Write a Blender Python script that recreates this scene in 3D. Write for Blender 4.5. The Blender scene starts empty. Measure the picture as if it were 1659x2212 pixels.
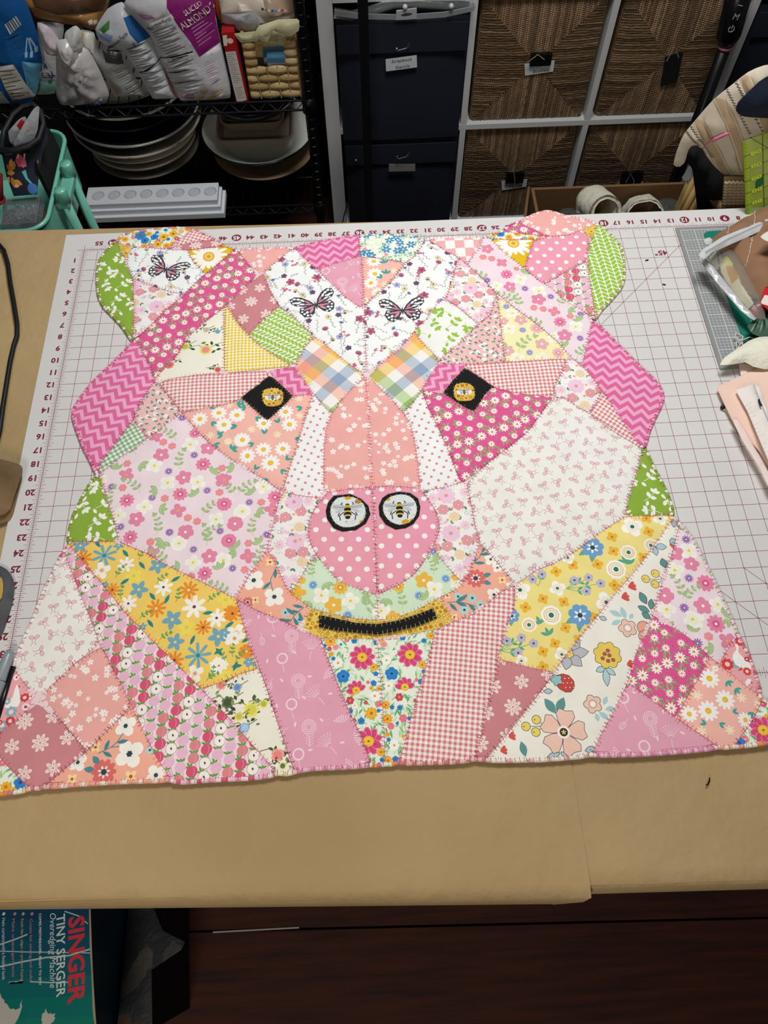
import bpy, bmesh, math, random
import numpy as np
from mathutils import Vector, Matrix, noise
from mathutils.geometry import delaunay_2d_cdt as CDT

S = bpy.context.scene
IN = 0.0254            # the scene is laid out in inches (the cutting mat's own grid), written out in metres
TAB = 30.0             # height of the table top above the floor, inches

# ------------------------------------------------------------------ camera
W, H, F = 1659.0, 2212.0, 1601.79
RW = np.array([[0.99885811, -0.04720887, -0.00733439],
               [0.0454163, 0.89063993, 0.4524355],
               [-0.01482666, -0.45225197, 0.89176697]])      # rows: right, up, back
CP = np.array([20.0638, -42.2866, 39.2174])
cd = bpy.data.cameras.new('camera'); cam = bpy.data.objects.new('camera', cd)
S.collection.objects.link(cam)
cd.sensor_fit = 'VERTICAL'; cd.sensor_height = 36.0; cd.lens = F * 36.0 / H
cd.clip_start = 0.02; cd.clip_end = 60
M4 = Matrix([[RW[0][i], RW[1][i], RW[2][i], (CP[i] + (TAB if i == 2 else 0)) * IN] for i in range(3)] + [[0, 0, 0, 1]])
cam.matrix_world = M4
S.camera = cam

# ------------------------------------------------------------------ light and exposure
S.view_settings.view_transform = 'Standard'; S.view_settings.look = 'None'
S.view_settings.gamma = 1.0; S.view_settings.use_curve_mapping = False
S.view_settings.exposure = 0.0
wd = bpy.data.worlds.new('room_fill'); S.world = wd; wd.use_nodes = True
bg = wd.node_tree.nodes['Background']; bg.inputs[0].default_value = (0.80, 0.86, 1.0, 1); bg.inputs[1].default_value = 0.075
def area(name, loc, target, size, power, col):
    l = bpy.data.lights.new(name, 'AREA'); l.shape = 'RECTANGLE'; l.size = size[0] * IN; l.size_y = size[1] * IN
    l.energy = power; l.color = col
    o = bpy.data.objects.new(name, l); S.collection.objects.link(o)
    p = Vector((loc[0], loc[1], loc[2] + TAB)) * IN; t = Vector((target[0], target[1], target[2] + TAB)) * IN
    o.location = p; o.rotation_euler = (t - p).to_track_quat('-Z', 'Y').to_euler()
    return o
area('ceiling_lamp', (30, 5, 62), (25, -3, 0), (28, 14), 24.8, (1.0, 0.995, 0.975))
area('added_fill_rear', (4, -78, 46), (8, -48, -20), (16, 16), 12.0, (1.0, 0.90, 0.76))  # added fill light, brightens the floor and carton by the near edge

# ------------------------------------------------------------------ geometry of the view: pixel -> point on a real plane (inches)
def ray(px, py):
    return RW[0] * ((px - W / 2) / F) + RW[1] * ((H / 2 - py) / F) - RW[2]
def atz(px, py, z=0.0):
    d = ray(px, py); t = (z - CP[2]) / d[2]; q = CP + d * t
    return (q[0], q[1], z)
def aty(px, py, y):
    d = ray(px, py); t = (y - CP[1]) / d[1]; q = CP + d * t
    return (q[0], y, q[2])

# ------------------------------------------------------------------ objects
ORG = {}
def _link(o, world, parent):
    S.collection.objects.link(o)
    w = Vector(world); ORG[o] = w
    if parent is not None:
        o.parent = parent; o.location = (w - ORG[parent]) * IN
    else:
        o.location = Vector((w[0], w[1], w[2] + TAB)) * IN
    return o
def tag(o, label=None, cat=None, group=None, kind=None):
    if label: o['label'] = label
    if cat: o['category'] = cat
    if group: o['group'] = group
    if kind: o['kind'] = kind
    return o
def thing(name, label, cat, loc, group=None):
    o = bpy.data.objects.new(name, None); o.empty_display_size = 0.03
    _link(o, loc, None); return tag(o, label, cat, group)
def base_of(vs):
    a = np.array(vs); lo = a.min(0); hi = a.max(0)
    return ((lo[0] + hi[0]) / 2, (lo[1] + hi[1]) / 2, lo[2])
def mk(name, vs, fs, m=None, parent=None, smooth=False, cols=None, mats=None, midx=None):
    """vs in inches, world; fs index lists"""
    org = Vector(ORG[parent]) if parent is not None else Vector(base_of(vs))
    a = (np.array(vs, dtype=float) - np.array(org)) * IN
    me = bpy.data.meshes.new(name); me.from_pydata([tuple(v) for v in a], [], [tuple(f) for f in fs]); me.update()
    if smooth: me.polygons.foreach_set('use_smooth', [True] * len(me.polygons))
    if cols is not None:
        at = me.color_attributes.new('print', 'FLOAT_COLOR', 'CORNER')
        buf = np.ones((len(me.loops), 4), dtype=np.float32)
        ls = np.zeros(len(me.polygons), dtype=np.int32); lt = np.zeros(len(me.polygons), dtype=np.int32)
        me.polygons.foreach_get('loop_start', ls); me.polygons.foreach_get('loop_total', lt)
        buf[:, :3] = np.repeat(np.array(cols, dtype=np.float32), lt, axis=0)
        at.data.foreach_set('color', buf.ravel())
    if mats:
        for q in mats: me.materials.append(q)
        if midx is not None: me.polygons.foreach_set('material_index', midx)
    elif m: me.materials.append(m)
    o = bpy.data.objects.new(name, me)
    return _link(o, org, parent)
def dup(o, loc=None, parent=None):
    """copy of a part sharing its mesh, placed at world point loc"""
    c = o.copy(); S.collection.objects.link(c)
    w = Vector(loc) if loc is not None else ORG[o]; ORG[c] = w
    c.parent = parent
    c.location = (w - ORG[parent]) * IN if parent is not None else Vector((w[0], w[1], w[2] + TAB)) * IN
    return c

# ------------------------------------------------------------------ colours and materials
def lin(h):
    if isinstance(h, (tuple, list)): return tuple(h)
    h = h.lstrip('#'); r = []
    for i in (0, 2, 4):
        c = int(h[i:i + 2], 16) / 255.0
        r.append(c / 12.92 if c <= 0.04045 else ((c + 0.055) / 1.055) ** 2.4)
    return tuple(r)
MC = {}
def mat(key, col='#888888', rough=0.6, metal=0.0, bump=0.0, bscale=200.0, var=0.0, vscale=8.0, trans=0.0, alpha=1.0,
        attr=False, sheen=0.0, wave=None, coat=0.0, emit=0.0, bdist=0.001, col2=None, stretch=None, ior=1.45):
    if key in MC: return MC[key]
    m = bpy.data.materials.new(key); m.use_nodes = True; nt = m.node_tree; N = nt.nodes; L = nt.links
    b = N['Principled BSDF']
    b.inputs['Roughness'].default_value = rough; b.inputs['Metallic'].default_value = metal
    b.inputs['Transmission Weight'].default_value = trans; b.inputs['Alpha'].default_value = alpha
    b.inputs['Sheen Weight'].default_value = sheen; b.inputs['Coat Weight'].default_value = coat; b.inputs['IOR'].default_value = ior
    if emit: b.inputs['Emission Color'].default_value = (*lin(col), 1); b.inputs['Emission Strength'].default_value = emit
    tc = N.new('ShaderNodeTexCoord'); vec = tc.outputs['Object']
    if stretch:
        mp = N.new('ShaderNodeMapping'); mp.inputs['Scale'].default_value = stretch; L.new(vec, mp.inputs[0]); vec = mp.outputs[0]
    if attr:
        a = N.new('ShaderNodeAttribute'); a.attribute_name = 'print'; src = a.outputs['Color']
    else:
        r = N.new('ShaderNodeRGB'); r.outputs[0].default_value = (*lin(col), 1); src = r.outputs[0]
    nz = N.new('ShaderNodeTexNoise'); nz.inputs['Scale'].default_value = vscale; nz.inputs['Detail'].default_value = 6
    L.new(vec, nz.inputs['Vector'])
    mr = N.new('ShaderNodeMapRange'); mr.inputs[1].default_value = 0.3; mr.inputs[2].default_value = 0.7
    L.new(nz.outputs[0], mr.inputs[0])
    if col2 is not None:
        mx = N.new('ShaderNodeMix'); mx.data_type = 'RGBA'; mx.inputs[7].default_value = (*lin(col2), 1)
        L.new(mr.outputs[0], mx.inputs[0]); L.new(src, mx.inputs[6]); src = mx.outputs[2]
    else:
        mr.inputs[3].default_value = 1.0 - var; mr.inputs[4].default_value = 1.0 + var * 0.5
        hs = N.new('ShaderNodeHueSaturation'); L.new(mr.outputs[0], hs.inputs['Value']); L.new(src, hs.inputs['Color']); src = hs.outputs[0]
    L.new(src, b.inputs['Base Color'])
    if bump:
        if wave:
            w1 = N.new('ShaderNodeTexWave'); w1.bands_direction = wave[0]; w1.inputs['Scale'].default_value = wave[1]
            w1.inputs['Distortion'].default_value = wave[2]; L.new(vec, w1.inputs[0]); hsrc = w1.outputs[1]
        else:
            n2 = N.new('ShaderNodeTexNoise'); n2.inputs['Scale'].default_value = bscale; n2.inputs['Detail'].default_value = 4
            L.new(vec, n2.inputs['Vector']); hsrc = n2.outputs[0]
        bp = N.new('ShaderNodeBump'); bp.inputs['Strength'].default_value = bump; bp.inputs['Distance'].default_value = bdist
        L.new(hsrc, bp.inputs['Height']); L.new(bp.outputs[0], b.inputs['Normal'])
    MC[key] = m; return m
M_PRINT = mat('printed_cotton', rough=0.92, attr=True, bump=0.25, bscale=900, var=0.05, vscale=30, sheen=0.0, bdist=0.0004)
M_GLOSS = mat('printed_film', rough=0.22, attr=True, bump=0.35, bscale=60, var=0.04, vscale=20, bdist=0.003)
M_CARD = mat('printed_card', rough=0.5, attr=True, bump=0.1, bscale=300, var=0.04, vscale=20)

# ------------------------------------------------------------------ shapes
def box(x0, x1, y0, y1, z0, z1):
    v = [(x, y, z) for z in (z0, z1) for y in (y0, y1) for x in (x0, x1)]
    return v, [(0, 2, 3, 1), (4, 5, 7, 6), (0, 1, 5, 4), (1, 3, 7, 5), (3, 2, 6, 7), (2, 0, 4, 6)]
def bbox(x0, x1, y0, y1, z0, z1, b=0.06):
    """box with chamfered edges"""
    vs = []; b = min(b, (x1 - x0) * .45, (y1 - y0) * .45, (z1 - z0) * .45)
    bm = bmesh.new(); v, f = box(x0, x1, y0, y1, z0, z1)
    bv = [bm.verts.new(q) for q in v]
    for q in f: bm.faces.new([bv[i] for i in q])
    bmesh.ops.bevel(bm, geom=list(bm.edges), offset=b, segments=2, affect='EDGES', profile=0.6)
    bm.verts.index_update()
    r = [tuple(q.co) for q in bm.verts], [[q.index for q in g.verts] for g in bm.faces]
    bm.free(); return r
def join(*parts):
    V_, F_ = [], []
    for v, f in parts:
        n = len(V_); V_ += list(v); F_ += [[i + n for i in q] for q in f]
    return V_, F_
def tube(pts, r, n=8, cap=True, closed=False):
    pts = [Vector(p) for p in pts]; rs = r if isinstance(r, (list, tuple)) else [r] * len(pts)
    V_, F_ = [], []; up = Vector((0.13, 0.21, 0.97))
    m = len(pts)
    for i, p in enumerate(pts):
        a = pts[(i - 1) % m] if (closed or i > 0) else p; c = pts[(i + 1) % m] if (closed or i < m - 1) else p
        t = (c - a)
        if t.length < 1e-9: t = Vector((0, 0, 1))
        t.normalize(); s = t.cross(up)
        if s.length < 0.05: s = t.cross(Vector((1, 0, 0)))
        s.normalize(); q = s.cross(t)
        for k in range(n):
            an = 2 * math.pi * k / n; V_.append(tuple(p + (s * math.cos(an) + q * math.sin(an)) * rs[i]))
    for i in range(m if closed else m - 1):
        j = (i + 1) % m
        for k in range(n): F_.append((i * n + k, i * n + (k + 1) % n, j * n + (k + 1) % n, j * n + k))
    if cap and not closed:
        F_.append(tuple(range(n))[::-1]); F_.append(tuple((m - 1) * n + k for k in range(n)))
    return V_, F_
def lathe(prof, c, n=48, sx=1.0, sy=1.0, tilt=(0, 0), rot=0.0):
    V_, F_ = [], []
    for (r, z) in prof:
        for k in range(n):
            an = 2 * math.pi * k / n; x = r * sx * math.cos(an); y = r * sy * math.sin(an)
            x, y = x * math.cos(rot) - y * math.sin(rot), x * math.sin(rot) + y * math.cos(rot)
            V_.append((c[0] + x, c[1] + y, c[2] + z + x * tilt[0] + y * tilt[1]))
    for i in range(len(prof) - 1):
        for k in range(n): F_.append((i * n + k, i * n + (k + 1) % n, (i + 1) * n + (k + 1) % n, (i + 1) * n + k))
    return V_, F_
def ball(c, r, n=10, m=6, sz=1.0):
    return lathe([(r * math.sin(math.pi * max(0.004, min(.996, i / m))), -r * sz * math.cos(math.pi * i / m)) for i in range(m + 1)], c, n)

def textmesh(s, size, cx, cy, ang=0.0, shear=0.0, align='CENTER', flip=False, bold=0.0, width=1.0):
    """flat lettering outline in a 2D plane (inches)"""
    cu = bpy.data.curves.new('t', 'FONT'); cu.body = s; cu.size = size; cu.align_x = align; cu.align_y = 'CENTER'
    cu.shear = shear; cu.offset = bold; cu.resolution_u = 2
    o = bpy.data.objects.new('t', cu); S.collection.objects.link(o)
    bpy.context.view_layer.update()
    me = bpy.data.meshes.new_from_object(o.evaluated_get(bpy.context.evaluated_depsgraph_get()))
    vs = []; ca, sa = math.cos(ang), math.sin(ang)
    for v in me.vertices:
        x, y = v.co.x * width, v.co.y
        vs.append((cx + x * ca - y * sa, cy + x * sa + y * ca))
    fs = [list(p.vertices) for p in me.polygons]
    bpy.data.objects.remove(o); bpy.data.curves.remove(cu); bpy.data.meshes.remove(me)
    return vs, fs
class Frame:
    """a flat working plane in space: origin + two axes + normal"""
    def __init__(s, o, ux, uy):
        s.o = Vector(o); s.x = Vector(ux).normalized(); s.n = s.x.cross(Vector(uy)).normalized(); s.y = s.n.cross(s.x)
    def p(s, a, b, c=0.0): return tuple(s.o + s.x * a + s.y * b + s.n * c)
    def px(s, X, Y):
        """pixel -> plane coordinates"""
        d = Vector(ray(X, Y)); c = Vector(CP); t = (s.o - c).dot(s.n) / d.dot(s.n); q = c + d * t - s.o
        return (q.dot(s.x), q.dot(s.y))
TOP = Frame((0, 0, 0), (1, 0, 0), (0, 1, 0))
def wall(y, z=0.0): return Frame((0, y, 0), (1, 0, 0), (0, 0, 1))   # normal points to -y (towards the viewer)

def area2(p): return sum(p[i][0] * p[(i + 1) % len(p)][1] - p[(i + 1) % len(p)][0] * p[i][1] for i in range(len(p))) / 2
def ccw(p): return p if area2(p) > 0 else p[::-1]
def resample(p, d, closed=True):
    r = []; n = len(p)
    for i in range(n if closed else n - 1):
        a, b = p[i], p[(i + 1) % n]; L = math.hypot(b[0] - a[0], b[1] - a[1]); k = max(1, int(math.ceil(L / d)))
        for j in range(k): r.append((a[0] + (b[0] - a[0]) * j / k, a[1] + (b[1] - a[1]) * j / k))
    if not closed: r.append(p[-1])
    return r
def smooth(p, it=1, closed=True, w=0.25):
    for _ in range(it):
        q = []
        n = len(p)
        for i in range(n):
            if not closed and (i == 0 or i == n - 1): q.append(p[i]); continue
            a, b, c = p[i - 1], p[i], p[(i + 1) % n]
            q.append(tuple(b[k] * (1 - 2 * w) + (a[k] + c[k]) * w for k in range(len(b))))
        p = q
    return p
def offset(p, d):
    n = len(p); r = []
    for i in range(n):
        a, b, c = p[i - 1], p[i], p[(i + 1) % n]
        t = Vector((c[0] - a[0], c[1] - a[1]))
        if t.length < 1e-9: r.append(b); continue
        t.normalize(); r.append((b[0] + t.y * d, b[1] - t.x * d))
    return r
def edist(P, poly):
    P = np.asarray(P); A = np.asarray(poly); B = np.roll(A, -1, 0); D = B - A
    L = (D ** 2).sum(1) + 1e-12
    t = np.clip(((P[:, None, :] - A[None]) * D[None]).sum(2) / L[None], 0, 1)
    q = A[None] + t[..., None] * D[None]
    return np.sqrt(((P[:, None, :] - q) ** 2).sum(2).min(1))
def inside(P, poly):
    P = np.asarray(P); A = np.asarray(poly); B = np.roll(A, -1, 0)
    x, y = P[:, 0][:, None], P[:, 1][:, None]
    c = ((A[None, :, 1] > y) != (B[None, :, 1] > y)) & (x < (B[None, :, 0] - A[None, :, 0]) * (y - A[None, :, 1]) / (B[None, :, 1] - A[None, :, 1] + 1e-15) + A[None, :, 0])
    return (c.sum(1) % 2) == 1
def sheet(outline, base, motifs=(), grid=0.5, cfun=None, jit=0.25, seed=1):
    """planar map of an outline filled with flat printed shapes: returns 2D verts, faces, one colour per face"""
    outline = ccw(outline)
    rnd = random.Random(seed)
    V_ = [Vector(q) for q in outline]; F_ = [list(range(len(outline)))]; C_ = [lin(base)]
    xs = [q[0] for q in outline]; ys = [q[1] for q in outline]; x0, x1, y0, y1 = min(xs), max(xs), min(ys), max(ys)
    for poly, col in motifs:
        mx = [q[0] for q in poly]; my = [q[1] for q in poly]
        if max(mx) < x0 or min(mx) > x1 or max(my) < y0 or min(my) > y1: continue
        poly = ccw(poly)
        if abs(area2(poly)) < 1e-6: continue
        k = len(V_); V_ += [Vector(q) for q in poly]; F_.append(list(range(k, k + len(poly)))); C_.append(lin(col))
    if grid:
        g = []
        yy = y0 + grid / 2
        while yy < y1:
            xx = x0 + grid / 2
            while xx < x1:
                g.append((xx + rnd.uniform(-jit, jit) * grid, yy + rnd.uniform(-jit, jit) * grid)); xx += grid
            yy += grid
        if g:
            g = np.array(g); ok = inside(g, outline) & (edist(g, outline) > grid * 0.3)
            V_ += [Vector(q) for q in g[ok]]
    ov, oe, of, _, _, oi = CDT(V_, [], F_, 1, 1e-5, True)
    vs = [(q[0], q[1]) for q in ov]; fs = []; cs = []
    for f, ids in zip(of, oi):
        if 0 not in ids: continue
        fs.append(list(f))
        if cfun:
            cx = sum(vs[i][0] for i in f) / len(f); cy = sum(vs[i][1] for i in f) / len(f)
            c = cfun(cx, cy, ids)
            cs.append(lin(c) if c is not None else C_[max(ids)])
        else: cs.append(C_[max(ids)])
    return vs, fs, cs
def skirt(outline2, top, bot, frame):
    """side wall between two heights (functions or numbers) of an outline"""
    n = len(outline2); V_ = []; F_ = []
    for q in outline2: V_.append(frame.p(q[0], q[1], bot)); V_.append(frame.p(q[0], q[1], top))
    for i in range(n):
        j = (i + 1) % n; F_.append((2 * i, 2 * j, 2 * j + 1, 2 * i + 1))
    return V_, F_
def fbm(x, y, s, seed=0.0): return noise.fractal(Vector((x * s + seed, y * s - seed, seed * 0.7)), 1.0, 2.0, 3)
def pillow(name, outline, frame, thick, base, motifs=(), m=None, parent=None, grid=0.45, wr=0.06, wsc=0.5, seed=1, cfun=None,
           edge=0.8, back=1.0, floor=0.0, extra=None):
    """a puffed pouch / cloth lump: printed front following a bulge, plain back, closed all round"""
    vs, fs, cs = sheet(outline, base, motifs, grid, cfun, seed=seed)
    d = edist(vs, ccw(outline))
    h = thick * (1 - np.exp(-(d / edge) ** 1.0)) if edge else np.full(len(vs), thick)
    w = np.array([fbm(q[0], q[1], wsc, seed) for q in vs]) * wr * np.clip(d / 0.4, 0, 1)
    if extra: w = w + np.array([extra(*q) for q in vs]) * np.clip(d / 0.5, 0, 1)
    hf = h + w
    hf = hf + .03
    V_ = [frame.p(q[0], q[1], a) for q, a in zip(vs, hf)]; F_ = [list(f) for f in fs]; C_ = list(cs)
    n = len(V_)
    V_ += [frame.p(q[0], q[1], floor - a * back) for q, a in zip(vs, h)]
    F_ += [[i + n for i in f][::-1] for f in fs]; C_ += [lin(base)] * len(fs)
    if True:
        o = ccw(outline); sv, sf = skirt(o, .03, floor, frame); k = len(V_); V_ += sv; F_ += [[i + k for i in q] for q in sf]; C_ += [lin(base)] * len(sf)
    o = mk(name, V_, F_, m or M_PRINT, parent, smooth=True, cols=C_)
    hv = np.array(vs)
    def hfun(x, y):
        i = int(np.argmin((hv[:, 0] - x) ** 2 + (hv[:, 1] - y) ** 2)); return hf[i]
    return o, hfun
def slab(name, outline, frame, thick, base, motifs=(), m=None, parent=None, grid=0, cfun=None, bend=None, seed=1):
    """flat printed sheet of real thickness; front at +thick/.. back at 0"""
    vs, fs, cs = sheet(outline, base, motifs, grid, cfun, seed=seed)
    b = bend or (lambda x, y: 0.0)
    V_ = [frame.p(q[0], q[1], thick + b(*q)) for q in vs]; F_ = [list(f) for f in fs]; C_ = list(cs); n = len(V_)
    V_ += [frame.p(q[0], q[1], b(*q)) for q in vs]; F_ += [[i + n for i in f][::-1] for f in fs]; C_ += [lin(base)] * len(fs)
    o2 = resample(ccw(outline), grid or 1.5); k = len(V_)
    for q in o2: V_.append(frame.p(q[0], q[1], b(*q))); V_.append(frame.p(q[0], q[1], thick + b(*q)))
    for i in range(len(o2)):
        j = (i + 1) % len(o2); F_.append((k + 2 * i, k + 2 * j, k + 2 * j + 1, k + 2 * i + 1)); C_.append(lin(base))
    return mk(name, V_, F_, m or M_CARD, parent, cols=C_)
def lettering(name, items, frame, m, parent, lift=0.01, hfun=None):
    """items: (string, size, x, y, angle[, shear, width, bold])"""
    P_ = []
    for it in items:
        s, size, x, y, a = it[:5]; sh = it[5] if len(it) > 5 else 0; wd = it[6] if len(it) > 6 else 1; bo = it[7] if len(it) > 7 else 0
        v, f = textmesh(s, size, x, y, a, sh, width=wd, bold=bo)
        P_.append(([frame.p(q[0], q[1], (hfun(*q) if hfun else 0) + lift) for q in v], f))
    v, f = join(*P_)
    o = mk(name, v, f, m, parent); o['kind'] = 'stuff'; return o

# ------------------------------------------------------------------ flat print motifs (polygon, colour)
def ell(cx, cy, a, b, ang=0, n=8):
    ca, sa = math.cos(ang), math.sin(ang)
    return [(cx + a * math.cos(t) * ca - b * math.sin(t) * sa, cy + a * math.cos(t) * sa + b * math.sin(t) * ca)
            for t in [2 * math.pi * k / n for k in range(n)]]
def lens(cx, cy, L, w, ang, n=3):
    """pointed leaf starting at cx,cy"""
    ca, sa = math.cos(ang), math.sin(ang); q = [(0, 0)]
    for k in range(1, n + 1): q.append((L * k / (n + 1), w * math.sin(math.pi * k / (n + 1))))
    q.append((L, 0))
    for k in range(n, 0, -1): q.append((L * k / (n + 1), -w * math.sin(math.pi * k / (n + 1))))
    return [(cx + x * ca - y * sa, cy + x * sa + y * ca) for x, y in q]
def petal(cx, cy, r0, r1, w, ang, n=4, tip=0.6):
    """rounded petal from radius r0 to r1, widest near tip"""
    ca, sa = math.cos(ang), math.sin(ang); q = []
    for k in range(n + 1):
        t = k / n; q.append((r0 + (r1 - r0) * t * 0.94, w * (math.sin(math.pi * min(1, t * tip + 0.08)) ** 0.8)))
    q += [(r1, w * 0.25), (r1, -w * 0.25)] + [(x, -y) for x, y in q[::-1]]
    return [(cx + x * ca - y * sa, cy + x * sa + y * ca) for x, y in q]
def flower(cx, cy, r, n=5, pc='#ffffff', cc='#e8b030', w=None, rot=0.0, cr=0.28, cr2=None, c2=None, tip=0.75, r0=0.05):
    w = w if w else r * math.sin(math.pi / n) * 0.9
    o = [(petal(cx, cy, r * r0, r, w, rot + 2 * math.pi * k / n, 3, tip), pc) for k in range(n)]
    if c2: o.append((ell(cx, cy, r * cr2, r * cr2, 0, 10), c2))
    if cc: o.append((ell(cx, cy, r * cr, r * cr, 0, 8), cc))
    return o
def line(pts, w, c):
    """thin printed line"""
    o = []
    for a, b in zip(pts[:-1], pts[1:]):
        dx, dy = b[0] - a[0], b[1] - a[1]; L = math.hypot(dx, dy)
        if L < 1e-6: continue
        nx, ny = -dy / L * w / 2, dx / L * w / 2
        o.append(([(a[0] + nx, a[1] + ny), (b[0] + nx, b[1] + ny), (b[0] - nx, b[1] - ny), (a[0] - nx, a[1] - ny)], c))
    return o
def arc(cx, cy, r, a0, a1, n=6): return [(cx + r * math.cos(a0 + (a1 - a0) * k / n), cy + r * math.sin(a0 + (a1 - a0) * k / n)) for k in range(n + 1)]
def ring(cx, cy, a, b, ang, w, c, n=10):
    p = ell(cx, cy, a, b, ang, n); return line(p + [p[0]], w, c)
def sprig(cx, cy, L, ang, lc, sc=None, k=3, ll=0.4, lw=0.13, curve=0.5, sw=0.02, alt=True, end=True):
    """stem with paired leaves"""
    o = []; x, y = cx, cy; pts = [(x, y)]; a = ang; lv = []
    for i in range(k):
        x += L / k * math.cos(a); y += L / k * math.sin(a); pts.append((x, y)); a += curve / k
        f = 1 - 0.12 * i
        lv.append((lens(x, y, ll * f, lw * f, a + 0.95), lc)); lv.append((lens(x, y, ll * f, lw * f, a - 0.95), lc))
    if end: lv.append((lens(x, y, ll * .9, lw * .9, a), lc))
    return line(pts, sw, sc or lc) + lv
# ================================================================== ROOM SHELL, TABLE, CUTTING MAT
m_wood = mat('dark_redwood', '#4b200f', 0.8, bump=.25, bscale=40, col2='#2c1008', vscale=5, stretch=(1, 14, 6), bdist=.002)
m_wood2 = mat('knot_wood', '#1c0805', 0.5, bump=.2, bscale=60)
fl = mk('floor', *box(-60, 110, -110, 60, -31.2, -30.8), mat('subfloor', '#0b0706', .9, bump=.1)); fl['kind'] = 'structure'
m_gap = mat('seam_light', '#a9a39a', .6)
rn = random.Random(8)
ys_ = [-110 + 8.9 * i for i in range(19)]
off_ = -44.95 - min(ys_, key=lambda v: abs(v + 44.95))
for i, y in enumerate(ys_):
    y += off_; dz = rn.uniform(-.06, .06)
    xs = (-16, 62, 84)[i % 3]
    for x0, x1 in ((-60, xs), (xs + .15, 110)):
        v, f = bbox(x0, x1, y + .07, y + 8.83, -30.8, -30.0 + dz, .08); mk('plank', [(a, b - .026 * (a - 14.5), c) for a, b, c in v], f, m_wood, fl)
# knots in the boards in front of the table
kv = []
for x, y, r in ((13, -47.3, .28), (17.5, -50.5, .2), (26, -46.5, .3), (30, -51.6, .25), (38, -46.3, .35), (20, -52, .2), (34, -50, .4), (44, -49, .35), (9, -50, .2)):
    kv.append(lathe([(0.02, .03), (r * .55, .028), (r, .0)], (x, y, -29.98), 14, 1.6, .8))
o = mk('knot', *join(*kv), m_wood2, fl); o['kind'] = 'stuff'
mk('gap_glint', *box(5.5, 12.5, -44.86, -44.74, -30.5, -29.93), m_gap, fl)  # pale strip painted as light caught in the board gap
wl = mk('wall_back', *box(-60, 110, 49, 50, -30, 80), mat('back_wall_paint', '#7d7f82', .9, bump=.1)); wl['kind'] = 'structure'
wl = mk('wall_left', *box(-61, -60, -110, 50, -30, 80), mat('side_wall_paint', '#8f8c86', .9, bump=.1)); wl['kind'] = 'structure'
wl = mk('wall_right', *box(110, 111, -110, 50, -30, 80), MC['side_wall_paint']); wl['kind'] = 'structure'

# ---- table
def slope(x): return -0.022 * (x - 16)
TB = thing('work_table', 'long work table covered in brown kraft paper', 'table', (20, -20, -30))
def slanted(x0, x1, y0, y1, z0, z1):
    v, f = bbox(x0, x1, y0, y1, z0, z1, .12); return [(a, b + slope(a), c) for a, b, c in v], f
mk('tabletop', *slanted(-26, 72, -42.35, 1.75, -1.4, -.28), mat('plywood_top', '#b89a6c', .7, bump=.1, bscale=80, col2='#a08253', vscale=6, stretch=(1, 8, 8)), TB)
for x in (-22, 68):
    for y in (-38, -2): mk('leg', *bbox(x - 1.5, x + 1.5, y - 1.5, y + 1.5, -30, -1.4, .15), m_wood, TB)
for y in (-39, -1): mk('apron', *bbox(-21, 67, y - .7, y + .7, -5, -1.4, .1), m_wood, TB)
m_kraft = mat('kraft_paper', '#b59b70', .72, bump=.55, bscale=26, col2='#a38a60', vscale=2.6, bdist=.007)
def kraft(name, x0, x1, yn, y1, z, drop, seed, corner=0, kx=0.0):
    nx, ny = int((x1 - x0) / .7), 64; V_ = []; F_ = []
    L = y1 - yn + drop
    for j in range(ny + 1):
        for i in range(nx + 1):
            x = x0 + (x1 - x0) * i / nx; y0 = yn + kx * x
            t = j / ny; t = t if t < .75 else t
            s = L * (1 - t)          # distance from far edge
            yy = y1 - s
            if corner and s > L - corner:
                q = (s - (L - corner)) / corner; x = min(x, x1 - corner * (1 - math.sqrt(max(0, 1 - q * q))))
            ov = y0 - yy; R = .55
            wk = 1 if yy < -37.5 else .4; h = z + .02 * fbm(x, yy, .16, seed) + .05 * wk * (.5 - abs(fbm(x, yy, .45, seed + 4)))
            if ov > -R:
                a = min((ov + R) / R, 1.45); h2 = h - R * (1 - math.cos(a)); y2 = y0 + slope(x) + R * -math.sin(a) + R - R * 0
                extra = max(0, ov + R - 1.45 * R)
                y2 -= extra * math.cos(1.45) ; h2 -= extra * math.sin(1.45)
                V_.append((x, y2 , h2))
            else: V_.append((x, yy + slope(x), h))
    for j in range(ny):
        for i in range(nx):
            a = j * (nx + 1) + i; F_.append((a, a + nx + 1, a + nx + 2, a + 1))
    n = len(V_); V_ += [(a, b, c - .012) for a, b, c in V_]; F_ += [tuple(k + n for k in f)[::-1] for f in F_]
    return mk(name, V_, F_, m_kraft, TB, smooth=True)
kraft('paper_sheet', 26.5, 71, -42.6, 1.8, -.22, 1.1, 2.0)
kraft('paper_sheet', -25.5, 29.55, -42.45, 1.95, -.16, 1.9, 5.0, 1.6, -.018)

# ---- translucent cutting mat with maroon grid
m_mat = mat('milky_mat', '#d9d7d6', .38, var=.04, vscale=5, bump=.03, bscale=30, coat=.15)
m_ink = mat('maroon_ink', '#8a3a4a', .6)
m_ink2 = mat('maroon_ink_dark', '#7a2236', .6)
m_white = mat('white_ink', '#ece8e6', .6)
CM = thing('cutting_mat', 'large milky white cutting mat with maroon inch grid under the quilt', 'cutting mat', (28, -16.5, -.08))
mk('mat_sheet', *bbox(-1.55, 57.5, -34.5, 1.62, -.085, 0, .03), m_mat, CM)
gv = []
def strip(x0, y0, x1, y1, w, z=.004):
    dx, dy = x1 - x0, y1 - y0; L = math.hypot(dx, dy); nx, ny = -dy / L * w / 2, dx / L * w / 2
    gv.append(([(x0 + nx, y0 + ny, z), (x1 + nx, y1 + ny, z), (x1 - nx, y1 - ny, z), (x0 - nx, y0 - ny, z)], [(0, 3, 2, 1)]))
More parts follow.
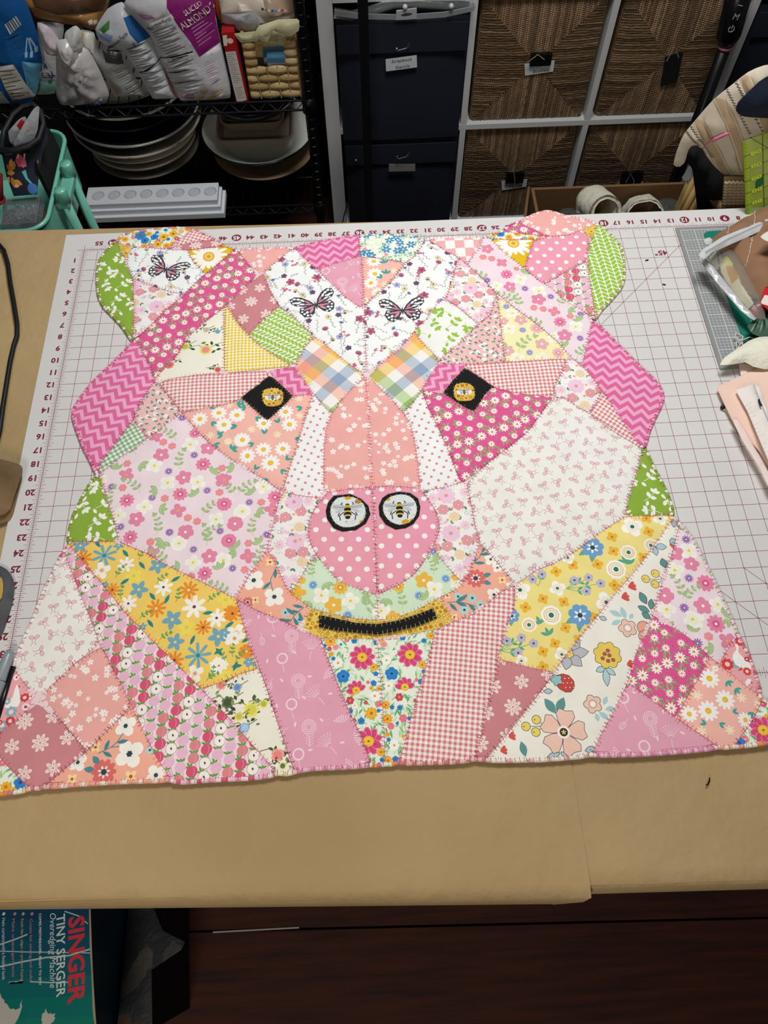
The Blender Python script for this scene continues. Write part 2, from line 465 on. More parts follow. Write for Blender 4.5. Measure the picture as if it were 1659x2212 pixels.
for i in range(57): strip(i, .0 if i not in (0, 56) else .5, i, -33 - (.5 if i in (0, 56) else 0), .028)
for j in range(34): strip(0 if j not in (0, 33) else -.5, -j, 56 + (.5 if j in (0, 33) else 0), -j, .028)
for a, b, c, d in ((44, -1, 12, -33), (41, -27, 47, -33), (12, -1, 44, -33)): strip(a, b, c, d, .028)
for i in range(56 * 8):
    x = i / 8; L = .30 if i % 8 == 4 else (.2 if i % 2 == 0 else .13)
    if i % 8 == 0: continue
    for y in (0, -33): strip(x, y - L, x, y + L, .02)
for i in range(33 * 8):
    y = -i / 8; L = .34 if i % 8 == 4 else (.24 if i % 2 == 0 else .15)
    if i % 8 == 0: continue
    for x in (0, 56): strip(x - L, y, x + L, y, .02)
for j in range(34): strip(-.25, -j, 0, -j, .02)
o = mk('printed_grid', *join(*gv), m_ink, CM); o['kind'] = 'stuff'
dg = []; wt = []
cv = []
for n in range(8, 56):
    x = 56 - n; y = .62
    if n in (9, 12, 18, 27, 36, 45, 54):
        mk('number_disc', [(a, b, .006) for a, b in ell(x, y, .36, .33, 0, 20)], [tuple(range(20))], m_ink2, CM)
        wt.append((str(n), .52, x, y, math.pi, 0, 1, .012))
    else: dg.append((str(n), .52, x, y, math.pi, 0, 1.15, .02))
for n in range(1, 33): dg.append((str(n), .56, -.54, -n + .02, math.pi, 0, 1.05, .02))
for x, y in ((41.75, -2.55), (12, -2.6)): dg.append(('45°', .62, x - .2, y, math.pi, 0, 1.1, .018))
lettering('numbers', dg, TOP, m_ink2, CM, .006)
lettering('disc_numbers', wt, TOP, m_white, CM, .009)
# ================================================================== THE QUILT
# close-up windows over the table plane in which the outlines were measured: origin and pixels per unit
ZW = dict(A=(150, 450), B=(500, 450), C=(800, 450), D=(1080, 440), E=(130, 800), F=(480, 750), G=(780, 750), H=(1100, 800),
          I=(0, 1400), J=(100, 1140), K=(300, 1380), L=(480, 1050), M=(780, 1050), N=(660, 1350), P=(1000, 1350), Q=(1259, 1250))
ZS = {k: 0.24111 for k in ZW}
ZW['O'] = (1050, 1100); ZS['O'] = 0.27125
ZW['R'] = (1459, 1000); ZS['R'] = 0.12056
ZW['T'] = (0, 980); ZS['T'] = 0.26212
ZW['X'] = (0, 0); ZS['X'] = 1.0
QZ = 0.15
def zp(t, x, y, z=QZ):
    o = ZW[t]; s = ZS[t]; q = atz(o[0] + x * s, o[1] + y * s, z); return (q[0], q[1])
def zr(t, x, y, r):
    o = ZW[t]; s = ZS[t]; q = np.array(atz(o[0] + x * s, o[1] + y * s, QZ)); return r * s * float((q - CP).dot(-RW[2])) / F
def path(s):
    r = []; t = 'X'
    for w in s.split():
        if w[0].isalpha(): t = w[0]; w = w[1:]
        x, y = w.split(','); r.append(zp(t, float(x), float(y)))
    return r
PAT = {
 # name: (fabric, outline)
 'leaf_ear_l': ('leafg', 'A428,285 380,330 310,400 262,470 243,560 243,650 255,780 300,880 370,950 450,1030 510,1110 560,1195 578,1130 580,900 578,750 568,640 540,560 510,470 465,380'),
 'mead1': ('meadow', 'A430,288 450,250 522,222 700,195 900,175 1000,172 1118,186 1000,275 868,370 560,342 455,328'),
 'ging1': ('gingr', 'A1118,186 1200,230 1332,290 1150,298 960,345 868,372 1000,275'),
 'rose1': ('rose', 'A868,372 960,345 1170,295 1335,290 1400,338 1050,378 900,388'),
 'hon1': ('honey', 'A440,315 555,340 525,430 505,465 465,380'),
 'bfly1': ('bfly1', 'A560,345 868,372 1058,378 1110,485 1220,590 1100,700 1040,770 920,760 580,635 540,560 510,470 530,420'),
 'dais1': ('daisy1', 'A1055,380 1390,345 1495,367 1220,592 1110,490'),
 'lf1': ('lflor', 'A575,635 700,690 830,735 1040,772 1000,815 900,880 620,1150 575,1140 582,900'),
 'pdais1': ('hotd', 'A1495,366 B100,442 170,520 235,600 150,680 0,820 A1385,885 1290,970 1100,1120 1000,1250 950,1340 860,1420 800,1490 770,1540 720,1400 650,1280 600,1180 620,1150 900,880 1040,770 1220,590'),
 'pstar1': ('pstar', 'B57,368 560,352 400,480 290,575 240,600 180,510 100,440'),
 'rose2': ('rose', 'B240,600 290,575 300,620 360,760 430,880 280,1010 150,1140 60,1030 0,930 -50,870 0,820 150,680'),
 'croseL': ('crose', 'A1385,888 1385,1480 1100,1500 870,1540 775,1555 800,1490 940,1360 1050,1190 1100,1120 1290,970'),
 'gingy': ('gingy', 'A1385,885 1415,880 1480,1000 B150,1140 250,1230 400,1330 540,1415 300,1440 0,1475 A1390,1482'),
 'chevg1': ('chevg1', 'B430,878 550,970 740,1150 660,1250 570,1405 500,1395 400,1330 250,1230 150,1140 280,1010'),
 'bfly2': ('bfly2', 'B560,355 600,400 700,500 770,560 900,680 1000,780 1130,880 1190,900 1200,1200 1208,1490 1080,1420 990,1350 850,1230 740,1150 550,970 430,880 360,760 300,620 290,575 400,480'),
 'chevp1': ('chevA', 'B560,352 780,300 980,265 1145,238 1152,432 960,490 770,552 700,500 600,400'),
 'bot1': ('bot', 'B770,550 960,490 1150,430 1165,432 1180,890 1130,880 1000,780 900,680'),
 'blue': ('bluef', 'B1145,238 C100,238 300,243 460,260 495,275 440,370 400,430 310,495 150,460 B1160,440 1150,430'),
 'pda2': ('pda', 'B1165,435 C150,460 310,495 230,610 100,740 0,822 B1190,900'),
 'bfly3': ('bfly3', 'B1190,900 C0,822 100,740 230,610 310,495 400,430 440,370 498,278 570,315 690,400 790,440 745,600 720,690 670,820 600,855 500,1000 400,1085 380,1150 300,1220 180,1320 50,1420 B1208,1490 1200,1200'),
 'check': ('check', 'C498,272 540,264 800,258 1000,262 990,350 920,430 862,505 790,440 690,400 570,312'),
 'lf2': ('lflor', 'C790,440 862,505 960,590 1130,762 1110,850 1070,960 962,1035 850,940 740,855 670,820 720,690 745,600'),
 'leafw': ('leafw', 'C670,820 850,940 965,1040 800,1210 620,1362 560,1300 410,1140 400,1085 500,1000 600,855'),
 'dense1': ('dense', 'C1130,762 1150,820 1165,1000 1190,1250 1215,1388 900,1398 620,1392 615,1360 800,1210 965,1040 1070,960 1110,850'),
 'yflor': ('lilY', 'C1140,790 D180,975 330,1085 500,1232 645,1392 300,1408 50,1425 C1190,1250 1165,1000'),
 'lil2': ('lilP2', 'C1000,260 1075,272 1180,385 D219,588 370,705 430,740 600,880 740,960 825,1045 810,1100 780,1250 735,1450 645,1392 500,1230 330,1080 180,970 C1130,762 960,590 862,505 920,430 990,350'),
 'dais2': ('daisy2', 'C1075,275 1250,285 1482,280 D300,340 219,590 C1180,388'),
 'mead2': ('meadow', 'C1010,266 1160,212 1300,222 1500,248 1610,264 1482,282 1250,288 1075,276'),
 'pdais2': ('hotd', 'C1158,216 1240,158 1325,116 1420,170 1500,210 1615,262 1400,240 1300,224'),
 'pstar2': ('pstar', 'D158,168 290,98 420,60 500,80 620,120 780,145 872,187 740,232 600,290 450,302 330,250'),
 'polk1': ('polka', 'D300,336 450,300 600,287 740,232 800,312 785,430 772,515 650,580 560,630 380,728 219,588'),
 'hon2': ('honey', 'D740,232 870,188 850,250 815,322 785,290'),
 'chevg2': ('chevg2', 'D872,186 905,195 980,265 1060,345 1102,420 1117,560 1117,690 1080,765 980,880 900,960 855,1045 845,960 830,850 810,750 790,600 785,430 815,320 850,250'),
 'cher1': ('cherry', 'D772,515 790,600 810,750 830,850 852,1040 740,960 600,880 430,742 380,727 560,630 650,580'),
 'chevp2': ('chevB', 'D822,1048 880,1080 1000,1200 1150,1350 1300,1500 H1250,30 1345,130 1388,220 1372,300 1300,440 1250,560 1228,680 1190,702 1090,590 1030,480 950,360 830,180 700,20 D735,1450 780,1250 812,1100'),
 'lf3': ('lflor', 'D645,1392 735,1450 H700,20 830,182 790,275 715,385 600,320 500,255 395,240 405,150 470,20 517,-95'),
 'gingr2': ('gingr', 'C838,1400 1215,1386 D300,1406 H517,-95 470,20 405,150 390,240 G1400,418 1200,368 1080,280 930,168'),
 'gingr3': ('gingr', 'H830,180 950,360 1030,480 1190,702 1000,592 850,490 715,388 790,272'),
 'diaR': ('black', 'G925,183 1065,270 1212,366 1165,375 1110,440 1015,592 880,520 725,415 820,300'),
 'chevp3': ('chevA', 'G695,150 930,150 925,185 820,300 725,418 700,427 640,412 545,388 600,280 680,165'),
 'plaidR': ('plaidR', 'G60,252 160,160 C180,1320 300,1220 400,1090 410,1140 560,1300 G700,130 680,160 600,280 545,388 480,480 400,572 370,582 250,440 130,330'),
 'plaidL': ('plaidL', 'B740,1150 850,1230 990,1350 1080,1420 F1288,256 1200,340 1100,440 985,602 900,520 820,420 740,300 650,180 B660,1250'),
 'chevp4': ('chevB', 'F400,215 520,195 650,178 740,300 822,418 740,432 640,447 530,340 430,242'),
 'diaL': ('black', 'F425,243 530,340 642,447 520,562 405,667 280,560 210,490 152,467 220,400 330,330'),
 'gingrL': ('gingr', 'E880,115 1000,85 1200,45 1330,35 F0,238 200,222 405,215 425,245 330,330 155,467 100,495 0,517 E1250,352 1085,387 1040,310 960,210'),
 'dense2': ('dense', 'E848,98 880,115 960,210 1085,387 980,470 790,612 650,450 700,330 800,165'),
 'gingg': ('gingg', 'E650,448 790,618 680,700 560,772 420,882 348,942 355,840 450,720 550,590'),
 'chevp5': ('chevL', 'A565,1192 500,1270 350,1420 200,1560 E220,190 108,350 104,400 140,520 200,680 270,810 312,920 350,942 355,840 450,720 550,590 650,450 700,330 800,165 848,98 A770,1540 720,1400 650,1280 600,1180'),
 'leafL': ('leafg', 'E348,932 280,985 200,1130 110,1300 62,1500 62,1532 300,1542 540,1537 500,1380 430,1180 380,1000'),
 'lil1': ('lilP1', 'E350,940 420,882 560,772 680,700 790,615 980,470 1085,387 1180,490 1300,620 1450,742 F0,952 250,1110 400,1200 532,1300 L520,70 490,200 440,400 402,572 330,680 250,790 115,1005 J1659,620 1400,490 1100,350 900,230 640,122 E500,1380 430,1180 380,1000'),
 'pda1': ('pda', 'E1085,387 1250,352 F0,517 100,495 155,467 210,490 280,560 405,667 520,562 642,447 740,432 815,418 780,530 720,720 650,950 590,1130 540,1297 400,1200 250,1110 0,952 E1450,742 1300,620 1180,490'),
 'dotL': ('dots', 'F815,418 900,520 985,602 930,740 915,900 912,1100 915,1290 890,1350 760,1342 640,1320 540,1297 590,1130 650,950 720,720 780,530'),
 'noseL': ('pstar', 'F1288,256 1310,600 1325,900 1345,1255 1100,1275 960,1307 915,1292 912,1100 915,900 930,740 985,602 1100,440 1200,340'),
 'noseR': ('pstar', 'F1288,256 G130,330 250,440 370,582 440,680 480,850 505,1000 525,1200 532,1275 450,1258 250,1248 F1345,1255 1325,900 1310,600'),
 'dotR': ('dots', 'G370,582 400,572 480,480 545,388 600,540 700,740 800,970 880,1190 902,1215 750,1260 532,1292 525,1200 505,1000 480,850 440,680'),
 'pdais3': ('hotd', 'G545,388 640,412 700,427 725,418 880,520 1015,592 1110,440 1165,375 1212,366 1290,400 1400,418 H390,240 300,370 220,480 150,570 0,690 G1150,1030 902,1217 880,1190 800,970 700,740 600,540'),
 'bowR': ('bow', 'H390,240 500,255 600,320 715,388 850,490 1000,592 1188,704 1170,800 1130,950 1080,1100 1050,1200 1040,1310 O900,190 720,330 550,428 400,485 240,602 M1280,760 1150,600 1065,505 1020,350 985,150 945,-20 G1150,1030 H0,690 150,570 220,480 300,370'),
 'leafR': ('leafg', 'H1190,706 1228,700 1250,760 1300,880 1380,1020 1440,1150 1487,1295 1200,1307 1042,1310 1050,1200 1080,1100 1130,950 1170,800'),
 'lf4': ('lflor', 'L540,55 640,78 760,100 890,105 860,160 790,270 765,400 790,520 850,620 760,730 690,850 607,965 560,880 480,700 402,572 440,400 490,200'),
 'polkL': ('polka', 'L940,60 1100,30 1345,8 1370,500 1388,977 1200,922 1040,852 940,742 850,622 790,522 765,400 790,270 860,160'),
 'polkR': ('polka', 'L1345,8 M250,3 450,14 545,48 620,140 690,280 706,400 640,545 560,682 480,790 350,882 L1388,977 1370,500'),
 'lf5': ('lflor', 'M545,48 750,15 900,-28 945,-20 985,150 1020,350 1065,505 1000,700 915,872 850,810 750,700 640,545 706,400 690,280 620,140'),
 'corL': ('coral', 'L402,572 480,700 560,880 607,965 750,1062 792,1092 740,1200 690,1272 500,1192 300,1112 118,1008 250,800 330,680'),
 'corR': ('coral', 'M1067,508 1150,600 1280,760 1382,882 1250,950 1100,1080 1000,1150 822,1222 780,1130 695,1003 850,930 915,872 1000,700'),
 'grL': ('lilG', 'L850,622 940,742 1040,852 1200,922 1388,977 1397,1205 1200,1192 1000,1152 792,1092 750,1062 607,965 690,850 760,730'),
 'grR': ('lilG', 'M145,977 350,882 480,790 560,682 640,548 750,700 850,810 915,872 850,930 695,1003 500,1112 300,1180 150,1205'),
 'honM': ('honey', 'L792,1092 900,1130 1200,1192 1397,1207 M300,1180 500,1112 695,1003 780,1120 822,1217 680,1282 450,1330 150,1362 L1100,1377 880,1364 690,1277 740,1200'),
 'yelL': ('yelL', 'J190,130 640,124 900,230 1100,350 1400,490 1659,620 L125,1010 160,1130 220,1350 300,1600 K1080,262 900,312 740,392 558,452 J1200,1250 950,1010 700,750 450,440'),
 'cher2': ('cherry', 'J150,192 190,150 450,440 700,750 950,1010 1200,1250 K558,452 800,700 1000,930 1230,1185 1235,1225 1000,1255 600,1272 310,1300 100,950 J750,1560 640,1370 480,1030 330,650'),
 'bowL': ('bow', 'J150,195 X134,1194 97,1268 66,1347 50,1381 28,1438 I130,190 230,330 345,445 520,290 700,120 850,0 J480,1030 330,650'),
 'geeL': ('geese', 'X27,1438 I130,190 230,330 335,468 200,600 0,760 X-14,1590 -6,1530 10,1475'),
 'rose3': ('rose', 'I350,447 405,508 540,640 780,930 600,1070 440,1195 400,1255 290,1268 130,1120 0,980 -60,900 0,760 200,600 335,466'),
 'pstar3': ('pstar', 'I345,447 700,120 920,-10 1010,180 1100,350 1180,525 1000,700 780,928 540,638 403,506'),
 'corB': ('coral', 'I780,930 1000,700 1182,530 1250,650 1400,980 1545,1190 1100,1202 700,1225 400,1255 440,1190 600,1070'),
 'mead3': ('meadow', 'I-60,900 0,980 130,1120 290,1268 160,1292 0,1312 -80,1318 -90,1100'),
 'crose2': ('crose', 'K558,455 740,390 1080,260 1150,450 1250,760 1330,1000 1402,1210 1330,1220 1230,1205 1000,930 800,700'),
 'bot2': ('bot', 'L120,1010 300,1112 500,1192 690,1275 880,1364 N133,118 200,310 300,560 390,780 480,960 540,1130 592,1268 300,1282 0,1295 K1402,1212 1330,1000 1250,760 1150,450 1080,260 L220,1350 160,1130'),
 'mead4': ('meadow', 'N133,118 300,118 642,125 665,400 690,700 705,1000 715,1264 592,1268 540,1130 480,960 390,780 300,560 200,310'),
 'mead5': ('meadow', 'N642,125 900,90 1170,42 1100,310 1000,650 930,900 870,1130 825,1245 715,1264 705,1000 690,700 665,400'),
 'ginB': ('gingr', 'M820,1222 1000,1150 1100,1080 1250,950 1382,884 1370,1100 O160,940 110,1110 P310,310 280,500 220,720 170,950 100,1220 0,1225 N1300,1235 825,1248 870,1130 930,900 1000,650 1100,310 1170,42'),
 'yelR': ('yelR', 'O240,602 400,488 550,428 720,330 900,190 1100,60 1300,55 1497,57 1420,170 1280,370 1180,500 1030,670 880,860 740,1030 620,1180 530,1302 350,1262 90,1190 110,1110 160,940 220,760'),
 'rose4': ('rose', 'P310,310 560,357 820,432 680,610 550,790 420,950 280,1120 190,1222 100,1220 170,950 220,720 280,500'),
 'fruit': ('fruit', 'O1497,57 1545,112 1520,190 1480,350 1420,530 1340,780 Q635,300 560,480 470,680 400,932 270,1200 160,1400 68,1592 P900,1200 700,1215 190,1222 280,1120 420,950 550,790 820,432 O620,1180 740,1030 880,860 1030,670 1180,500 1280,370 1420,170'),
 'lil3': ('lilP3', 'O1545,110 X1482,1146 1499,1167 1522,1212 Q1170,0 1250,170 1325,340 1400,500 1290,640 1212,778 1140,702 950,530 800,430 635,300 O1340,780 1420,530 1480,350 1520,190'),
 'geeR': ('geese', 'Q1400,498 1440,600 1495,700 1535,820 1575,940 1610,1065 1450,960 1330,860 1212,778 1290,640'),
 'pdais4': ('hotd', 'Q635,302 800,430 950,530 1140,704 1000,950 900,1120 830,1246 700,1150 540,1030 400,935 470,680 560,480'),
 'bot3': ('bot', 'Q400,933 540,1030 700,1150 830,1250 980,1350 1235,1522 900,1555 500,1582 68,1592 160,1400 270,1200'),
 'pda3': ('pda', 'Q1140,704 1212,778 1330,860 1450,960 1610,1067 1560,1190 1480,1330 1400,1430 1345,1517 1235,1523 980,1350 830,1248 900,1120 1000,950'),
 'mead6': ('meadow', 'Q1610,1067 1659,1100 1720,1200 1790,1440 1659,1478 1345,1518 1400,1430 1480,1330 1560,1190'),
}
EDGE_ON = {}
def fab(fab_name, out, key):
    """print of one patch: base colour, flat motifs, optional colour rule"""
    rnd = random.Random(hash(key) % 9973 if False else sum(ord(c) * (i + 3) for i, c in enumerate(key)))
    xs = [q[0] for q in out]; ys = [q[1] for q in out]; x0, x1, y0, y1 = min(xs), max(xs), min(ys), max(ys)
    cx, cy = (x0 + x1) / 2, (y0 + y1) / 2
    Mo = []; cf = None
    def lattice(px, py, stag=0.5, ang=0.0, jit=0.0):
        R_ = math.hypot(x1 - x0, y1 - y0) / 2 + max(px, py); r = []
        for j in range(int(-R_ / py) - 1, int(R_ / py) + 2):
            for i in range(int(-R_ / px) - 1, int(R_ / px) + 2):
                x = (i + stag * (j % 2)) * px + rnd.uniform(-jit, jit) * px; y = j * py + rnd.uniform(-jit, jit) * py
                X_ = cx + x * math.cos(ang) - y * math.sin(ang); Y_ = cy + x * math.sin(ang) + y * math.cos(ang)
                if x0 - px < X_ < x1 + px and y0 - py < Y_ < y1 + py: r.append((X_, Y_, i, j))
        return r
    def stripes(p, w, ang, col):
        R_ = math.hypot(x1 - x0, y1 - y0) / 2 + p; ca, sa = math.cos(ang), math.sin(ang)
        for i in range(int(-R_ / p), int(R_ / p) + 1):
            a, b = i * p - w / 2, i * p + w / 2
            Mo.append(([(cx + u * ca - v * sa, cy + u * sa + v * ca) for u, v in ((a, -R_), (b, -R_), (b, R_), (a, R_))], col))
    f = fab_name
    if f in ('leafg', 'leafw'):
        base, lc = ('#7ea52c', '#f4f4ea') if f == 'leafg' else ('#f1f2ec', '#8cbc35')
        for (x, y, i, j) in lattice(1.38, 1.12, 0.5, 0.3, 0.06):
            Mo += sprig(x, y, 0.9, 0.5 + 2.2 * ((i * 2 + j) % 3), lc, lc, 2, 0.42, 0.13, 0.5, 0.03)
            Mo.append((lens(x + .1, y - .35, .4, .1, 2.2 + i), lc))
        return base, Mo, cf
    if f.startswith('chev') and f[4] in 'ABL':
        base, lc = ('#d9598f', '#efa0c6')
        ang = {'A': 0.45, 'B': -0.35, 'L': -0.55}[f[4]]
        if f[4] == 'A' and key == 'chevp1': ang = 0.12
        if key == 'chevp3': ang = 0.9
        if key == 'chevp4': ang = -0.75
        if key == 'chevp2': ang = -0.3
        p, w, q = 0.66, 0.31, 0.46
        R_ = math.hypot(x1 - x0, y1 - y0) / 2 + 1; ca, sa = math.cos(ang), math.sin(ang)
        n = int(R_ / q) + 1
        for j in range(int(-R_ / p) - 1, int(R_ / p) + 2):
            up = [(i * q, j * p + (0.44 if i % 2 else 0)) for i in range(-n, n + 1)]
            for a, b in zip(up[:-1], up[1:]):
                Mo.append(([(cx + u * ca - v * sa, cy + u * sa + v * ca) for u, v in (a, b, (b[0], b[1] + w), (a[0], a[1] + w))], lc))
        return base, Mo, cf
    if f in ('chevg1', 'chevg2'):
        base = '#f2f5e4'; gc = '#8dbb35'; ang = 0.9 if f == 'chevg1' else 0.06
        if f == 'chevg1': ang = 1.0
        p, q = (0.36, 0.30) if f == 'chevg1' else (0.44, 0.36); R_ = math.hypot(x1 - x0, y1 - y0) / 2 + 1; ca, sa = math.cos(ang), math.sin(ang)
        for i in range(int(-R_ / p), int(R_ / p) + 1):
            for j in range(int(-R_ / q) - 1, int(R_ / q) + 2):
                s = 1 if i % 2 else -1; u0, v0 = i * p, j * q
                pl = [(.03, .06 - s * .1), (.12, .025 - s * .07), (p * .6, .03 + s * .03), (p - .03, .05 + s * .12), (p - .03, q - .09 + s * .12), (p - .14, q - .03 + s * .07), (p * .4, q - .03 - s * .03), (.03, q - .06 - s * .1)]
                Mo.append(([(cx + (u0 + u) * ca - (v0 + v) * sa, cy + (u0 + u) * sa + (v0 + v) * ca) for u, v in pl], gc))
        return base, Mo, cf
    if f.startswith('ging'):
        c1, c2, p = {'gingr': ('#ebbab6', '#cd6c72', 0.27), 'gingy': ('#f6e27c', '#e3b91c', 0.235), 'gingg': ('#a8c9a4', '#6f9d6f', 0.29)}[f]
        ang = {'ginB': -0.16, 'gingr3': -0.72, 'gingrL': 0.03, 'gingg': 0.55, 'ging1': -0.35}.get(key, 0.02)
        stripes(p, p / 2, ang, c1); k1 = len(Mo); stripes(p, p / 2, ang + math.pi / 2, c1)
        m2 = lin('#c98f7a') if f == 'gingr' else lin(c1)
        def cf(x, y, ids):
            n = len(ids) - 1
            return '#f7f3ee' if n == 0 else (c1 if n == 1 else c2)
        return '#f7f3ee', Mo, cf
    if f in ('plaidL', 'plaidR'):
        W1 = ['#f2f1ee', '#f5d0d6', '#f3f2ef', '#c9dfb8', '#f3f2ef', '#9fb0c6', '#f4f3f0', '#f0c878']
        ang = 0.80 if f == 'plaidL' else 0.70
        ca, sa = math.cos(ang), math.sin(ang); p = 1.56
        A_ = ['#f6f5f2', '#c0d6a2', '#f6f5f2', '#f8c4b4', '#b9c6d8', '#f6f5f2', '#f6db98', '#f8c4b4'] 
        B_ = ['#f6f5f2', '#f8cfd4', '#b4d094', '#f6f5f2', '#b4c2d6', '#f6f5f2', '#f5d488', '#f6bfae']
        stripes(p, p / 2, ang, '#ffffff'); stripes(p, p / 2, ang + math.pi / 2, '#ffffff')
        off = 1 if f == 'plaidL' else 0
        def cf(x, y, ids):
            u = (x - cx) * ca + (y - cy) * sa; v = -(x - cx) * sa + (y - cy) * ca
            i = int(math.floor(u / (p / 2) + 0.5)) + off; j = int(math.floor(v / (p / 2) + 0.5))
            a = lin(A_[(i + 3) % 8]); b = lin(B_[(j + 5) % 8])
            return tuple(a[k] * b[k] * 1.06 for k in range(3))
        return '#f4f3ef', Mo, cf
    if f == 'check':
        p = 1.18; stripes(p * 1, p / 2, 0.02, '#fff'); 
        Mo.clear(); R_ = 8
        for i in range(-8, 9):
            for j in range(-8, 9):
                if (i + j) % 2 == 0: Mo.append(([(cx + (i + a) * .68, cy + (j + b) * .8 + .1) for a, b in ((0, 0), (1, 0), (1, 1), (0, 1))], '#eda6a6'))
        return '#f6f0ea', Mo, cf
    if f == 'polka':
        for (x, y, i, j) in lattice(1.0, 0.62, 0.5, -0.05): Mo.append((ell(x, y, .165, .165, 0, 12), '#f8f2ee'))
        return '#ec93a8', Mo, cf
    if f == 'dots':
        for (x, y, i, j) in lattice(0.64, 0.37, 0.5, 0.3): Mo.append((ell(x, y, .09, .09, 0, 10), '#e27d8b'))
        return '#f3f4f2', Mo, cf
    if f == 'honey':
        s = 0.155
        for (x, y, i, j) in lattice(s * 1.85, s * 1.6, 0.5, 0.15):
            Mo.append((ell(x, y, s * .93, s * .93, 0.15 + math.pi / 6, 6), rnd.choice(['#dfb12a', '#c98f16', '#e5bd3c', '#b97d12'])))
            Mo.append((ell(x, y, s * .6, s * .6, 0.15 + math.pi / 6, 6), rnd.choice(['#d7a51f', '#e9c64a', '#b3770f'])))
        return '#f0d878', Mo, cf
    if f == 'black':
        return '#0b0b10', Mo, cf
    if f == 'hotd':
        for (x, y, i, j) in lattice(0.80, 0.72, 0.5, 0.35, 0.12):
            r = 0.31 if (i * 3 + j) % 3 == 0 else 0.22
            a = rnd.uniform(0, 6)
            for k in range(3): Mo.append((lens(x + r * .85 * math.cos(a + k * .75 - .7), y + r * .85 * math.sin(a + k * .75 - .7), .24, .075, a + k * .75 - .7), '#7fae62'))
            Mo += flower(x, y, r, 10, '#faf5ee', '#e08a1d', r * .17, a, .27)
            Mo.append((ell(x + .4, y + .08, .028, .028, 0, 6), '#8d1d55'))
            Mo += [(lens(x + .33, y - .3, .2, .05, a + 2), '#6f9a58')]
        return '#dd4a87', Mo, cf
    if f == 'rose':
        for (x, y, i, j) in lattice(1.45, 1.3, 0.5, 0.15, 0.08):
            n = 6 if (i + j) % 3 else 8; r = .40 if n == 6 else .46; a = rnd.uniform(0, 1)
            for k in range(n):
                t = a + 2 * math.pi * k / n
                Mo.append((petal(x, y, .05, r, .095, t, 3, .7), '#f4ddd6')); Mo.append((lens(x + .08 * math.cos(t), y + .08 * math.sin(t), r * .6, .022, t, 1), '#c87c82'))
        return '#c8787e', Mo, cf
    if f == 'pstar':
        g = []
        for (x, y, i, j) in lattice(1.55, 1.3, 0.5, 0.1, 0.12):
            for k in range(rnd.randint(4, 7)):
                g.append((x + rnd.uniform(-.75, .75), y + rnd.uniform(-.5, .5), rnd.choice([.2, .18, .13])))
        for (x, y, r) in g:
            Mo += flower(x, y, r, 5, '#fbf1ea', '#eba39c', r * .3, rnd.uniform(0, 1), .17)
        return '#eea49d', Mo, cf
    if f == 'bow':
        pk = '#bd6c7c'; lp = '#f2d6d6'
        for (x, y, i, j) in lattice(0.98, 0.84, 0.5, 0.12, 0.06):
            a = rnd.choice([-.3, .1, .5, 1.1, 1.9, 2.6, -1.2, -2.1]) + rnd.uniform(-.2, .2); ca, sa = math.cos(a), math.sin(a)
            def T(u, v): return (x + u * ca - v * sa, y + u * sa + v * ca)
            for s in (-1, 1):
                c = T(s * .155, .045); Mo.append((ell(c[0], c[1], .15, .1, a + s * .35, 9), lp))
                Mo += ring(c[0], c[1], .15, .1, a + s * .35, .026, pk, 9); Mo += ring(c[0], c[1], .07, .04, a + s * .35, .014, pk, 6)
                Mo += line([T(s * .02, 0), T(s * .11, -.14), T(s * .04, -.27), T(s * .16, -.42)], .024, pk)
            Mo.append((ell(x, y, .04, .04, 0, 6), pk))
        return '#efeee6', Mo, cf
    if f == 'dense':
        for (x, y, i, j) in lattice(0.44, 0.4, 0.5, 0.3, 0.2):
            k = rnd.random(); a = rnd.uniform(0, 6)
            Mo += line([(x, y), (x + .25 * math.cos(a), y + .25 * math.sin(a)), (x + .3 * math.cos(a + .9), y + .3 * math.sin(a + .9))], .014, '#8d8a98')
            if k < .42: Mo += flower(x, y, .15, 5, '#faf6f2', '#e8b9b4', None, a, .2)
            elif k < .6: Mo += [(ell(x, y, .085, .085, 0, 8), '#c8303f'), (ell(x, y, .03, .03, 0, 5), '#f3d7d2')]
            for q in range(3): Mo.append((lens(x + .1, y - .1, .17, .045, a + q * 1.1 + 2), '#3f7a6a' if q % 2 else '#5b8f80'))
            if k > .8: Mo.append((ell(x - .15, y + .1, .04, .04, 0, 5), '#e8c06a'))
        return '#f3bdb8', Mo, cf
    if f == 'bluef':
        for (x, y, i, j) in lattice(0.46, 0.42, 0.5, 0.2, 0.25):
            k = rnd.random(); a = rnd.uniform(0, 6)
            Mo.append((lens(x, y, .26, .05, a), '#8dc06a')); Mo.append((lens(x, y, .24, .045, a + 2), '#a5cf7f'))
            if k < .2: Mo += flower(x, y, .36, 6, '#2f7fc0', '#f0d24a', .085, a, .2, .3, '#7fc0e6')
            elif k < .5:
                for q in range(6): Mo.append((ell(x + rnd.uniform(-.2, .2), y + rnd.uniform(-.2, .2), .06, .045, a, 6), '#2b86c4'))
            elif k < .68: Mo += flower(x, y, .15, 5, '#ef9db8', '#e0607f', None, a, .4)
            else: Mo += flower(x, y, .2, 7, '#fdfcf2', '#ecd97c', None, a, .25)
        return '#e4eecf', Mo, cf
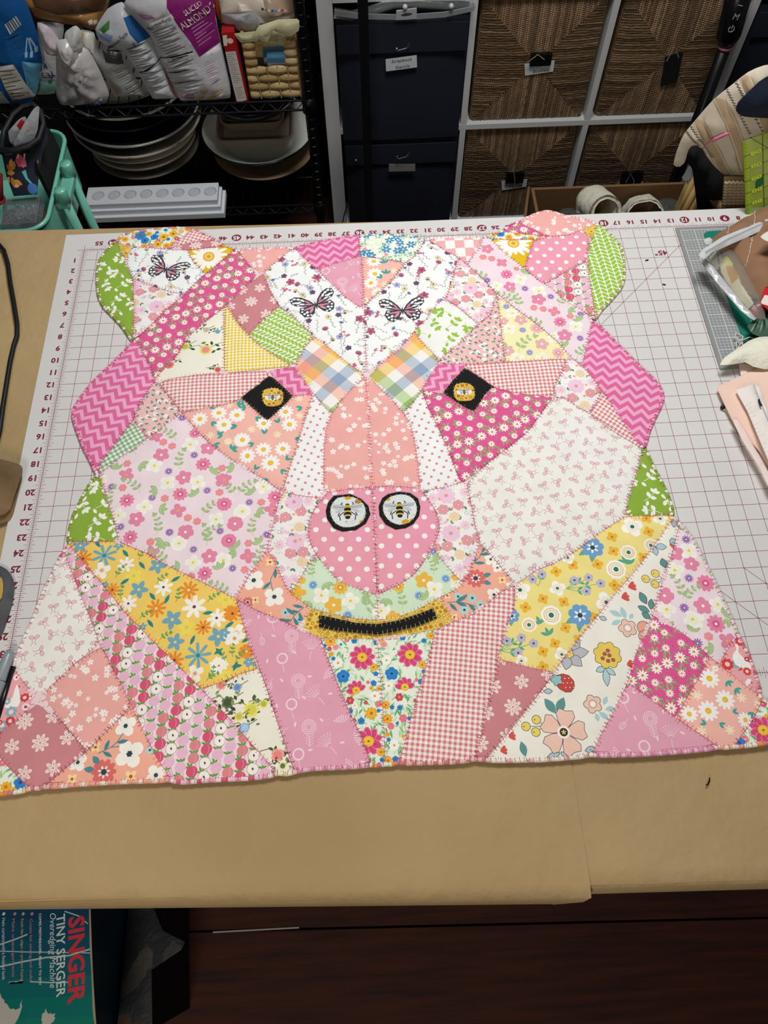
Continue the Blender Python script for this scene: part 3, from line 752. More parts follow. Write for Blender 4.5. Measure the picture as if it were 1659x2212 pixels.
    if f == 'meadow':
        gc = ['#7fbf7b', '#a5d49b', '#5da75f', '#c6e3b8']
        for (x, y, i, j) in lattice(0.5, 0.46, 0.5, 0.2, 0.25):
            a = rnd.uniform(.6, 2.5)
            for q in range(3): Mo.append((lens(x + rnd.uniform(-.2, .2), y + rnd.uniform(-.2, .2), rnd.uniform(.3, .5), .055, a + rnd.uniform(-.8, .8)), rnd.choice(gc)))
        def cosmos(x, y, r, half=False):
            a0 = rnd.uniform(0, 1); n = 9
            for k in range(n):
                t = a0 + 2 * math.pi * k / n
                if half and math.sin(t) < -0.25: continue
                Mo.append((petal(x, y, .1 * r, r, r * .33, t, 3, .8), '#e889a4')); Mo.append((petal(x, y, .1 * r, r * .93, r * .28, t, 3, .8), '#d8386c'))
                Mo.append((lens(x, y, r * .62, r * .08, t), '#a8224e'))
            Mo.append((ell(x, y, r * .4, r * .38, 0, 12), '#f1a91f')); Mo.append((ell(x, y, r * .33, r * .3, 0, 10), '#f6bf35')); Mo.append((ell(x, y, r * .1, r * .08, 0, 7), '#6a6a20'))
        N_ = 'N'
        if key in ('mead4', 'mead5'):
            for s in [(292, 345, 48), (725, 320, 42), (620, 640, 48), (745, 550, 42), (795, 1080, 48), (440, 725, 30), (880, 695, 25), (370, 280, 24), (800, 250, 24), (480, 1180, 30)]:
                q = zp(N_, s[0], s[1]); r = zr(N_, *s); Mo += flower(q[0], q[1], r, 8, '#fbfaf4', '#e9a328', None, 0, .26)
            for s in [(225, 150, 52), (610, 380, 40), (1120, 100, 34), (1045, 360, 38), (590, 795, 58), (720, 720, 42), (735, 845, 48), (675, 1140, 42), (740, 1215, 40), (235, 265, 22), (655, 575, 24), (875, 1000, 20), (685, 130, 28), (735, 985, 24), (420, 625, 22), (590, 570, 22)]:
                q = zp(N_, s[0], s[1]); r = zr(N_, *s); Mo += flower(q[0], q[1], r, 10, '#f2a51e', '#c56a12', r * .25, .2, .3, .5, '#f7bb33')
            for s in [(338, 465, 60), (772, 440, 60), (630, 440, 24), (500, 865, 32), (1060, 145, 24), (870, 115, 28), (437, 145, 28), (845, 745, 26), (775, 740, 22), (610, 525, 28), (405, 775, 22), (745, 1030, 20), (685, 1298, 30), (805, 1205, 30), (250, 305, 20), (630, 160, 24), (1060, 420, 22), (1030, 510, 26), (930, 840, 20), (655, 770, 18), (820, 885, 14), (685, 1210, 22), (172, 190, 20), (318, 178, 13)]:
                q = zp(N_, s[0], s[1]); r = zr(N_, *s); Mo += flower(q[0], q[1], r, 5, '#1f74c8', '#16407a', None, .3, .25, .4, '#2a8ad8')
            for s in [(270, 205, 28), (700, 175, 32), (400, 680, 38), (840, 650, 38), (875, 840, 38), (765, 910, 32), (655, 710, 30), (215, 218, 22), (560, 518, 18), (540, 700, 20), (995, 495, 18), (370, 135, 26), (800, 110, 26), (440, 860, 18), (985, 680, 20), (630, 1300, 22), (770, 1290, 20)]:
                q = zp(N_, s[0], s[1]); r = zr(N_, *s); Mo += flower(q[0], q[1], r, 6, rnd.choice(['#ea6a86', '#c33b50', '#f08ca0']), '#e9882b', None, .1, .3)
            for s in [(508, 293, 118), (935, 270, 118), (565, 1045, 128)]: q = zp(N_, s[0], s[1]); cosmos(q[0], q[1], zr(N_, *s))
            for s in [(455, 590, 92), (890, 560, 92)]: q = zp(N_, s[0], s[1]); cosmos(q[0], q[1], zr(N_, *s), True)
        else:
            for (x, y, i, j) in lattice(0.62, 0.55, 0.5, 0.3, 0.25):
                k = rnd.random(); a = rnd.uniform(0, 6)
                if k < .3: Mo += flower(x, y, .27, 9, '#f2a51e', '#c9701a', None, a, .35)
                elif k < .5: Mo += flower(x, y, rnd.choice([.32, .16]), 5, '#1f74c8', '#17407c', None, a, .28)
                elif k < .72: Mo += flower(x, y, .2, 5, rnd.choice(['#e96f8b', '#d8436f', '#f39a86']), '#f3c14d', None, a, .3)
                elif k < .85: Mo += flower(x, y, .2, 7, '#fcfaf5', '#eda531', None, a, .3)
            if key == 'mead6':
                q = zp('Q', 1610, 1360); cosmos(q[0], q[1], zr('Q', 1610, 1360, 125))
                q = zp('Q', 1400, 1470); Mo += flower(q[0], q[1], zr('Q', 1400, 1470, 55), 6, '#1f74c8', '#17407c', None, .2, .25)
            if key == 'mead1':
                for s in [(640, 255, 44, 'b'), (848, 268, 36, 'o'), (933, 240, 36, 'o'), (795, 330, 32, 'o')]:
                    q = zp('A', s[0], s[1]); r = zr('A', *s[:3]) * 1.2; Mo += flower(q[0], q[1], r, 7, '#1f74c8' if s[3] == 'b' else '#f4a81c', '#7a4a18', None, 0, .3)
        return '#e9f2df', Mo, cf
    if f in ('daisy1', 'daisy2'):
        t, X_, Y_, r_ = ('A', 1250, 440, 148) if f == 'daisy1' else ('C', 1280, 320, 150)
        q = zp(t, X_, Y_); r = zr(t, X_, Y_, r_); n = 15
        for k in range(n):
            a = 2 * math.pi * k / n + .15; Mo.append((petal(q[0], q[1], r * .2, r * (1 + .18 * math.sin(k * 2.1)) * 1.12, r * .15, a, 3, .75), '#fbf8f0'))
        Mo += [(ell(q[0], q[1], r * .36, r * .4, 0, 14), '#e3ac2f'), (ell(q[0], q[1], r * .26, r * .28, 0, 12), '#efc95a'), (ell(q[0], q[1], r * .12, r * .13, 0, 8), '#cf8f25')]
        return '#e0b40c', Mo, cf
    if f.startswith('lil'):
        pal = {'P': ('#f0dae2', '#e57d9f', '#e8789c', '#f6f4ea', '#8a62a8', '#ee8b8b', '#9db97c', '#f0a53c'),
               'Y': ('#f4edb0', '#e3a9a8', '#eab0ac', '#f8f6ea', '#8488cf', '#ee8b8b', '#a8bd80', '#f0a53c'),
               'G': ('#cfe8c6', '#eab239', '#eab23c', '#f7f6ea', '#5f8fd4', '#f0b23c', '#9fbc7c', '#f0a53c')}[f[3]]
        base, pk, dh, wh, pu, co, gl, oc = pal
        L_ = {
         'lilP1': 'E po600,945,72 po865,605,62 co930,655 co1008,690 pk912,768 wh1170,675 pu1205,768 pk1330,705 co605,845 lf720,850 wh850,865 vn740,1060 pu978,915 pk1112,968 wh968,1018 wh1235,1010 dh1285,850 co1452,883 lf1360,930 po1455,990 vn1590,1080 pu465,1052 co567,1063 dh605,1175 pu830,1150 co942,1158 dh1080,1118 pu1320,1083 co1430,1100 vn470,1190 lf880,1080 lf1220,1130 wh760,1235 po1062,1265 lf890,1250 vn1290,1270 dh1475,1208 pk690,1342 wh525,1308 vn880,1440 co1148,1328 co1230,1360 wh1400,1342 pk1570,1380 wh1630,1270 pu548,1408 pu985,1460 pk1130,1455 vn1290,1490 pu1435,1445 dh632,1500 co813,1545 wh1068,1555 lf930,1540 dh1513,1532 po825,1640 pu1198,1612 lf1590,1600 vn1060,600 vn1100,850 pu1095,435 dh1210,570,52 vn700,720 lf500,900 wh385,985,50 F po20,1195 dh20,1410 wh370,1255 wh183,1480 dh475,1350 po450,1460 pu245,1398 co353,1398 lf310,1475 vn160,1290 lf280,1320 lf110,1090 co0,1090 L pk118,345 dh60,497 po235,635 co240,522 lf345,520 lf130,590 vn300,410 pu400,440 pu97,745 co205,757 wh10,670 vn70,940 vn350,690 J wh1320,318 pk1465,262 wh1590,300 dh1425,415 pk1250,45 pu1110,48 co937,135 wh1192,145 vn1100,280 vn1450,120 dh1640,120 lf1560,380 co1300,440 lf1200,360 lf1050,120',
         'lilP2': 'C pk1047,375,62 co1007,450 co1085,465 po1175,500,60 dh1218,603,60 pk1247,712,62 wh1340,650,70 co1307,552,30 vn1060,620 wh1130,700,60 pu1045,650 pu1383,728 wh1508,752 pk1503,825 pu1615,798 vn1330,860 lf1390,600 D co302,942 co385,953 po483,975,62 dh535,1070,62 co627,1017 vn530,890 lf610,950 pu720,997 wh675,1112 pk577,1190 pu715,1215 lf720,1060 vn690,1350 vn390,1080 lf225,640 vn150,860 wh480,1190,50 lf590,1290',
         'lilP3': 'Q pk1070,250,85 wh1205,235,82 wh745,270,80 pu903,268,45 dh1095,45,82 wh1005,375,84 dh1187,410,85 vn920,170,110 pk735,150,78 co1120,523,42 pu1025,580,48 lf1170,640 po1290,560,80 vn830,420 lf980,480 lf1310,370 lf1250,330 O pk1630,440,65 wh1500,490 wh1610,335 pu1590,245 pu1610,555 wh1435,800 pu1575,790 vn1560,680 wh1640,880 pk1495,350 pk1420,690 lf1580,170',
         'lilY': 'D pu55,930 wh108,990,66 pk185,1050,66 dh325,1125,66 wh80,1130,66 pu200,1145 vn170,1290,140 pk372,1270,70 wh475,1215,60 pk70,1325,64 pu263,1343 wh152,1390,66 wh375,1385,64 dh520,1345,62 pk30,1060,50 lf20,1240',
         'lilG': 'L vn830,790,90 pu815,893,42 dh1060,915,70 wh890,985,82 pk1000,1070,82 wh1150,1035,82 lf930,870 vn1320,1130 lf1250,1010 pu1125,1160,42 po680,960,75 co715,850 lf760,1030 M pu645,590,40 vn650,760,90 pk560,850,82 wh655,930,86 pu758,835,42 vn370,1060 pu518,987,42 wh180,1120,84 lf230,1010 lf590,1010 wh850,870,60 vn50,1060 co840,820 pk290,1185,70 lf640,650 dh335,905,55'}[f]
        t = 'X'
        for w in L_.split():
            if len(w) == 1: t = w; continue
            ty = w[:2]; a = w[2:].split(','); X_, Y_ = float(a[0]), float(a[1])
            r_ = float(a[2]) if len(a) > 2 else {'po': 72, 'pk': 74, 'dh': 68, 'wh': 76, 'pu': 38, 'co': 38, 'vn': 110, 'lf': 90}[ty]
            if t == 'D' or t == 'C': r_ *= 0.92
            q = zp(t, X_, Y_); r = zr(t, X_, Y_, r_); a = rnd.uniform(0, 6)
            if ty == 'po':
                Mo += flower(q[0], q[1], r, 4, pk, oc, r * .42, a, .18)
            elif ty == 'pk': Mo += flower(q[0], q[1], r, 5, pk, '#fbf3ef', r * .43, a, .17)
            elif ty == 'dh': Mo += flower(q[0], q[1], r, 10, dh, '#fbf3ef', r * .27, a, .16, .42, '#d84f85' if f[3] == 'P' else ('#d98f93' if f[3] == 'Y' else '#d99320'))
            elif ty == 'wh':
                Mo += flower(q[0], q[1], r, 4, wh, None, r * .44, a)
                for k in range(12): Mo += line([(q[0] + r * .28 * math.cos(a + k * .52), q[1] + r * .28 * math.sin(a + k * .52)), (q[0] + r * .6 * math.cos(a + k * .52), q[1] + r * .6 * math.sin(a + k * .52))], .018, '#e3cf7a')
                Mo.append((ell(q[0], q[1], r * .19, r * .19, 0, 8), '#e2d32c'))
            elif ty == 'pu': Mo += flower(q[0], q[1], r, 11, pu, '#f6f2f4', r * .15, a, .16, .6, pu)
            elif ty == 'co': Mo += flower(q[0], q[1], r, 6, co if f[3] != 'P' else '#ef8790', '#f3a24c', None, a, .22)
            elif ty == 'vn': Mo += sprig(q[0] - r * .1, q[1] - r * .5, r * 1.9, 1.3 if X_ % 40 < 20 else 2.0, gl, gl, 4, r * .5, r * .15, 1.0 if Y_ % 20 < 10 else -1.2, .022)
            elif ty == 'lf':
                for k in range(3):
                    aa = a + k * .8; Mo.append((lens(q[0], q[1], r * .95, r * .23, aa), gl)); Mo += line([(q[0] + r * .1 * math.cos(aa), q[1] + r * .1 * math.sin(aa)), (q[0] + r * .6 * math.cos(aa), q[1] + r * .6 * math.sin(aa))], .018, '#d8e6b8')
        return base, Mo, cf
    if f == 'pda':
        L_ = 'E da1255,445 da1425,390 da1588,412 da1470,497 da1630,630 cf1350,590 cf1512,645 cf1520,320 tl1340,350 tl1360,470 tl1580,520 tl1590,310 tl1640,320 tl1450,590 tl1380,665 tl1540,720 F da135,620 da20,705 da375,690 da605,703 da570,590 da185,840 da372,925 da545,918 da228,980 da435,1045,88 cf265,745 cf497,790 cf55,850 cf695,620 cf690,470 tl130,520 tl215,540 tl300,630 tl510,690 tl720,545 tl140,715 tl380,790 tl290,870 tl80,925 tl570,1020 tl530,1100 tl290,1105 tl420,1190 tl650,830 tl10,800 B da1275,485,68 da1285,600,72 da1250,680,66 da1315,765,62 cf1455,570 cf1380,690 tl1375,500 tl1385,600 tl1350,640 da1200,830,30 C cf140,705 Q da1125,900,88 da1265,1090,88 da1115,1190,92 da950,1215,74 da1450,1270,70 cf1020,1050,46 cf1415,1070,46 cf1310,1360,46 cf1060,1370,46 tl1285,920 tl1355,990 tl1330,1200 tl1100,1310 tl1210,1300 da1180,810,30 tl1520,1200 cf1560,1120'
        t = 'X'
        for w in L_.split():
            if len(w) == 1: t = w; continue
            ty = w[:2]; a = w[2:].split(','); X_, Y_ = float(a[0]), float(a[1])
            q = zp(t, X_, Y_)
            if not (x0 - 1 < q[0] < x1 + 1 and y0 - 1 < q[1] < y1 + 1): continue
            r = zr(t, X_, Y_, float(a[2]) if len(a) > 2 else {'da': 74, 'cf': 40, 'tl': 62}[ty]); a = rnd.uniform(0, 6)
            if ty == 'da': Mo += flower(q[0], q[1], r, 11, '#fbf7f0', '#f3bf2e', r * .2, a, .25, .31, '#e9a52a')
            elif ty == 'cf': Mo += flower(q[0], q[1], r, 7, '#fbe9c4', '#f3dca6', r * .16, a, .2)
            else:
                for k in range(2 + int(X_) % 2): Mo.append((lens(q[0], q[1], r, r * .2, a + k * .85), '#2f9c8f'))
        return '#f6b2a3', Mo, cf
    if f == 'yelL':
        L_ = 'J b8525,255,112 b81365,1150,118 b5310,165,75 b51000,345,80 b5835,560,85 b51135,830,92 b51160,1030,82 b51545,980,92 o8595,560,68 o8990,730,88 o81280,565,88 o81410,900,70 o8330,280,84 o81150,1190,84 o81650,770,70 w6720,335,78 w61055,540,84 w6740,685,80 w61330,715,108 w61530,815,88 w61550,1240,84 w4500,385,80 w41335,1310,80 y0790,440,75 y01260,900,78 y01610,650,70 tl710,230 tl860,340 tl705,490 tl955,620 tl1085,650 tl1160,467 tl935,860 tl1450,770 tl1315,1015 tl1545,1115 tl460,145 sg840,260 sg630,420 sg1000,480 sg680,610 sg840,790 sg1165,640 sg1450,640 sg1020,980 sg1440,1340 sg1600,1180 b5650,160,50 w51660,990,70 b5530,510,35 b5870,890,38 L o895,1148,78 o8218,1485,68 w4130,1320,84 tl65,1250 tl130,1615 b525,1320,50 b5240,1580,45 sg100,1500 K o8965,115,68 w6720,245,76 tl720,120 tl865,250 b5985,210,48 w0860,0,60 sg870,180 b51050,225,30 tl960,10 sg620,330 y0780,330,60'
        t = 'X'
        for w in L_.split():
            if len(w) == 1: t = w; continue
            ty = w[:2]; a = w[2:].split(','); X_, Y_ = float(a[0]), float(a[1]); q = zp(t, X_, Y_)
            r = zr(t, X_, Y_, float(a[2]) if len(a) > 2 else 58) * 1.02; a = rnd.uniform(0, 6)
            if ty == 'b8': Mo += flower(q[0], q[1], r, 8, '#6aa3b4', '#1f7f80', r * .13, a, .16, tip=.6)
            elif ty == 'b5': Mo += flower(q[0], q[1], r, 5, '#68a0b4', '#f0d27a', r * .3, a, .16, tip=.8)
            elif ty == 'o8': Mo += flower(q[0], q[1], r, 9, '#ec8320', rnd.choice(['#6b3020', '#f4dc8a']), r * .15, a, .16, tip=.6)
            elif ty[0] == 'w':
                Mo += flower(q[0], q[1], r, {'w6': 7, 'w5': 5, 'w4': 4, 'w0': 5}[ty], '#fbf7ec', None, {'w6': r * .2}.get(ty, r * .38), a, tip=.7)
                if ty == 'w6': Mo.append((ell(q[0], q[1], r * .15, r * .15, 0, 8), rnd.choice(['#5a3040', '#e8862a'])))
                else:
                    for k in range(9): Mo += line([q, (q[0] + r * .33 * math.cos(k * .7), q[1] + r * .33 * math.sin(k * .7))], .03, '#e07b2a')
            elif ty == 'y0':
                Mo += flower(q[0], q[1], r, 5, '#f5dc50', None, r * .36, a)
                for k in range(5): Mo.append((ell(q[0] + r * .15 * math.cos(k * 1.26), q[1] + r * .15 * math.sin(k * 1.26), r * .05, r * .05, 0, 5), '#2c6a4a'))
            elif ty == 'tl': aa = rnd.choice([.1, .6, 1.2, -.9]); Mo.append((lens(q[0] - r * .8 * math.cos(aa), q[1] - r * .8 * math.sin(aa), r * 1.7, r * .3, aa), '#1c7a78'))
            else: Mo += sprig(q[0], q[1] - r * .6, r * 1.9, 1.2 + rnd.uniform(-.5, .8), '#4e9a45', '#3f8440', 3, r * .62, r * .15, rnd.choice([-.8, .8]), .03)
        return '#f5cb58', Mo, cf
    if f == 'yelR':
        Tt = 'O'
        def P_(X_, Y_): return zp(Tt, X_, Y_)
        for s in [(1000, 225), (1290, 185), (1275, 75), (885, 445), (688, 450), (1010, 340), (555, 500), (1018, 610), (450, 720), (312, 785), (615, 745), (630, 950), (545, 1075), (450, 1140), (865, 865), (1250, 385), (450, 1258), (735, 1040)]:
            q = P_(*s); r = zr(Tt, s[0], s[1], 46); Mo += flower(q[0], q[1], r, 4, '#eeb02c', '#b86418', r * .46, rnd.uniform(0, 1.5), .22)
        for st, fl in [((635, 640), [(700, 572), (812, 552), (908, 597), (795, 663)]), ((108, 1130), [(165, 1050), (278, 1028), (375, 1075), (255, 1148)]), ((415, 615), [(445, 520), (370, 560)])]:
            for g in fl:
                a = P_(*st); b = P_(*g); Mo += line([a, ((a[0] + b[0]) / 2, (a[1] + b[1]) / 2 - .05), b], .04, '#5fae84')
                m_ = ((a[0] * .45 + b[0] * .55), (a[1] * .45 + b[1] * .55)); an = math.atan2(b[1] - a[1], b[0] - a[0])
                for s in (.7, -.7): Mo.append((lens(m_[0], m_[1], .38, .075, an + s), '#4f9f7c'))
            for g in fl:
                b = P_(*g); r = zr(Tt, g[0], g[1], 38); Mo += flower(b[0], b[1], r, 5, '#b9b0cc', '#1f4a55', r * .5, .4, .26)
        for s in [(340, 380), (500, 1010), (430, 920), (1110, 430), (1150, 440)]:
            q = P_(*s)
            for k in range(3): Mo.append((lens(q[0], q[1], .5, .1, 1.0 + k * .9), '#4f9f7c'))
        for s in [(1160, 145, 88), (565, 635, 66), (1385, 78, 60), (955, 745, 88), (270, 645, 85), (600, 1160, 60), (280, 1210, 50), (650, 390, 55)]:
            q = P_(s[0], s[1]); r = zr(Tt, *s); Mo += flower(q[0], q[1], r, 4, '#fbfaf5', None, r * .46, .3)
            for k in range(14): Mo += line([(q[0] + r * .25 * math.cos(k * .45), q[1] + r * .25 * math.sin(k * .45)), (q[0] + r * .6 * math.cos(k * .45), q[1] + r * .6 * math.sin(k * .45))], .024, '#e2b63a')
            Mo.append((ell(q[0], q[1], r * .2, r * .2, 0, 8), '#1f5a4f'))
        for s in [(1130, 350, 66), (1030, 485, 82), (515, 850, 84), (340, 925, 62), (1310, 290, 58)]:
            q = P_(s[0], s[1]); r = zr(Tt, *s); Mo.append((ell(q[0], q[1], r, r, 0, 9), '#fbfaf5'))
            for rr_ in (.72, .5): Mo += ring(q[0], q[1], r * rr_, r * rr_ * .95, 0, .045, '#e0ad3c', 9)
            Mo.append((ell(q[0], q[1], r * .27, r * .27, 0, 8), '#1f6a55'))
        for s in [(845, 310, 90), (745, 850, 94), (205, 850, 60)]:
            q = P_(s[0], s[1]); r = zr(Tt, *s)
            for k in (3.6, 4.5): Mo.append((lens(q[0], q[1], r * 1.5, r * .28, k), '#5aa07e'))
            Mo += flower(q[0], q[1], r, 7, '#5f97cc', None, r * .42, .1)
            Mo += flower(q[0], q[1], r * .55, 6, '#f7f6f2', '#123f45', r * .1, .3, .42)
        return '#f1de7e', Mo, cf
    if f == 'coral':
        def P_(t, X_, Y_): return zp(t, X_, Y_)
        for s in [('I', 1130, 700, 98), ('I', 1165, 950, 130), ('I', 700, 1025, 85), ('I', 1400, 1140, 95), ('L', 285, 850, 100), ('L', 470, 1000, 98), ('M', 1160, 660, 62), ('M', 1190, 975, 66), ('M', 1220, 735, 50), ('M', 1335, 895, 40)]:
            q = P_(*s[:3]); r = zr(*s); Mo += flower(q[0], q[1], r, 4, '#fbf7ee', None, r * .46, .6 if s[0] == 'I' else .9)
            for k in range(12): Mo += line([(q[0] + r * .2 * math.cos(k * .52), q[1] + r * .2 * math.sin(k * .52)), (q[0] + r * .55 * math.cos(k * .52), q[1] + r * .55 * math.sin(k * .52))], .02, '#efe3bd')
            Mo += flower(q[0], q[1], r * .22, 6, '#1d3a45', '#1d3a45', r * .09, 0, .5)
        for s in [('I', 935, 1112, 112), ('M', 1025, 830, 90), ('L', 230, 1045, 50)]:
            q = P_(*s[:3]); r = zr(*s)
            if s[0] != 'L':
                for k in ((2.2, 2.9) if s[0] == 'I' else (.2, -.5)): Mo.append((lens(q[0] + r * .7 * math.cos(k), q[1] + r * .7 * math.sin(k), r * .95, r * .26, k + .1), '#45808a'))
            Mo += flower(q[0], q[1], r, 10, '#da5f5a', None, r * .26, 0); Mo += flower(q[0], q[1], r * .5, 7, '#f6e6dd', '#1b3a44', r * .09, .2, .5)
        for s in [('I', 650, 1175, 48), ('I', 1175, 1152, 60), ('I', 860, 890, 48), ('L', 430, 685, 44), ('L', 300, 1025, 38), ('L', 425, 1155, 25), ('M', 1263, 845, 42), ('M', 835, 1175, 36), ('M', 770, 985, 34)]:
            q = P_(*s[:3]); r = zr(*s); Mo += flower(q[0], q[1], r, 4, '#f6e08f', '#c2333c', r * .36, .8, .28)
        for s in [('L', 568, 1138, 40), ('L', 690, 1198, 38), ('M', 868, 993, 40), ('M', 995, 1008, 44), ('M', 925, 1112, 44), ('M', 1070, 1065, 42), ('I', 1345, 915, 40)]:
            q = P_(*s[:3]); r = zr(*s); Mo += flower(q[0], q[1], r, 6, '#a7d3cf', '#1d4250', r * .42, .2, .28)
        tc_ = '#3f7f86'
        for t, pts, lv in [('I', [(885, 945), (1000, 890), (1075, 885)], [(940, 925, 1.25), (1050, 850, .15), (925, 930, -.5)]), ('I', [(1000, 890), (1060, 840), (1105, 765)], []),
                           ('L', [(480, 740), (435, 850), (455, 950)], [(480, 740, -1.6), (440, 865, 3.9)]), ('L', [(730, 1090), (660, 1150), (600, 1230)], [(730, 1090, 2.9), (690, 1130, 3.1), (650, 1160, 2.4), (620, 1200, 3.3), (600, 1215, 2.9), (690, 1130, -1.3), (640, 1180, -1.1)]),
                           ('M', [(770, 1045), (880, 1040), (1030, 1080)], [(790, 1050, -.9), (850, 1045, -.4), (880, 1040, .7), (960, 1055, -.9), (850, 1040, .5)]), ('M', [(1090, 575), (1060, 640), (1000, 700)], [(1060, 620, .1), (1030, 680, 1.9), (1080, 600, 1.0), (1010, 690, -.1)]),
                           ('M', [(480, 100), (481, 101)], [])]:
            Mo += line([P_(t, *p) for p in pts], .05, tc_)
            for l in lv: q = P_(t, l[0], l[1]); Mo.append((lens(q[0], q[1], zr(t, l[0], l[1], 105), .11, l[2]), tc_)); Mo += line([q, (q[0] + .4 * math.cos(l[2]), q[1] + .4 * math.sin(l[2]))], .02, '#24505a')
        return '#f6a88e', Mo, cf
    if f == 'fruit':
        def P_(t, X_, Y_): return zp(t, X_, Y_)
        bk = '#3c3c40'
        def outl(poly, col, w=.03): return [(poly, col)] + line(poly + [poly[0]], w, bk)
        def scal(t, X_, Y_, R_, n, col, amp=.14, rot=0.0):
            q = P_(t, X_, Y_); r = zr(t, X_, Y_, R_); m = n * 5
            return outl([(q[0] + r * (1 - amp + amp * abs(math.sin(n * (2 * math.pi * k / m) / 2 + rot)) * 1.6) * math.cos(2 * math.pi * k / m), q[1] + r * (1 - amp + amp * abs(math.sin(n * (2 * math.pi * k / m) / 2 + rot)) * 1.6) * math.sin(2 * math.pi * k / m)) for k in range(m)], col)
        def leaf_(t, X_, Y_, L_, w, a, col, o=True):
            q = P_(t, X_, Y_); p = lens(q[0], q[1], zr(t, X_, Y_, L_), zr(t, X_, Y_, w), a, 4)
            return outl(p, col) if o else [(p, col)]
        for s in [(950, 260, 175, 52, .05), (945, 270, 150, 50, -.85), (940, 275, 140, 45, -1.9), (975, 230, 130, 40, .9)]: Mo += leaf_('P', s[0], s[1], s[2], s[3], s[4], '#b4b4bd')
        Mo += scal('P', 948, 262, 40, 6, '#ecc95f')
        for s in [(1270, 385, 95, 28, 3.5), (1268, 390, 165, 32, -1.62), (1272, 390, 105, 26, -.75)]: Mo += leaf_('P', s[0], s[1], s[2], s[3], s[4], '#a9cbd2')
        Mo += scal('P', 1290, 275, 118, 8, '#ecc84c', .12)
        for s in [(1293, 235), (1265, 265), (1307, 278), (1247, 305), (1295, 328), (1340, 320)]:
            q = P_('P', *s); r = zr('P', s[0], s[1], 17); Mo += outl(ell(q[0], q[1], r, r, 0, 9), '#b24a50', .025)
        q = P_('P', 910, 530); r = zr('P', 910, 530, 82); Mo += outl([(q[0] + r * a, q[1] + r * b) for a, b in ((-1.1, .55), (-.75, .95), (-.1, 1.08), (.55, .85), (1.0, .2), (.98, -.45), (.5, -.95), (-.1, -.95), (-.7, -.55), (-1.05, 0))], '#c0392f')
        for k in range(9): Mo.append((ell(q[0] + r * (-.4 + .45 * (k % 3)) + .1 * (k // 3), q[1] + r * (.55 - .5 * (k // 3)), r * .07, r * .07, 0, 6), '#f5e9e0'))
        Mo += scal('P', 835, 497, 48, 5, '#86bcc0', .25)
        for (X_, Y_) in ((1160, 712), (1472, 32)):
            Mo += scal('P', X_, Y_, 76, 5, '#f0c3ae', .2); q = P_('P', X_, Y_); r = zr('P', X_, Y_, 24); Mo.append((ell(q[0], q[1], r, r, 0, 10), '#fbf7f0'))
            for k in range(12): Mo.append((ell(q[0] + 1.45 * r * math.cos(k * .524), q[1] + 1.45 * r * math.sin(k * .524), .028, .028, 0, 5), '#5a4038'))
        for s in [('P', 1255, 720, 90, 22, 1.0), ('P', 1270, 760, 95, 24, .1), ('P', 1210, 780, 110, 26, -.7), ('P', 1190, 790, 80, 22, -1.5), ('O', 1110, 880, 110, 24, 1.75), ('O', 1080, 860, 110, 24, 2.6), ('O', 1070, 890, 90, 22, 3.5), ('O', 1140, 880, 60, 18, .9)]: Mo += leaf_(*s[:5], s[5], '#a4cbd0', False)
        for s in [('P', 830, 800, 165, 42, 2.1), ('P', 840, 800, 165, 42, 1.05), ('P', 560, 1185, 140, 34, 1.75), ('O', 1275, 760, 110, 30, 1.9), ('O', 1300, 820, 100, 26, 2.6), ('O', 1310, 800, 90, 26, 1.3), ('O', 1310, 870, 80, 26, 2.5), ('O', 1430, 470, 85, 32, 1.75)]: Mo += leaf_(*s[:5], s[5], '#4f8a84', s[0] == 'O')
        for s in [('P', 720, 600, 80, 24, 0), ('P', 750, 1190, 130, 26, .25), ('P', 945, 1205, 90, 24, 2.3), ('P', 1090, 1130, 110, 30, .15), ('O', 1345, 300, 90, 30, -.1), ('O', 1340, 300, 80, 22, -1.6), ('O', 900, 860, 60, 20, -.5)]: Mo += leaf_(*s[:5], s[5], '#a4c4cc')
        for t, X_, Y_ in (('P', 562, 912), ('P', 655, 852), ('P', 650, 963), ('O', 1267, 560), ('O', 1345, 515), ('O', 1342, 600)):
            e = ('P', 730, 912) if t == 'P' else ('O', 1420, 560)
            Mo += line([P_(t, X_, Y_), P_(*e)], .03, bk)
        for t, X_, Y_ in (('P', 562, 912), ('P', 655, 852), ('P', 650, 963), ('O', 1267, 560), ('O', 1345, 515), ('O', 1342, 600)):
            q = P_(t, X_, Y_); r = zr(t, X_, Y_, 40 if t == 'P' else 34); Mo += outl(ell(q[0], q[1], r, r, 0, 12), '#edd257'); Mo.append((ell(q[0] - r * .4, q[1], .04, .04, 0, 5), bk))
        c = P_('P', 898, 965)
        for k in range(5):
            a = math.pi / 2 - .35 + 2 * math.pi * k / 5 + .1; r = zr('P', 898, 965, 205)
            pts = [(0.12, .05), (.4, .28), (.75, .42), (1.0, .3), (.93, 0), (1.0, -.3), (.75, -.42), (.4, -.28), (.12, -.05)]
            Mo += outl([(c[0] + r * (u * math.cos(a) - v * math.sin(a)), c[1] + r * (u * math.sin(a) + v * math.cos(a))) for u, v in pts], '#f1c2ae')
        r = zr('P', 898, 965, 38); Mo.append((ell(c[0], c[1], r * 1.5, r * 1.5, 0, 12), '#fbf3ec')); Mo.append((ell(c[0], c[1], r, r, 0, 12), '#26262a')); Mo += flower(c[0], c[1], r * .6, 5, '#eccb45', None, r * .14, .3)
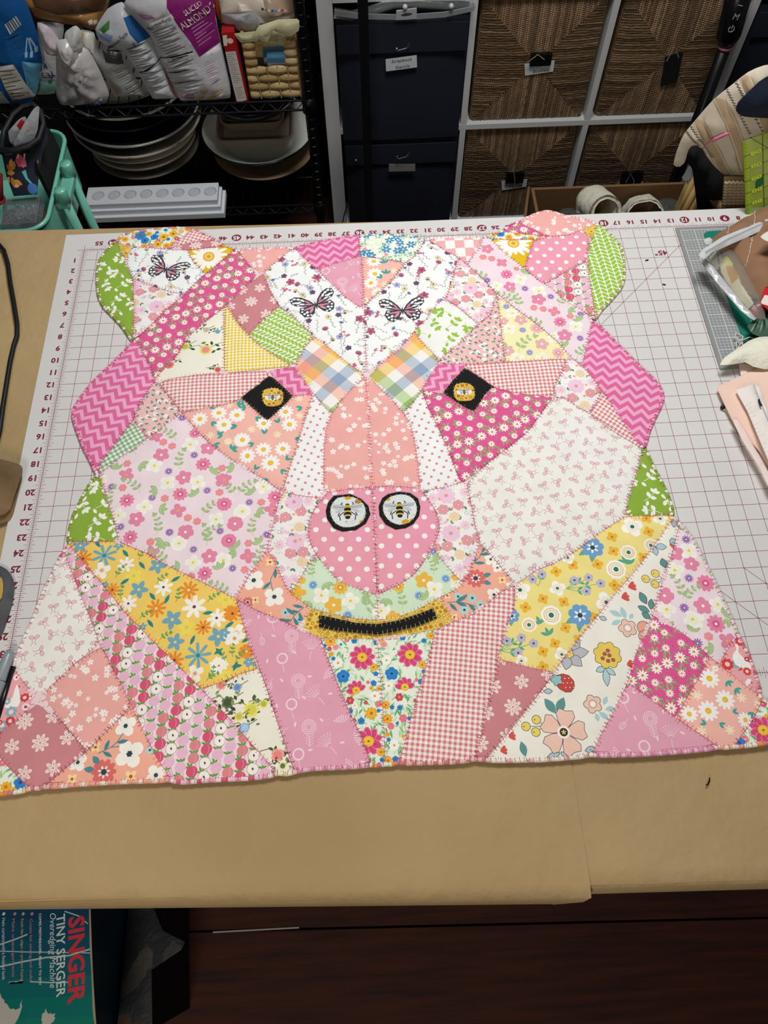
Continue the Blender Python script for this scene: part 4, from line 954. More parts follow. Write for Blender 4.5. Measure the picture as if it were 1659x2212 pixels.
        for t, X_, Y_ in (('P', 425, 985), ('P', 350, 1112), ('O', 1145, 610), ('O', 1090, 695), ('P', 1480, 345), ('O', 1475, 275)):
            q = P_(t, X_, Y_); r = zr(t, X_, Y_, 45)
            for k in range(3): Mo.append((petal(q[0] - r * .4, q[1] - .1, 0, r * 1.4, r * .3, .2 + k * .55 - .6), '#d2483f'))
        for s in [(1255, 945, 55), (1262, 1015, 50)]:
            q = P_('O', s[0], s[1]); r = zr('O', *s); Mo += outl(ell(q[0], q[1], r, r, 0, 12), '#f0a184')
        Mo += scal('O', 1545, 75, 34, 6, '#e8b95a'); Mo += leaf_('O', 1500, 80, 80, 26, -1.9, '#a9a9b5'); Mo += leaf_('O', 1520, 90, 90, 26, -1.2, '#a9a9b5')
        Mo += leaf_('O', 1480, 230, 70, 30, -1.6, '#9cc6cc')
        return '#f1eee0', Mo, cf
    if f == 'cherry':
        for (x, y, i, j) in lattice(0.74, 0.53, 0.5, 0.55, 0.03):
            k = (i * 2 + j * 3) % 5; a = 1.9 + rnd.uniform(-.3, .3)
            for s in (.0, .9, 1.8): Mo.append((lens(x + .2 * math.cos(a), y + .22 * math.sin(a), .32, .06, a + s - .9), '#4d9a35'))
            Mo += line([(x, y), (x + .33 * math.cos(-1.1), y - .4)], .022, '#4a8a38')
        for (x, y, i, j) in lattice(0.74, 0.53, 0.5, 0.55, 0.03):
            k = (i * 2 + j * 3) % 5
            if k == 2:
                Mo += [(ell(x, y, .31, .3, 0, 14), '#c9848a'), (ell(x, y, .28, .27, 0, 14), '#f9f5ee'), (ell(x, y, .05, .075, .3, 7), '#5a2a34')]
            else:
                Mo.append((ell(x, y, .3, .275, .4, 14), ['#d8466b', '#ecb4d0', None, '#dc7b82', '#ecb4d0'][k]))
                if k in (0, 3): Mo += line(arc(x - .22, y, .34, -.65, .65, 5), .022, '#efa3b0')
        return '#f5dbe5', Mo, cf
    if f == 'lflor':
        for (x, y, i, j) in lattice(0.95, 0.78, 0.5, 0.25, 0.18):
            a = rnd.uniform(0, 6)
            for s in range(2): Mo.append((lens(x + .42, y - .1, .25, .07, a + s * 1.2), rnd.choice(['#5f8f6a', '#8aa57c', '#3f7f55'])))
            for s in range(5): Mo.append((ell(x + .3 + .09 * s - .05 * (s % 2), y + .38 + .05 * (s % 2), .025, .025, 0, 5), '#9aa08a'))
            k = (i * 3 + j * 2) % 6
            if k == 0: Mo += flower(x, y, .55, 9, '#efc4dc', '#dd8d6d', .2, a, .18, .3, '#ecb7d3')
            elif k in (1, 4): Mo += flower(x, y, .35, 6, '#e4949c', '#f4dcd8', .17, a, .15, .28, '#d98089')
            elif k == 2: Mo += flower(x, y, .33, 7, '#ecd0a6', '#dcb682', .14, a, .12)
            elif k == 3: Mo += flower(x, y, .35, 10, '#f0c6d8', '#e59a8c', .055, a, .14)
            else:
                for s in range(4): Mo += flower(x + rnd.uniform(-.25, .25), y + rnd.uniform(-.2, .2), .13, 5, '#eebfd2', None, .04, a + s)
                for s in range(7): Mo.append((lens(x - .3 + .06 * math.cos(s * .9), y + .06 * math.sin(s * .9), .1, .02, s * .9, 1), '#3f5f8a'))
            if (i + j) % 2: Mo += flower(x - .42, y - .2, .1, 5, '#e8a15c', None, .035, a)
        return '#f3efec', Mo, cf
    if f == 'bot':
        wc = '#f3d5e2'
        for (x, y, i, j) in lattice(1.55, 1.25, 0.5, 0.2, 0.08):
            k = (i * 2 + j * 3) % 6; a = rnd.uniform(.2, 2.6)
            if k == 0:
                for q in range(3): Mo += ring(x, y, .36 - .1 * q, .36 - .1 * q, 0, .035, wc, 12)
                Mo += line([(x, y - .36), (x + .05, y - 1.0)], .03, wc)
                for q in range(4): Mo += line([(x + .05, y - .95 + .14 * q), (x + .25, y - .8 + .14 * q)], .025, wc); Mo += line([(x + .05, y - .95 + .14 * q), (x - .17, y - .78 + .14 * q)], .025, wc)
            elif k == 1: Mo += ring(x, y, .27, .27, 0, .09, wc, 12); Mo += line([(x, y - .3), (x + .12, y - .75)], .025, wc)
            elif k in (2, 5):
                for q in range(7):
                    for p in (-1, 1):
                        u = -.36 + .12 * q; h = .2 * math.sin(math.pi * (q + .6) / 7.2)
                        A_ = (x + u * math.cos(a) - .02 * math.sin(a), y + u * math.sin(a)); B_ = (x + (u + .06) * math.cos(a) - p * h * math.sin(a), y + (u + .06) * math.sin(a) + p * h * math.cos(a))
                        Mo += line([A_, B_], .045, wc)
            elif k == 3:
                for q in range(5):
                    for p in range(7):
                        t = -.7 + p * .24; r = .2 + .12 * q; Mo.append((ell(x + r * math.cos(t + a), y + r * math.sin(t + a), .05, .022, t + a, 5), wc))
                Mo += line([(x, y), (x - .5 * math.cos(a), y - .5 * math.sin(a))], .03, wc)
            else:
                Mo += ring(x, y, .22, .13, a, .035, wc, 9)
                for q in range(5): Mo.append((ell(x + (-.13 + .065 * q) * math.cos(a), y + (-.13 + .065 * q) * math.sin(a), .022, .05, a, 5), wc))
                Mo += line([(x + .22 * math.cos(a), y + .22 * math.sin(a)), (x + .5 * math.cos(a), y + .5 * math.sin(a))], .025, wc)
            Mo.append((lens(x + .75, y + .2, .3, .06, a + 1), wc))
        return '#e499b0', Mo, cf
    if f == 'geese':
        for (x, y, i, j) in lattice(1.5, 1.2, 0.5, 0.2, 0.1):
            Mo += flower(x, y, .28, 8, '#d8303a' if (i + j) % 2 else '#7fa5b8', '#f4d6cf', .1, .3, .4)
            Mo += flower(x + .7, y + .1, .16, 6, '#f7e9e6', '#c22a44', None, .2, .35)
        G_ = [('Q', [(1355, 600), (1375, 590), (1392, 612), (1385, 660), (1420, 700), (1480, 760), (1530, 800), (1500, 812), (1440, 808), (1400, 800), (1360, 770), (1335, 720), (1340, 680), (1370, 640), (1368, 615)]),
              ('Q', [(1450, 930), (1470, 900), (1500, 905), (1505, 930), (1480, 950), (1470, 1000), (1450, 985)]),
              ('I', [(165, 330), (178, 400), (190, 470), (170, 520), (120, 545), (60, 540), (45, 520), (80, 490), (120, 440), (135, 380), (150, 335)])] if key else []
        for t, pl in G_: Mo.append(([zp(t, *p) for p in pl], '#f6f4ee'))
        for t, pl in [('Q', [(1355, 598), (1325, 605), (1355, 610)]), ('Q', [(1500, 920), (1520, 945), (1498, 940)]), ('I', [(165, 330), (190, 350), (170, 355)]), ('Q', [(1380, 830), (1415, 795), (1420, 825)])]: Mo.append(([zp(t, *p) for p in pl], '#cf2f33'))
        for t, X_, Y_, r_, c_ in [('Q', 1290, 770, 55, '#d8302c'), ('Q', 1465, 835, 38, '#d8302c'), ('Q', 1463, 725, 24, '#b02540'), ('I', 225, 445, 40, '#d02a34'), ('I', 105, 575, 52, '#7fa8bd'), ('I', 70, 480, 32, '#86a5b5'), ('I', 95, 655, 42, '#d02a34'), ('I', 232, 528, 34, '#f4e4e4'), ('I', 5, 670, 24, '#d02a34')]:
            q = zp(t, X_, Y_); r = zr(t, X_, Y_, r_); Mo += flower(q[0], q[1], r, 8, c_, '#f4cfc5' if c_ != '#f4e4e4' else '#b0284a', r * .36, .2, .42)
        return '#eb9fa4', Mo, cf
    if f == 'crose':
        def rosegrp(q, s, c1, c2):
            Mo.extend(line([(q[0] - 1.1 * s, q[1] + .2 * s), (q[0] - .4 * s, q[1] + .35 * s), q, (q[0] + .8 * s, q[1] + .5 * s)], .04, '#4a5a35'))
            for k in range(9): Mo.append((lens(q[0] + rnd.uniform(-.9, .8) * s, q[1] + rnd.uniform(-.1, .6) * s, .3 * s, .08 * s, rnd.uniform(0, 6)), rnd.choice(['#3f4f30', '#5d7345', '#2f3a28', '#7d8f55'])))
            Mo.extend(flower(q[0], q[1], .34 * s, 7, c1, c2, .14 * s, 0, .4, .65, c2))
        if key == 'croseL':
            for X_, Y_, s, c1, c2 in [(1225, 1280, 1.25, '#e8e06a', '#f08a80'), (1330, 1115, .6, '#8db6dc', '#5f8fc8'), (1040, 1245, .9, '#e4dc5c', '#b8b848'), (900, 1410, .9, '#ef7f70', '#d85a58'), (1330, 1450, .7, '#f08a80', '#c04a50'), (1230, 1100, .7, '#b9d09a', '#e89a9a')]:
                rosegrp(zp('A', X_, Y_), s, c1, c2)
        else:
            for X_, Y_, s, c1, c2 in [(740, 420, .8, '#f4a295', '#e8766e'), (885, 440, .7, '#86acd6', '#5a86c0'), (800, 575, 1.0, '#56683c', '#3a4a2c'), (1010, 640, 1.2, '#eee45c', '#d8cf48'), (950, 800, .8, '#8cb6e0', '#a8cdf0'), (1245, 1045, 1.0, '#f59a8c', '#ef7a72'), (900, 700, .7, '#f0e25c', '#c8c050'), (1120, 585, .7, '#eee45c', '#b8b040'), (1290, 1140, .6, '#e8e48a', '#5a6a38')]:
                rosegrp(zp('K', X_, Y_), s, c1, c2)
        return '#f3f0dc', Mo, cf
    if f.startswith('bfly'):
        dk = '#2c3038'; gr = '#5d7150'
        for (x, y, i, j) in lattice(0.92, 0.85, 0.5, 0.2, 0.42):
            k = (i * 3 + j * 5) % 9; a = rnd.uniform(.2, 2.9)
            L_ = rnd.uniform(.6, 1.3); pts = [(x - L_ / 2 * math.cos(a), y - L_ / 2 * math.sin(a)), (x - .05, y), (x + L_ / 2 * math.cos(a + .3), y + L_ / 2 * math.sin(a + .3))]
            sc = rnd.choice(['#5d6a55', '#6b5560', '#8a8460', '#4a5a58'])
            Mo += line(pts, .02, sc)
            for s in range(6):
                t = s / 6; px_ = pts[0][0] * (1 - t) + pts[2][0] * t; py_ = pts[0][1] * (1 - t) + pts[2][1] * t
                Mo.append((lens(px_, py_, .15, .026, a + (.8 if s % 2 else -.8)), sc))
            e = pts[2]
            if k == 0: Mo += flower(e[0], e[1], .32, 5, '#b0506f', '#7d2a4c', .13, a, .2, .4, '#963c60')
            elif k == 1: Mo += flower(e[0], e[1], .26, 5, '#a5a3cf', '#4c3a66', .12, a, .25)
            elif k == 2: Mo += flower(e[0], e[1], .26, 8, '#d9cf9f', '#7a6240', .07, a, .25)
            elif k == 3: Mo += [(ell(e[0], e[1], .19, .24, a, 9), '#b2607f'), (ell(e[0], e[1] - .04, .09, .15, a, 7), '#8d3c60')]
            elif k == 4:
                for s in range(4): Mo += flower(e[0] + rnd.uniform(-.3, .3), e[1] + rnd.uniform(-.25, .25), .12, 4, '#c2587a', None, .045, s)
            elif k == 5: Mo += flower(e[0], e[1], .22, 5, '#5f3f5f', '#3c2440', .1, a, .2)
            elif k == 6:
                for s in range(5): Mo.append((lens(e[0], e[1], .28, .035, a + (s - 2) * .4), '#4a5f8d'))
            elif k == 7: Mo += [(ell(e[0], e[1], .16, .2, a, 8), '#cdbf8c'), (ell(e[0], e[1] - .1, .08, .1, a, 7), '#5a3650')]
        specs = {'bfly1': [('A', 870, 560, 190, -.35)], 'bfly2': [('B', 755, 872, 205, .32)], 'bfly3': [('C', 288, 925, 205, .03)]}[f]
        for t, X_, Y_, R_, rot in specs:
            q = zp(t, X_, Y_); r = zr(t, X_, Y_, R_); Mo.append((ell(q[0], q[1] + r * .1, r * .8, r * .5, rot, 12), '#f7f9f7'))
            def T(u, v, s): u *= s; return (q[0] + r * (u * math.cos(rot) - v * math.sin(rot)), q[1] + r * (u * math.sin(rot) + v * math.cos(rot)))
            for s in (-1, 1):
                Mo.append(([T(u, v, s) for u, v in ((.02, 0), (.18, .3), (.45, .6), (.75, .74), (.98, .66), (1.0, .42), (.85, .22), (.5, .06), (.05, -.06))], dk))
                Mo.append(([T(u, v, s) for u, v in ((.02, -.02), (.35, .02), (.7, .05), (.8, -.2), (.68, -.5), (.42, -.62), (.2, -.45), (.05, -.15))], dk))
                for u, v, a_, b_, an, c_ in [(.3, .27, .15, .045, .9, '#c9798f'), (.3, .12, .2, .05, .3, '#c9798f'), (.47, .42, .11, .055, .9, '#f4f4f2'), (.62, .54, .09, .06, .6, '#f4f4f2'), (.78, .62, .08, .06, .4, '#f4f4f2'), (.92, .56, .05, .05, 0, '#f4f4f2'), (.55, .22, .12, .05, .3, '#f4f4f2'), (.73, .36, .13, .06, .5, '#f4f4f2'), (.88, .4, .07, .05, .5, '#f4f4f2'), (.6, .36, .07, .04, .5, '#f4f4f2'), (.72, .22, .07, .03, .4, '#f4f4f2'),
                                             (.25, -.1, .19, .06, -.2, '#c9798f'), (.27, -.26, .17, .06, -.8, '#cf8a9c'), (.45, -.12, .16, .05, -.2, '#c9798f'), (.62, -.05, .07, .05, 0, '#f4f4f2'), (.68, -.2, .06, .05, 0, '#f4f4f2'), (.62, -.35, .06, .06, 0, '#f4f4f2'), (.5, -.47, .06, .06, 0, '#f4f4f2'), (.36, -.5, .05, .05, 0, '#f4f4f2'), (.48, -.3, .08, .06, -.7, '#f4f4f2')]:
                    c = T(u, v, s); Mo.append((ell(c[0], c[1], a_ * r, b_ * r, (an if s > 0 else math.pi - an) + rot, 7), c_))
            Mo.append((ell(*T(0, -.05, 1), r * .04, r * .22, rot, 8), dk))
            for s in (-1, 1): Mo += line([T(.01, .1, s), T(.05, .25, s), T(.1, .33, s)], .02, dk)
        return '#f5f8f6', Mo, cf
    return '#ff00ff', Mo, cf

PD = {'leafg': 'leaf green cotton with white leaf sprigs', 'meadow': 'pale green cotton printed with bright meadow flowers', 'gingr': 'red and white gingham', 'gingy': 'yellow and white gingham', 'gingg': 'green and white gingham',
      'rose': 'dusty rose cotton with white star flowers', 'honey': 'golden honeycomb print', 'bfly1': 'white cotton with a pink butterfly and wildflowers', 'bfly2': 'white cotton with a pink butterfly and wildflowers', 'bfly3': 'white cotton with a pink butterfly and wildflowers',
      'daisy1': 'mustard cotton with one large white daisy', 'daisy2': 'mustard cotton with one large white daisy', 'lflor': 'white cotton with soft pink and tan flowers', 'hotd': 'hot pink cotton covered in small white daisies', 'pstar': 'salmon pink cotton with small white blossoms',
      'crose': 'cream cotton with vintage rose sprays', 'chevg1': 'green herringbone leaf print', 'chevg2': 'green herringbone leaf print', 'chevA': 'pink zigzag chevron', 'chevB': 'pink zigzag chevron', 'chevL': 'pink zigzag chevron', 'bot': 'pink cotton with white seed heads',
      'bluef': 'small blue and pink flowers on pale green', 'pda': 'peach cotton with large white daisies and teal leaves', 'check': 'pink and white checkerboard', 'leafw': 'white cotton with green leaf sprigs', 'dense': 'dense pink ditsy floral with green leaves',
      'lilY': 'pale yellow floral', 'lilP1': 'lilac pink floral', 'lilP2': 'lilac pink floral', 'lilP3': 'lilac pink floral', 'lilG': 'mint green floral with orange flowers', 'polka': 'pink cotton with white polka dots', 'dots': 'white cotton with pink dots', 'cherry': 'pink cherry and apple print',
      'black': 'black cotton', 'plaidL': 'pastel plaid', 'plaidR': 'pastel plaid', 'bow': 'off white cotton with pink ribbon bows', 'coral': 'coral cotton with large white flowers', 'yelL': 'yellow cotton with blue and orange flowers', 'yelR': 'yellow cotton with blue flowers and gold blossoms',
      'fruit': 'cream cotton with strawberries and flowers', 'geese': 'pink cotton with white geese'}

NOWAVE = 0
def relief(x, y):
    """gentle rumples of the whole quilt lying on the mat"""
    return 0.05 * fbm(x, y, 0.22, 3.1) + 0.035 * fbm(x, y, 0.9, 7.7)
ALL = {}
for k_, (f_, s_) in PAT.items():
    o_ = resample(ccw(path(s_)), 0.55)
    ALL[k_] = (f_, smooth(o_, 1, True, 0.12))
keys = list(ALL)
lay = {}
for k_ in keys:
    used = set(); a_ = np.array(ALL[k_][1])
    for q_ in keys:
        if q_ in lay:
            b_ = np.array(ALL[q_][1])
            if (a_.min(0) - .4 > b_.max(0)).any() or (b_.min(0) - .4 > a_.max(0)).any(): continue
            if (edist(a_, b_) < 0.35).any(): used.add(lay[q_])
    n_ = 0
    while n_ in used: n_ += 1
    lay[k_] = n_
# outer outline of the quilt: union of all patches
uv_, uf_ = [], []
for k_ in keys:
    o_ = ccw(offset(ALL[k_][1], 0.09)); n_ = len(uv_); uv_ += [Vector(q) for q in o_]; uf_.append(list(range(n_, n_ + len(o_))))
ov_, oe_, of_, _, _, oi_ = CDT(uv_, [], uf_, 1, 1e-5, True)
of_ = [f for f, q in zip(of_, oi_) if q]
cnt_ = {}
for f_ in of_:
    for i_ in range(len(f_)): cnt_[(f_[i_], f_[(i_ + 1) % len(f_)])] = 1
nxt_ = {a: b for (a, b) in cnt_ if (b, a) not in cnt_}
loops_ = []
while nxt_:
    s_ = next(iter(nxt_)); L_ = [s_]; c_ = nxt_.pop(s_)
    while c_ != s_ and c_ in nxt_: L_.append(c_); c_ = nxt_.pop(c_)
    loops_.append([(ov_[i][0], ov_[i][1]) for i in L_])
RIM = max(loops_, key=lambda l: abs(area2(l))); RIM = smooth(resample(ccw(RIM), 0.3), 2, True, 0.2)
rim_a = np.array(RIM)

QL = thing('quilt', 'large pink patchwork quilt shaped as a bear head lying flat on the cutting mat', 'quilt', (22, -18, 0.06))
def top_h(x, y, de, dr, l):
    """height of the patch surface: puffed between seams, thin at the rim"""
    return 0.17 + l * 0.004 + 0.10 * (1 - math.exp(-de / 0.45)) * min(1, dr / 0.5 + .3) + (relief(x, y) if dr > 0 else 0) * min(1, dr / 1.5)
m_thread = mat('maroon_thread', '#bd6079', 0.8); m_thread2 = mat('cream_thread', '#e9dba2', 0.8); m_thread3 = mat('pink_thread', '#e08aa2', 0.8)
m_thread4 = mat('dark_thread', '#a05468', 0.8)
def stitches(name, pts, hf, parent, m, step=0.2, ln=0.2, w=0.024, inward=1.0, closed=True, seam=True, seed=1, both=False, skip=None):
    rnd = random.Random(seed); V_, F_ = [], []
    p = resample(pts, 0.06, closed); acc = 0; n = len(p)
    for i in range(1, n - 1):
        a, b, c = p[i - 1], p[i], p[i + 1]; acc += math.hypot(b[0] - a[0], b[1] - a[1])
        if acc < step: continue
        acc = rnd.uniform(-.04, .04)
        t = Vector((c[0] - a[0], c[1] - a[1]))
        if t.length < 1e-6: continue
        t.normalize(); nn = Vector((-t.y, t.x)) * inward
        nn = (nn + t * rnd.uniform(-.25, .25)).normalized(); L = ln * rnd.uniform(.75, 1.2)
        s0 = -0.04 if not both else -L * .8
        A_ = (b[0] + nn.x * s0, b[1] + nn.y * s0); B_ = (b[0] + nn.x * L, b[1] + nn.y * L)
        k = len(V_); hw = w / 2; tt = Vector((-nn.y, nn.x)) * hw
        for q in (A_, ((A_[0] + B_[0]) / 2, (A_[1] + B_[1]) / 2), B_):
            h = hf(*q); V_ += [(q[0] + tt.x, q[1] + tt.y, h - .004), (q[0], q[1], h + .03), (q[0] - tt.x, q[1] - tt.y, h - .004)]
        for r in (0, 3): F_ += [(k + r, k + r + 1, k + r + 4, k + r + 3), (k + r + 1, k + r + 2, k + r + 5, k + r + 4)]
    if seam:
        q = resample(pts, 0.25, closed); sp = [(x, y, hf(x, y) + .006) for x, y in q]
        tv, tf = tube(sp, 0.010, 3, False, closed); k = len(V_); V_ += tv; F_ += [[i + k for i in f] for f in tf]
    if V_:
        o = mk(name, V_, F_, m, parent); o['kind'] = 'stuff'; return o
for k_ in keys:
    f_, o_ = ALL[k_]
    out_ = ccw(offset(o_, 0.05))
    base_, Mo_, cf_ = fab(f_, out_, k_)
    vs, fs, cs = sheet(out_, base_, Mo_, 0.42, cf_, seed=len(k_))
    if f_ != 'black': cs = [tuple(q ** 0.84 for q in c) for c in cs]
    a_ = np.array(vs); de = edist(a_, out_); dr = edist(a_, rim_a)
    hs = [top_h(x, y, e, r, lay[k_]) for (x, y), e, r in zip(vs, de, dr)]
    V_ = [(x, y, h) for (x, y), h in zip(vs, hs)]; F_ = [list(f) for f in fs]; C_ = list(cs)
    oo = resample(out_, 0.5); eo = edist(np.array(oo), rim_a); n_ = len(V_)
    for (x, y), r in zip(oo, eo): V_ += [(x, y, 0.10), (x, y, top_h(x, y, 0, r, lay[k_]))]
    for i in range(len(oo)):
        j = (i + 1) % len(oo); F_.append((n_ + 2 * i, n_ + 2 * j, n_ + 2 * j + 1, n_ + 2 * i + 1)); C_.append(lin(base_))
    p_ = mk('patch', V_, F_, M_PRINT, QL, smooth=True, cols=C_)
    p_['label'] = PD[f_]
    def hf_(x, y, a=np.array(oo), l=lay[k_]):
        e = float(edist([(x, y)], a)[0]); r = float(edist([(x, y)], rim_a[::2])[0]); return top_h(x, y, e, r, l) + .003
    hg_ = lambda x, y, v=a_, h=np.array(hs): float(h[int(np.argmin((v[:, 0] - x) ** 2 + (v[:, 1] - y) ** 2))]) + .004
    stitches('stitching', o_, hg_, p_, m_thread2 if f_ in ('black', 'honey') else (m_thread if lay[k_] % 2 == 0 else (m_thread3 if lay[k_] % 4 == 1 else m_thread4)), 0.2, 0.15, inward=1.0, seam=True, seed=len(k_) + lay[k_])
# batting and backing under the patches, and the turned rim all round
bv, bf, _ = sheet(offset(RIM, -0.05), '#f4eee6', (), 1.0)
V_ = [(x, y, .155) for x, y in bv] + [(x, y, .06) for x, y in bv]; n_ = len(bv)
sv, sf = skirt(ccw(offset(RIM, -0.05)), .155, .06, TOP)
mk('backing', V_ + sv, [list(f) for f in bf] + [[i + n_ for i in f][::-1] for f in bf] + [[i + 2 * n_ for i in f] for f in sf], mat('white_backing', '#f1d9dc', .9, bump=.2, bscale=300), QL)
# rim: rolled edge coloured by the fabric it turns
V_, F_, C_ = [], [], []
rp = resample(RIM, 0.12); nR = len(rp); hw = 0.12
cent = []
for i in range(nR):
    a, b, c = rp[i - 1], rp[i], rp[(i + 1) % nR]; t = Vector((c[0] - a[0], c[1] - a[1])); t.normalize(); cent.append((b[0] - t.y * hw, b[1] + t.x * hw, t))
ptsA = np.array([(c[0] - c[2].y * .35, c[1] + c[2].x * .35) for c in cent])
best = np.full(nR, 1e9); who = [None] * nR
rimcol = {}
for k_ in keys:
    d_ = edist(ptsA, ALL[k_][1]); ins = inside(ptsA, ALL[k_][1]); d_ = np.where(ins, -d_, d_)
    for i in range(nR):
        if d_[i] < best[i]: best[i] = d_[i]; who[i] = k_
for k_ in set(who):
    f_, o_ = ALL[k_]; rimcol[k_] = {'hotd': ['#dd4a87', '#dd4a87', '#f4e8e0'], 'leafg': ['#8aac3c', '#f0f2e2', '#8aac3c'], 'gingr': ['#efc4c0', '#d08088'], 'geese': ['#eb9fa4', '#f3d8d8', '#d06a78'], 'cherry': ['#f1cfe0', '#e8a3b8', '#f5e4ea', '#d8647f'],
        'meadow': ['#e9f2df', '#f0a040', '#d88098', '#e9f2df'], 'chevB': ['#e06a9a', '#f0a8ca'], 'chevL': ['#e06a9a', '#f0a8ca'], 'chevA': ['#e06a9a', '#f0a8ca'], 'chevg2': ['#9cc44c', '#f2f5e0'], 'bow': ['#f1efe8', '#f1efe8', '#eac9cc'], 'pstar': ['#f3b6b2', '#f3b6b2', '#fbeae6'],
        'lilP3': ['#ecd3df', '#f2d8e2', '#c9d8ac'], 'bot': ['#e096b8', '#f0c4d8'], 'coral': ['#f5b09a', '#f5b09a', '#f8e8de'], 'fruit': ['#f1eee0', '#f1eee0', '#e8b8b8'], 'crose': ['#f3f0dc', '#d8dca8'], 'rose': ['#d38a90', '#f0d0cc'], 'pda': ['#f6b8a8', '#f8e6dc'], 'bluef': ['#e4eecf', '#4f9acc', '#e4eecf']}.get(f_, [fab(f_, o_, k_)[0]])
K = 7; rr_ = random.Random(4)
for i in range(nR):
    x, y, t = cent[i]
    for k in range(K):
        an = math.pi * (k / (K - 1)) ; u = -math.cos(an) * hw; v = math.sin(an) * 0.13
        V_.append((x + t.y * -u, y + t.x * u, .10 + v * 1.0 + .02 * math.sin(i * 1.3)))
for i in range(nR):
    j = (i + 1) % nR; pal = rimcol[who[i]]; col = lin(pal[(i // 3) % len(pal)])
    for k in range(K - 1): F_.append((i * K + k, j * K + k, j * K + k + 1, i * K + k + 1)); C_.append(col)
RB = mk('binding', V_, F_, M_PRINT, QL, smooth=True, cols=C_)
hr = lambda x, y: .225
stitches('stitching', [(c[0], c[1]) for c in cent], hr, RB, m_thread, 0.24, 0.11, w=.028, both=True, seam=False, seed=5)
stitches('edge_seam', [(c[0] - c[2].y * .17, c[1] + c[2].x * .17) for c in cent], lambda x, y: .19, QL, m_thread4, 99, .1, seam=True)

# applique pieces that sit on top: eyes, nostrils, mouth
def applique(name, poly, base, motifs, z, parent, label=None, tick=None, tl=.12, ts=.15, g=.35, cf=None):
    vs, fs, cs = sheet(poly, base, motifs, g, cf)
    V_ = [(x, y, z) for x, y in vs]; F_ = [list(f) for f in fs]; C_ = list(cs); n_ = len(V_)
    oo = ccw(poly)
    for x, y in oo: V_ += [(x, y, z - .06), (x, y, z)]
    for i in range(len(oo)):
        j = (i + 1) % len(oo); F_.append((n_ + 2 * i, n_ + 2 * j, n_ + 2 * j + 1, n_ + 2 * i + 1)); C_.append(lin(base))
    o = mk(name, V_, F_, M_PRINT, parent, cols=C_)
    if label: o['label'] = label
    if tick: stitches('stitching', resample(oo, .15), lambda x, y: z + .004, o, tick, ts, tl, w=.03, seam=False, both=True)
    return o
def bee(x, y, s, ang=0.0):
    """striped bee seen from above"""
    ca, sa = math.cos(ang), math.sin(ang); r = []
    def T(u, v): return (x + s * (u * ca - v * sa), y + s * (u * sa + v * ca))
    for sg in (-1, 1):
        for (a, b, c) in [((.15, .2), (.45, .05), (.6, -.3)), ((.18, .0), (.5, -.25), (.45, -.6)), ((.15, .3), (.4, .5), (.3, .65))]:
            r += line([T(sg * a[0], a[1]), T(sg * b[0], b[1]), T(sg * c[0], c[1])], .06 * s, '#1c1a18')
        r += [([T(sg * u, v) for u, v in ((.1, .3), (.5, .55), (.95, .5), (.9, .25), (.5, .12))], '#c9ced0'), ([T(sg * u, v) for u, v in ((.1, .22), (.5, .18), (.8, .0), (.6, -.12), (.2, .1))], '#bfc5c8')]
        for q in (.25, .45, .65): r += line([T(sg * .1, .27), T(sg * .9, .2 + q * .4)], .015, '#5a6064')
    bd = [T(0.0, 0.45), T(0, .28), T(0, -.05), T(0, -.28)]
    r += [(ell(*bd[0], .14 * s, .12 * s, ang, 9), '#1a1816'), (ell(*bd[1], .22 * s, .2 * s, ang, 10), '#c9a93c'), (ell(*T(0, .15), .23 * s, .14 * s, ang, 10), '#1a1816'),
          (ell(*bd[2], .22 * s, .14 * s, ang, 10), '#d4b84a'), (ell(*T(0, -.2), .25 * s, .2 * s, ang, 11), '#1a1816'), (ell(*T(0, -.27), .22 * s, .08 * s, ang, 10), '#d8bd50'), (ell(*T(0, -.4), .17 * s, .12 * s, ang, 9), '#1a1816')]
    return r
ZA = .335
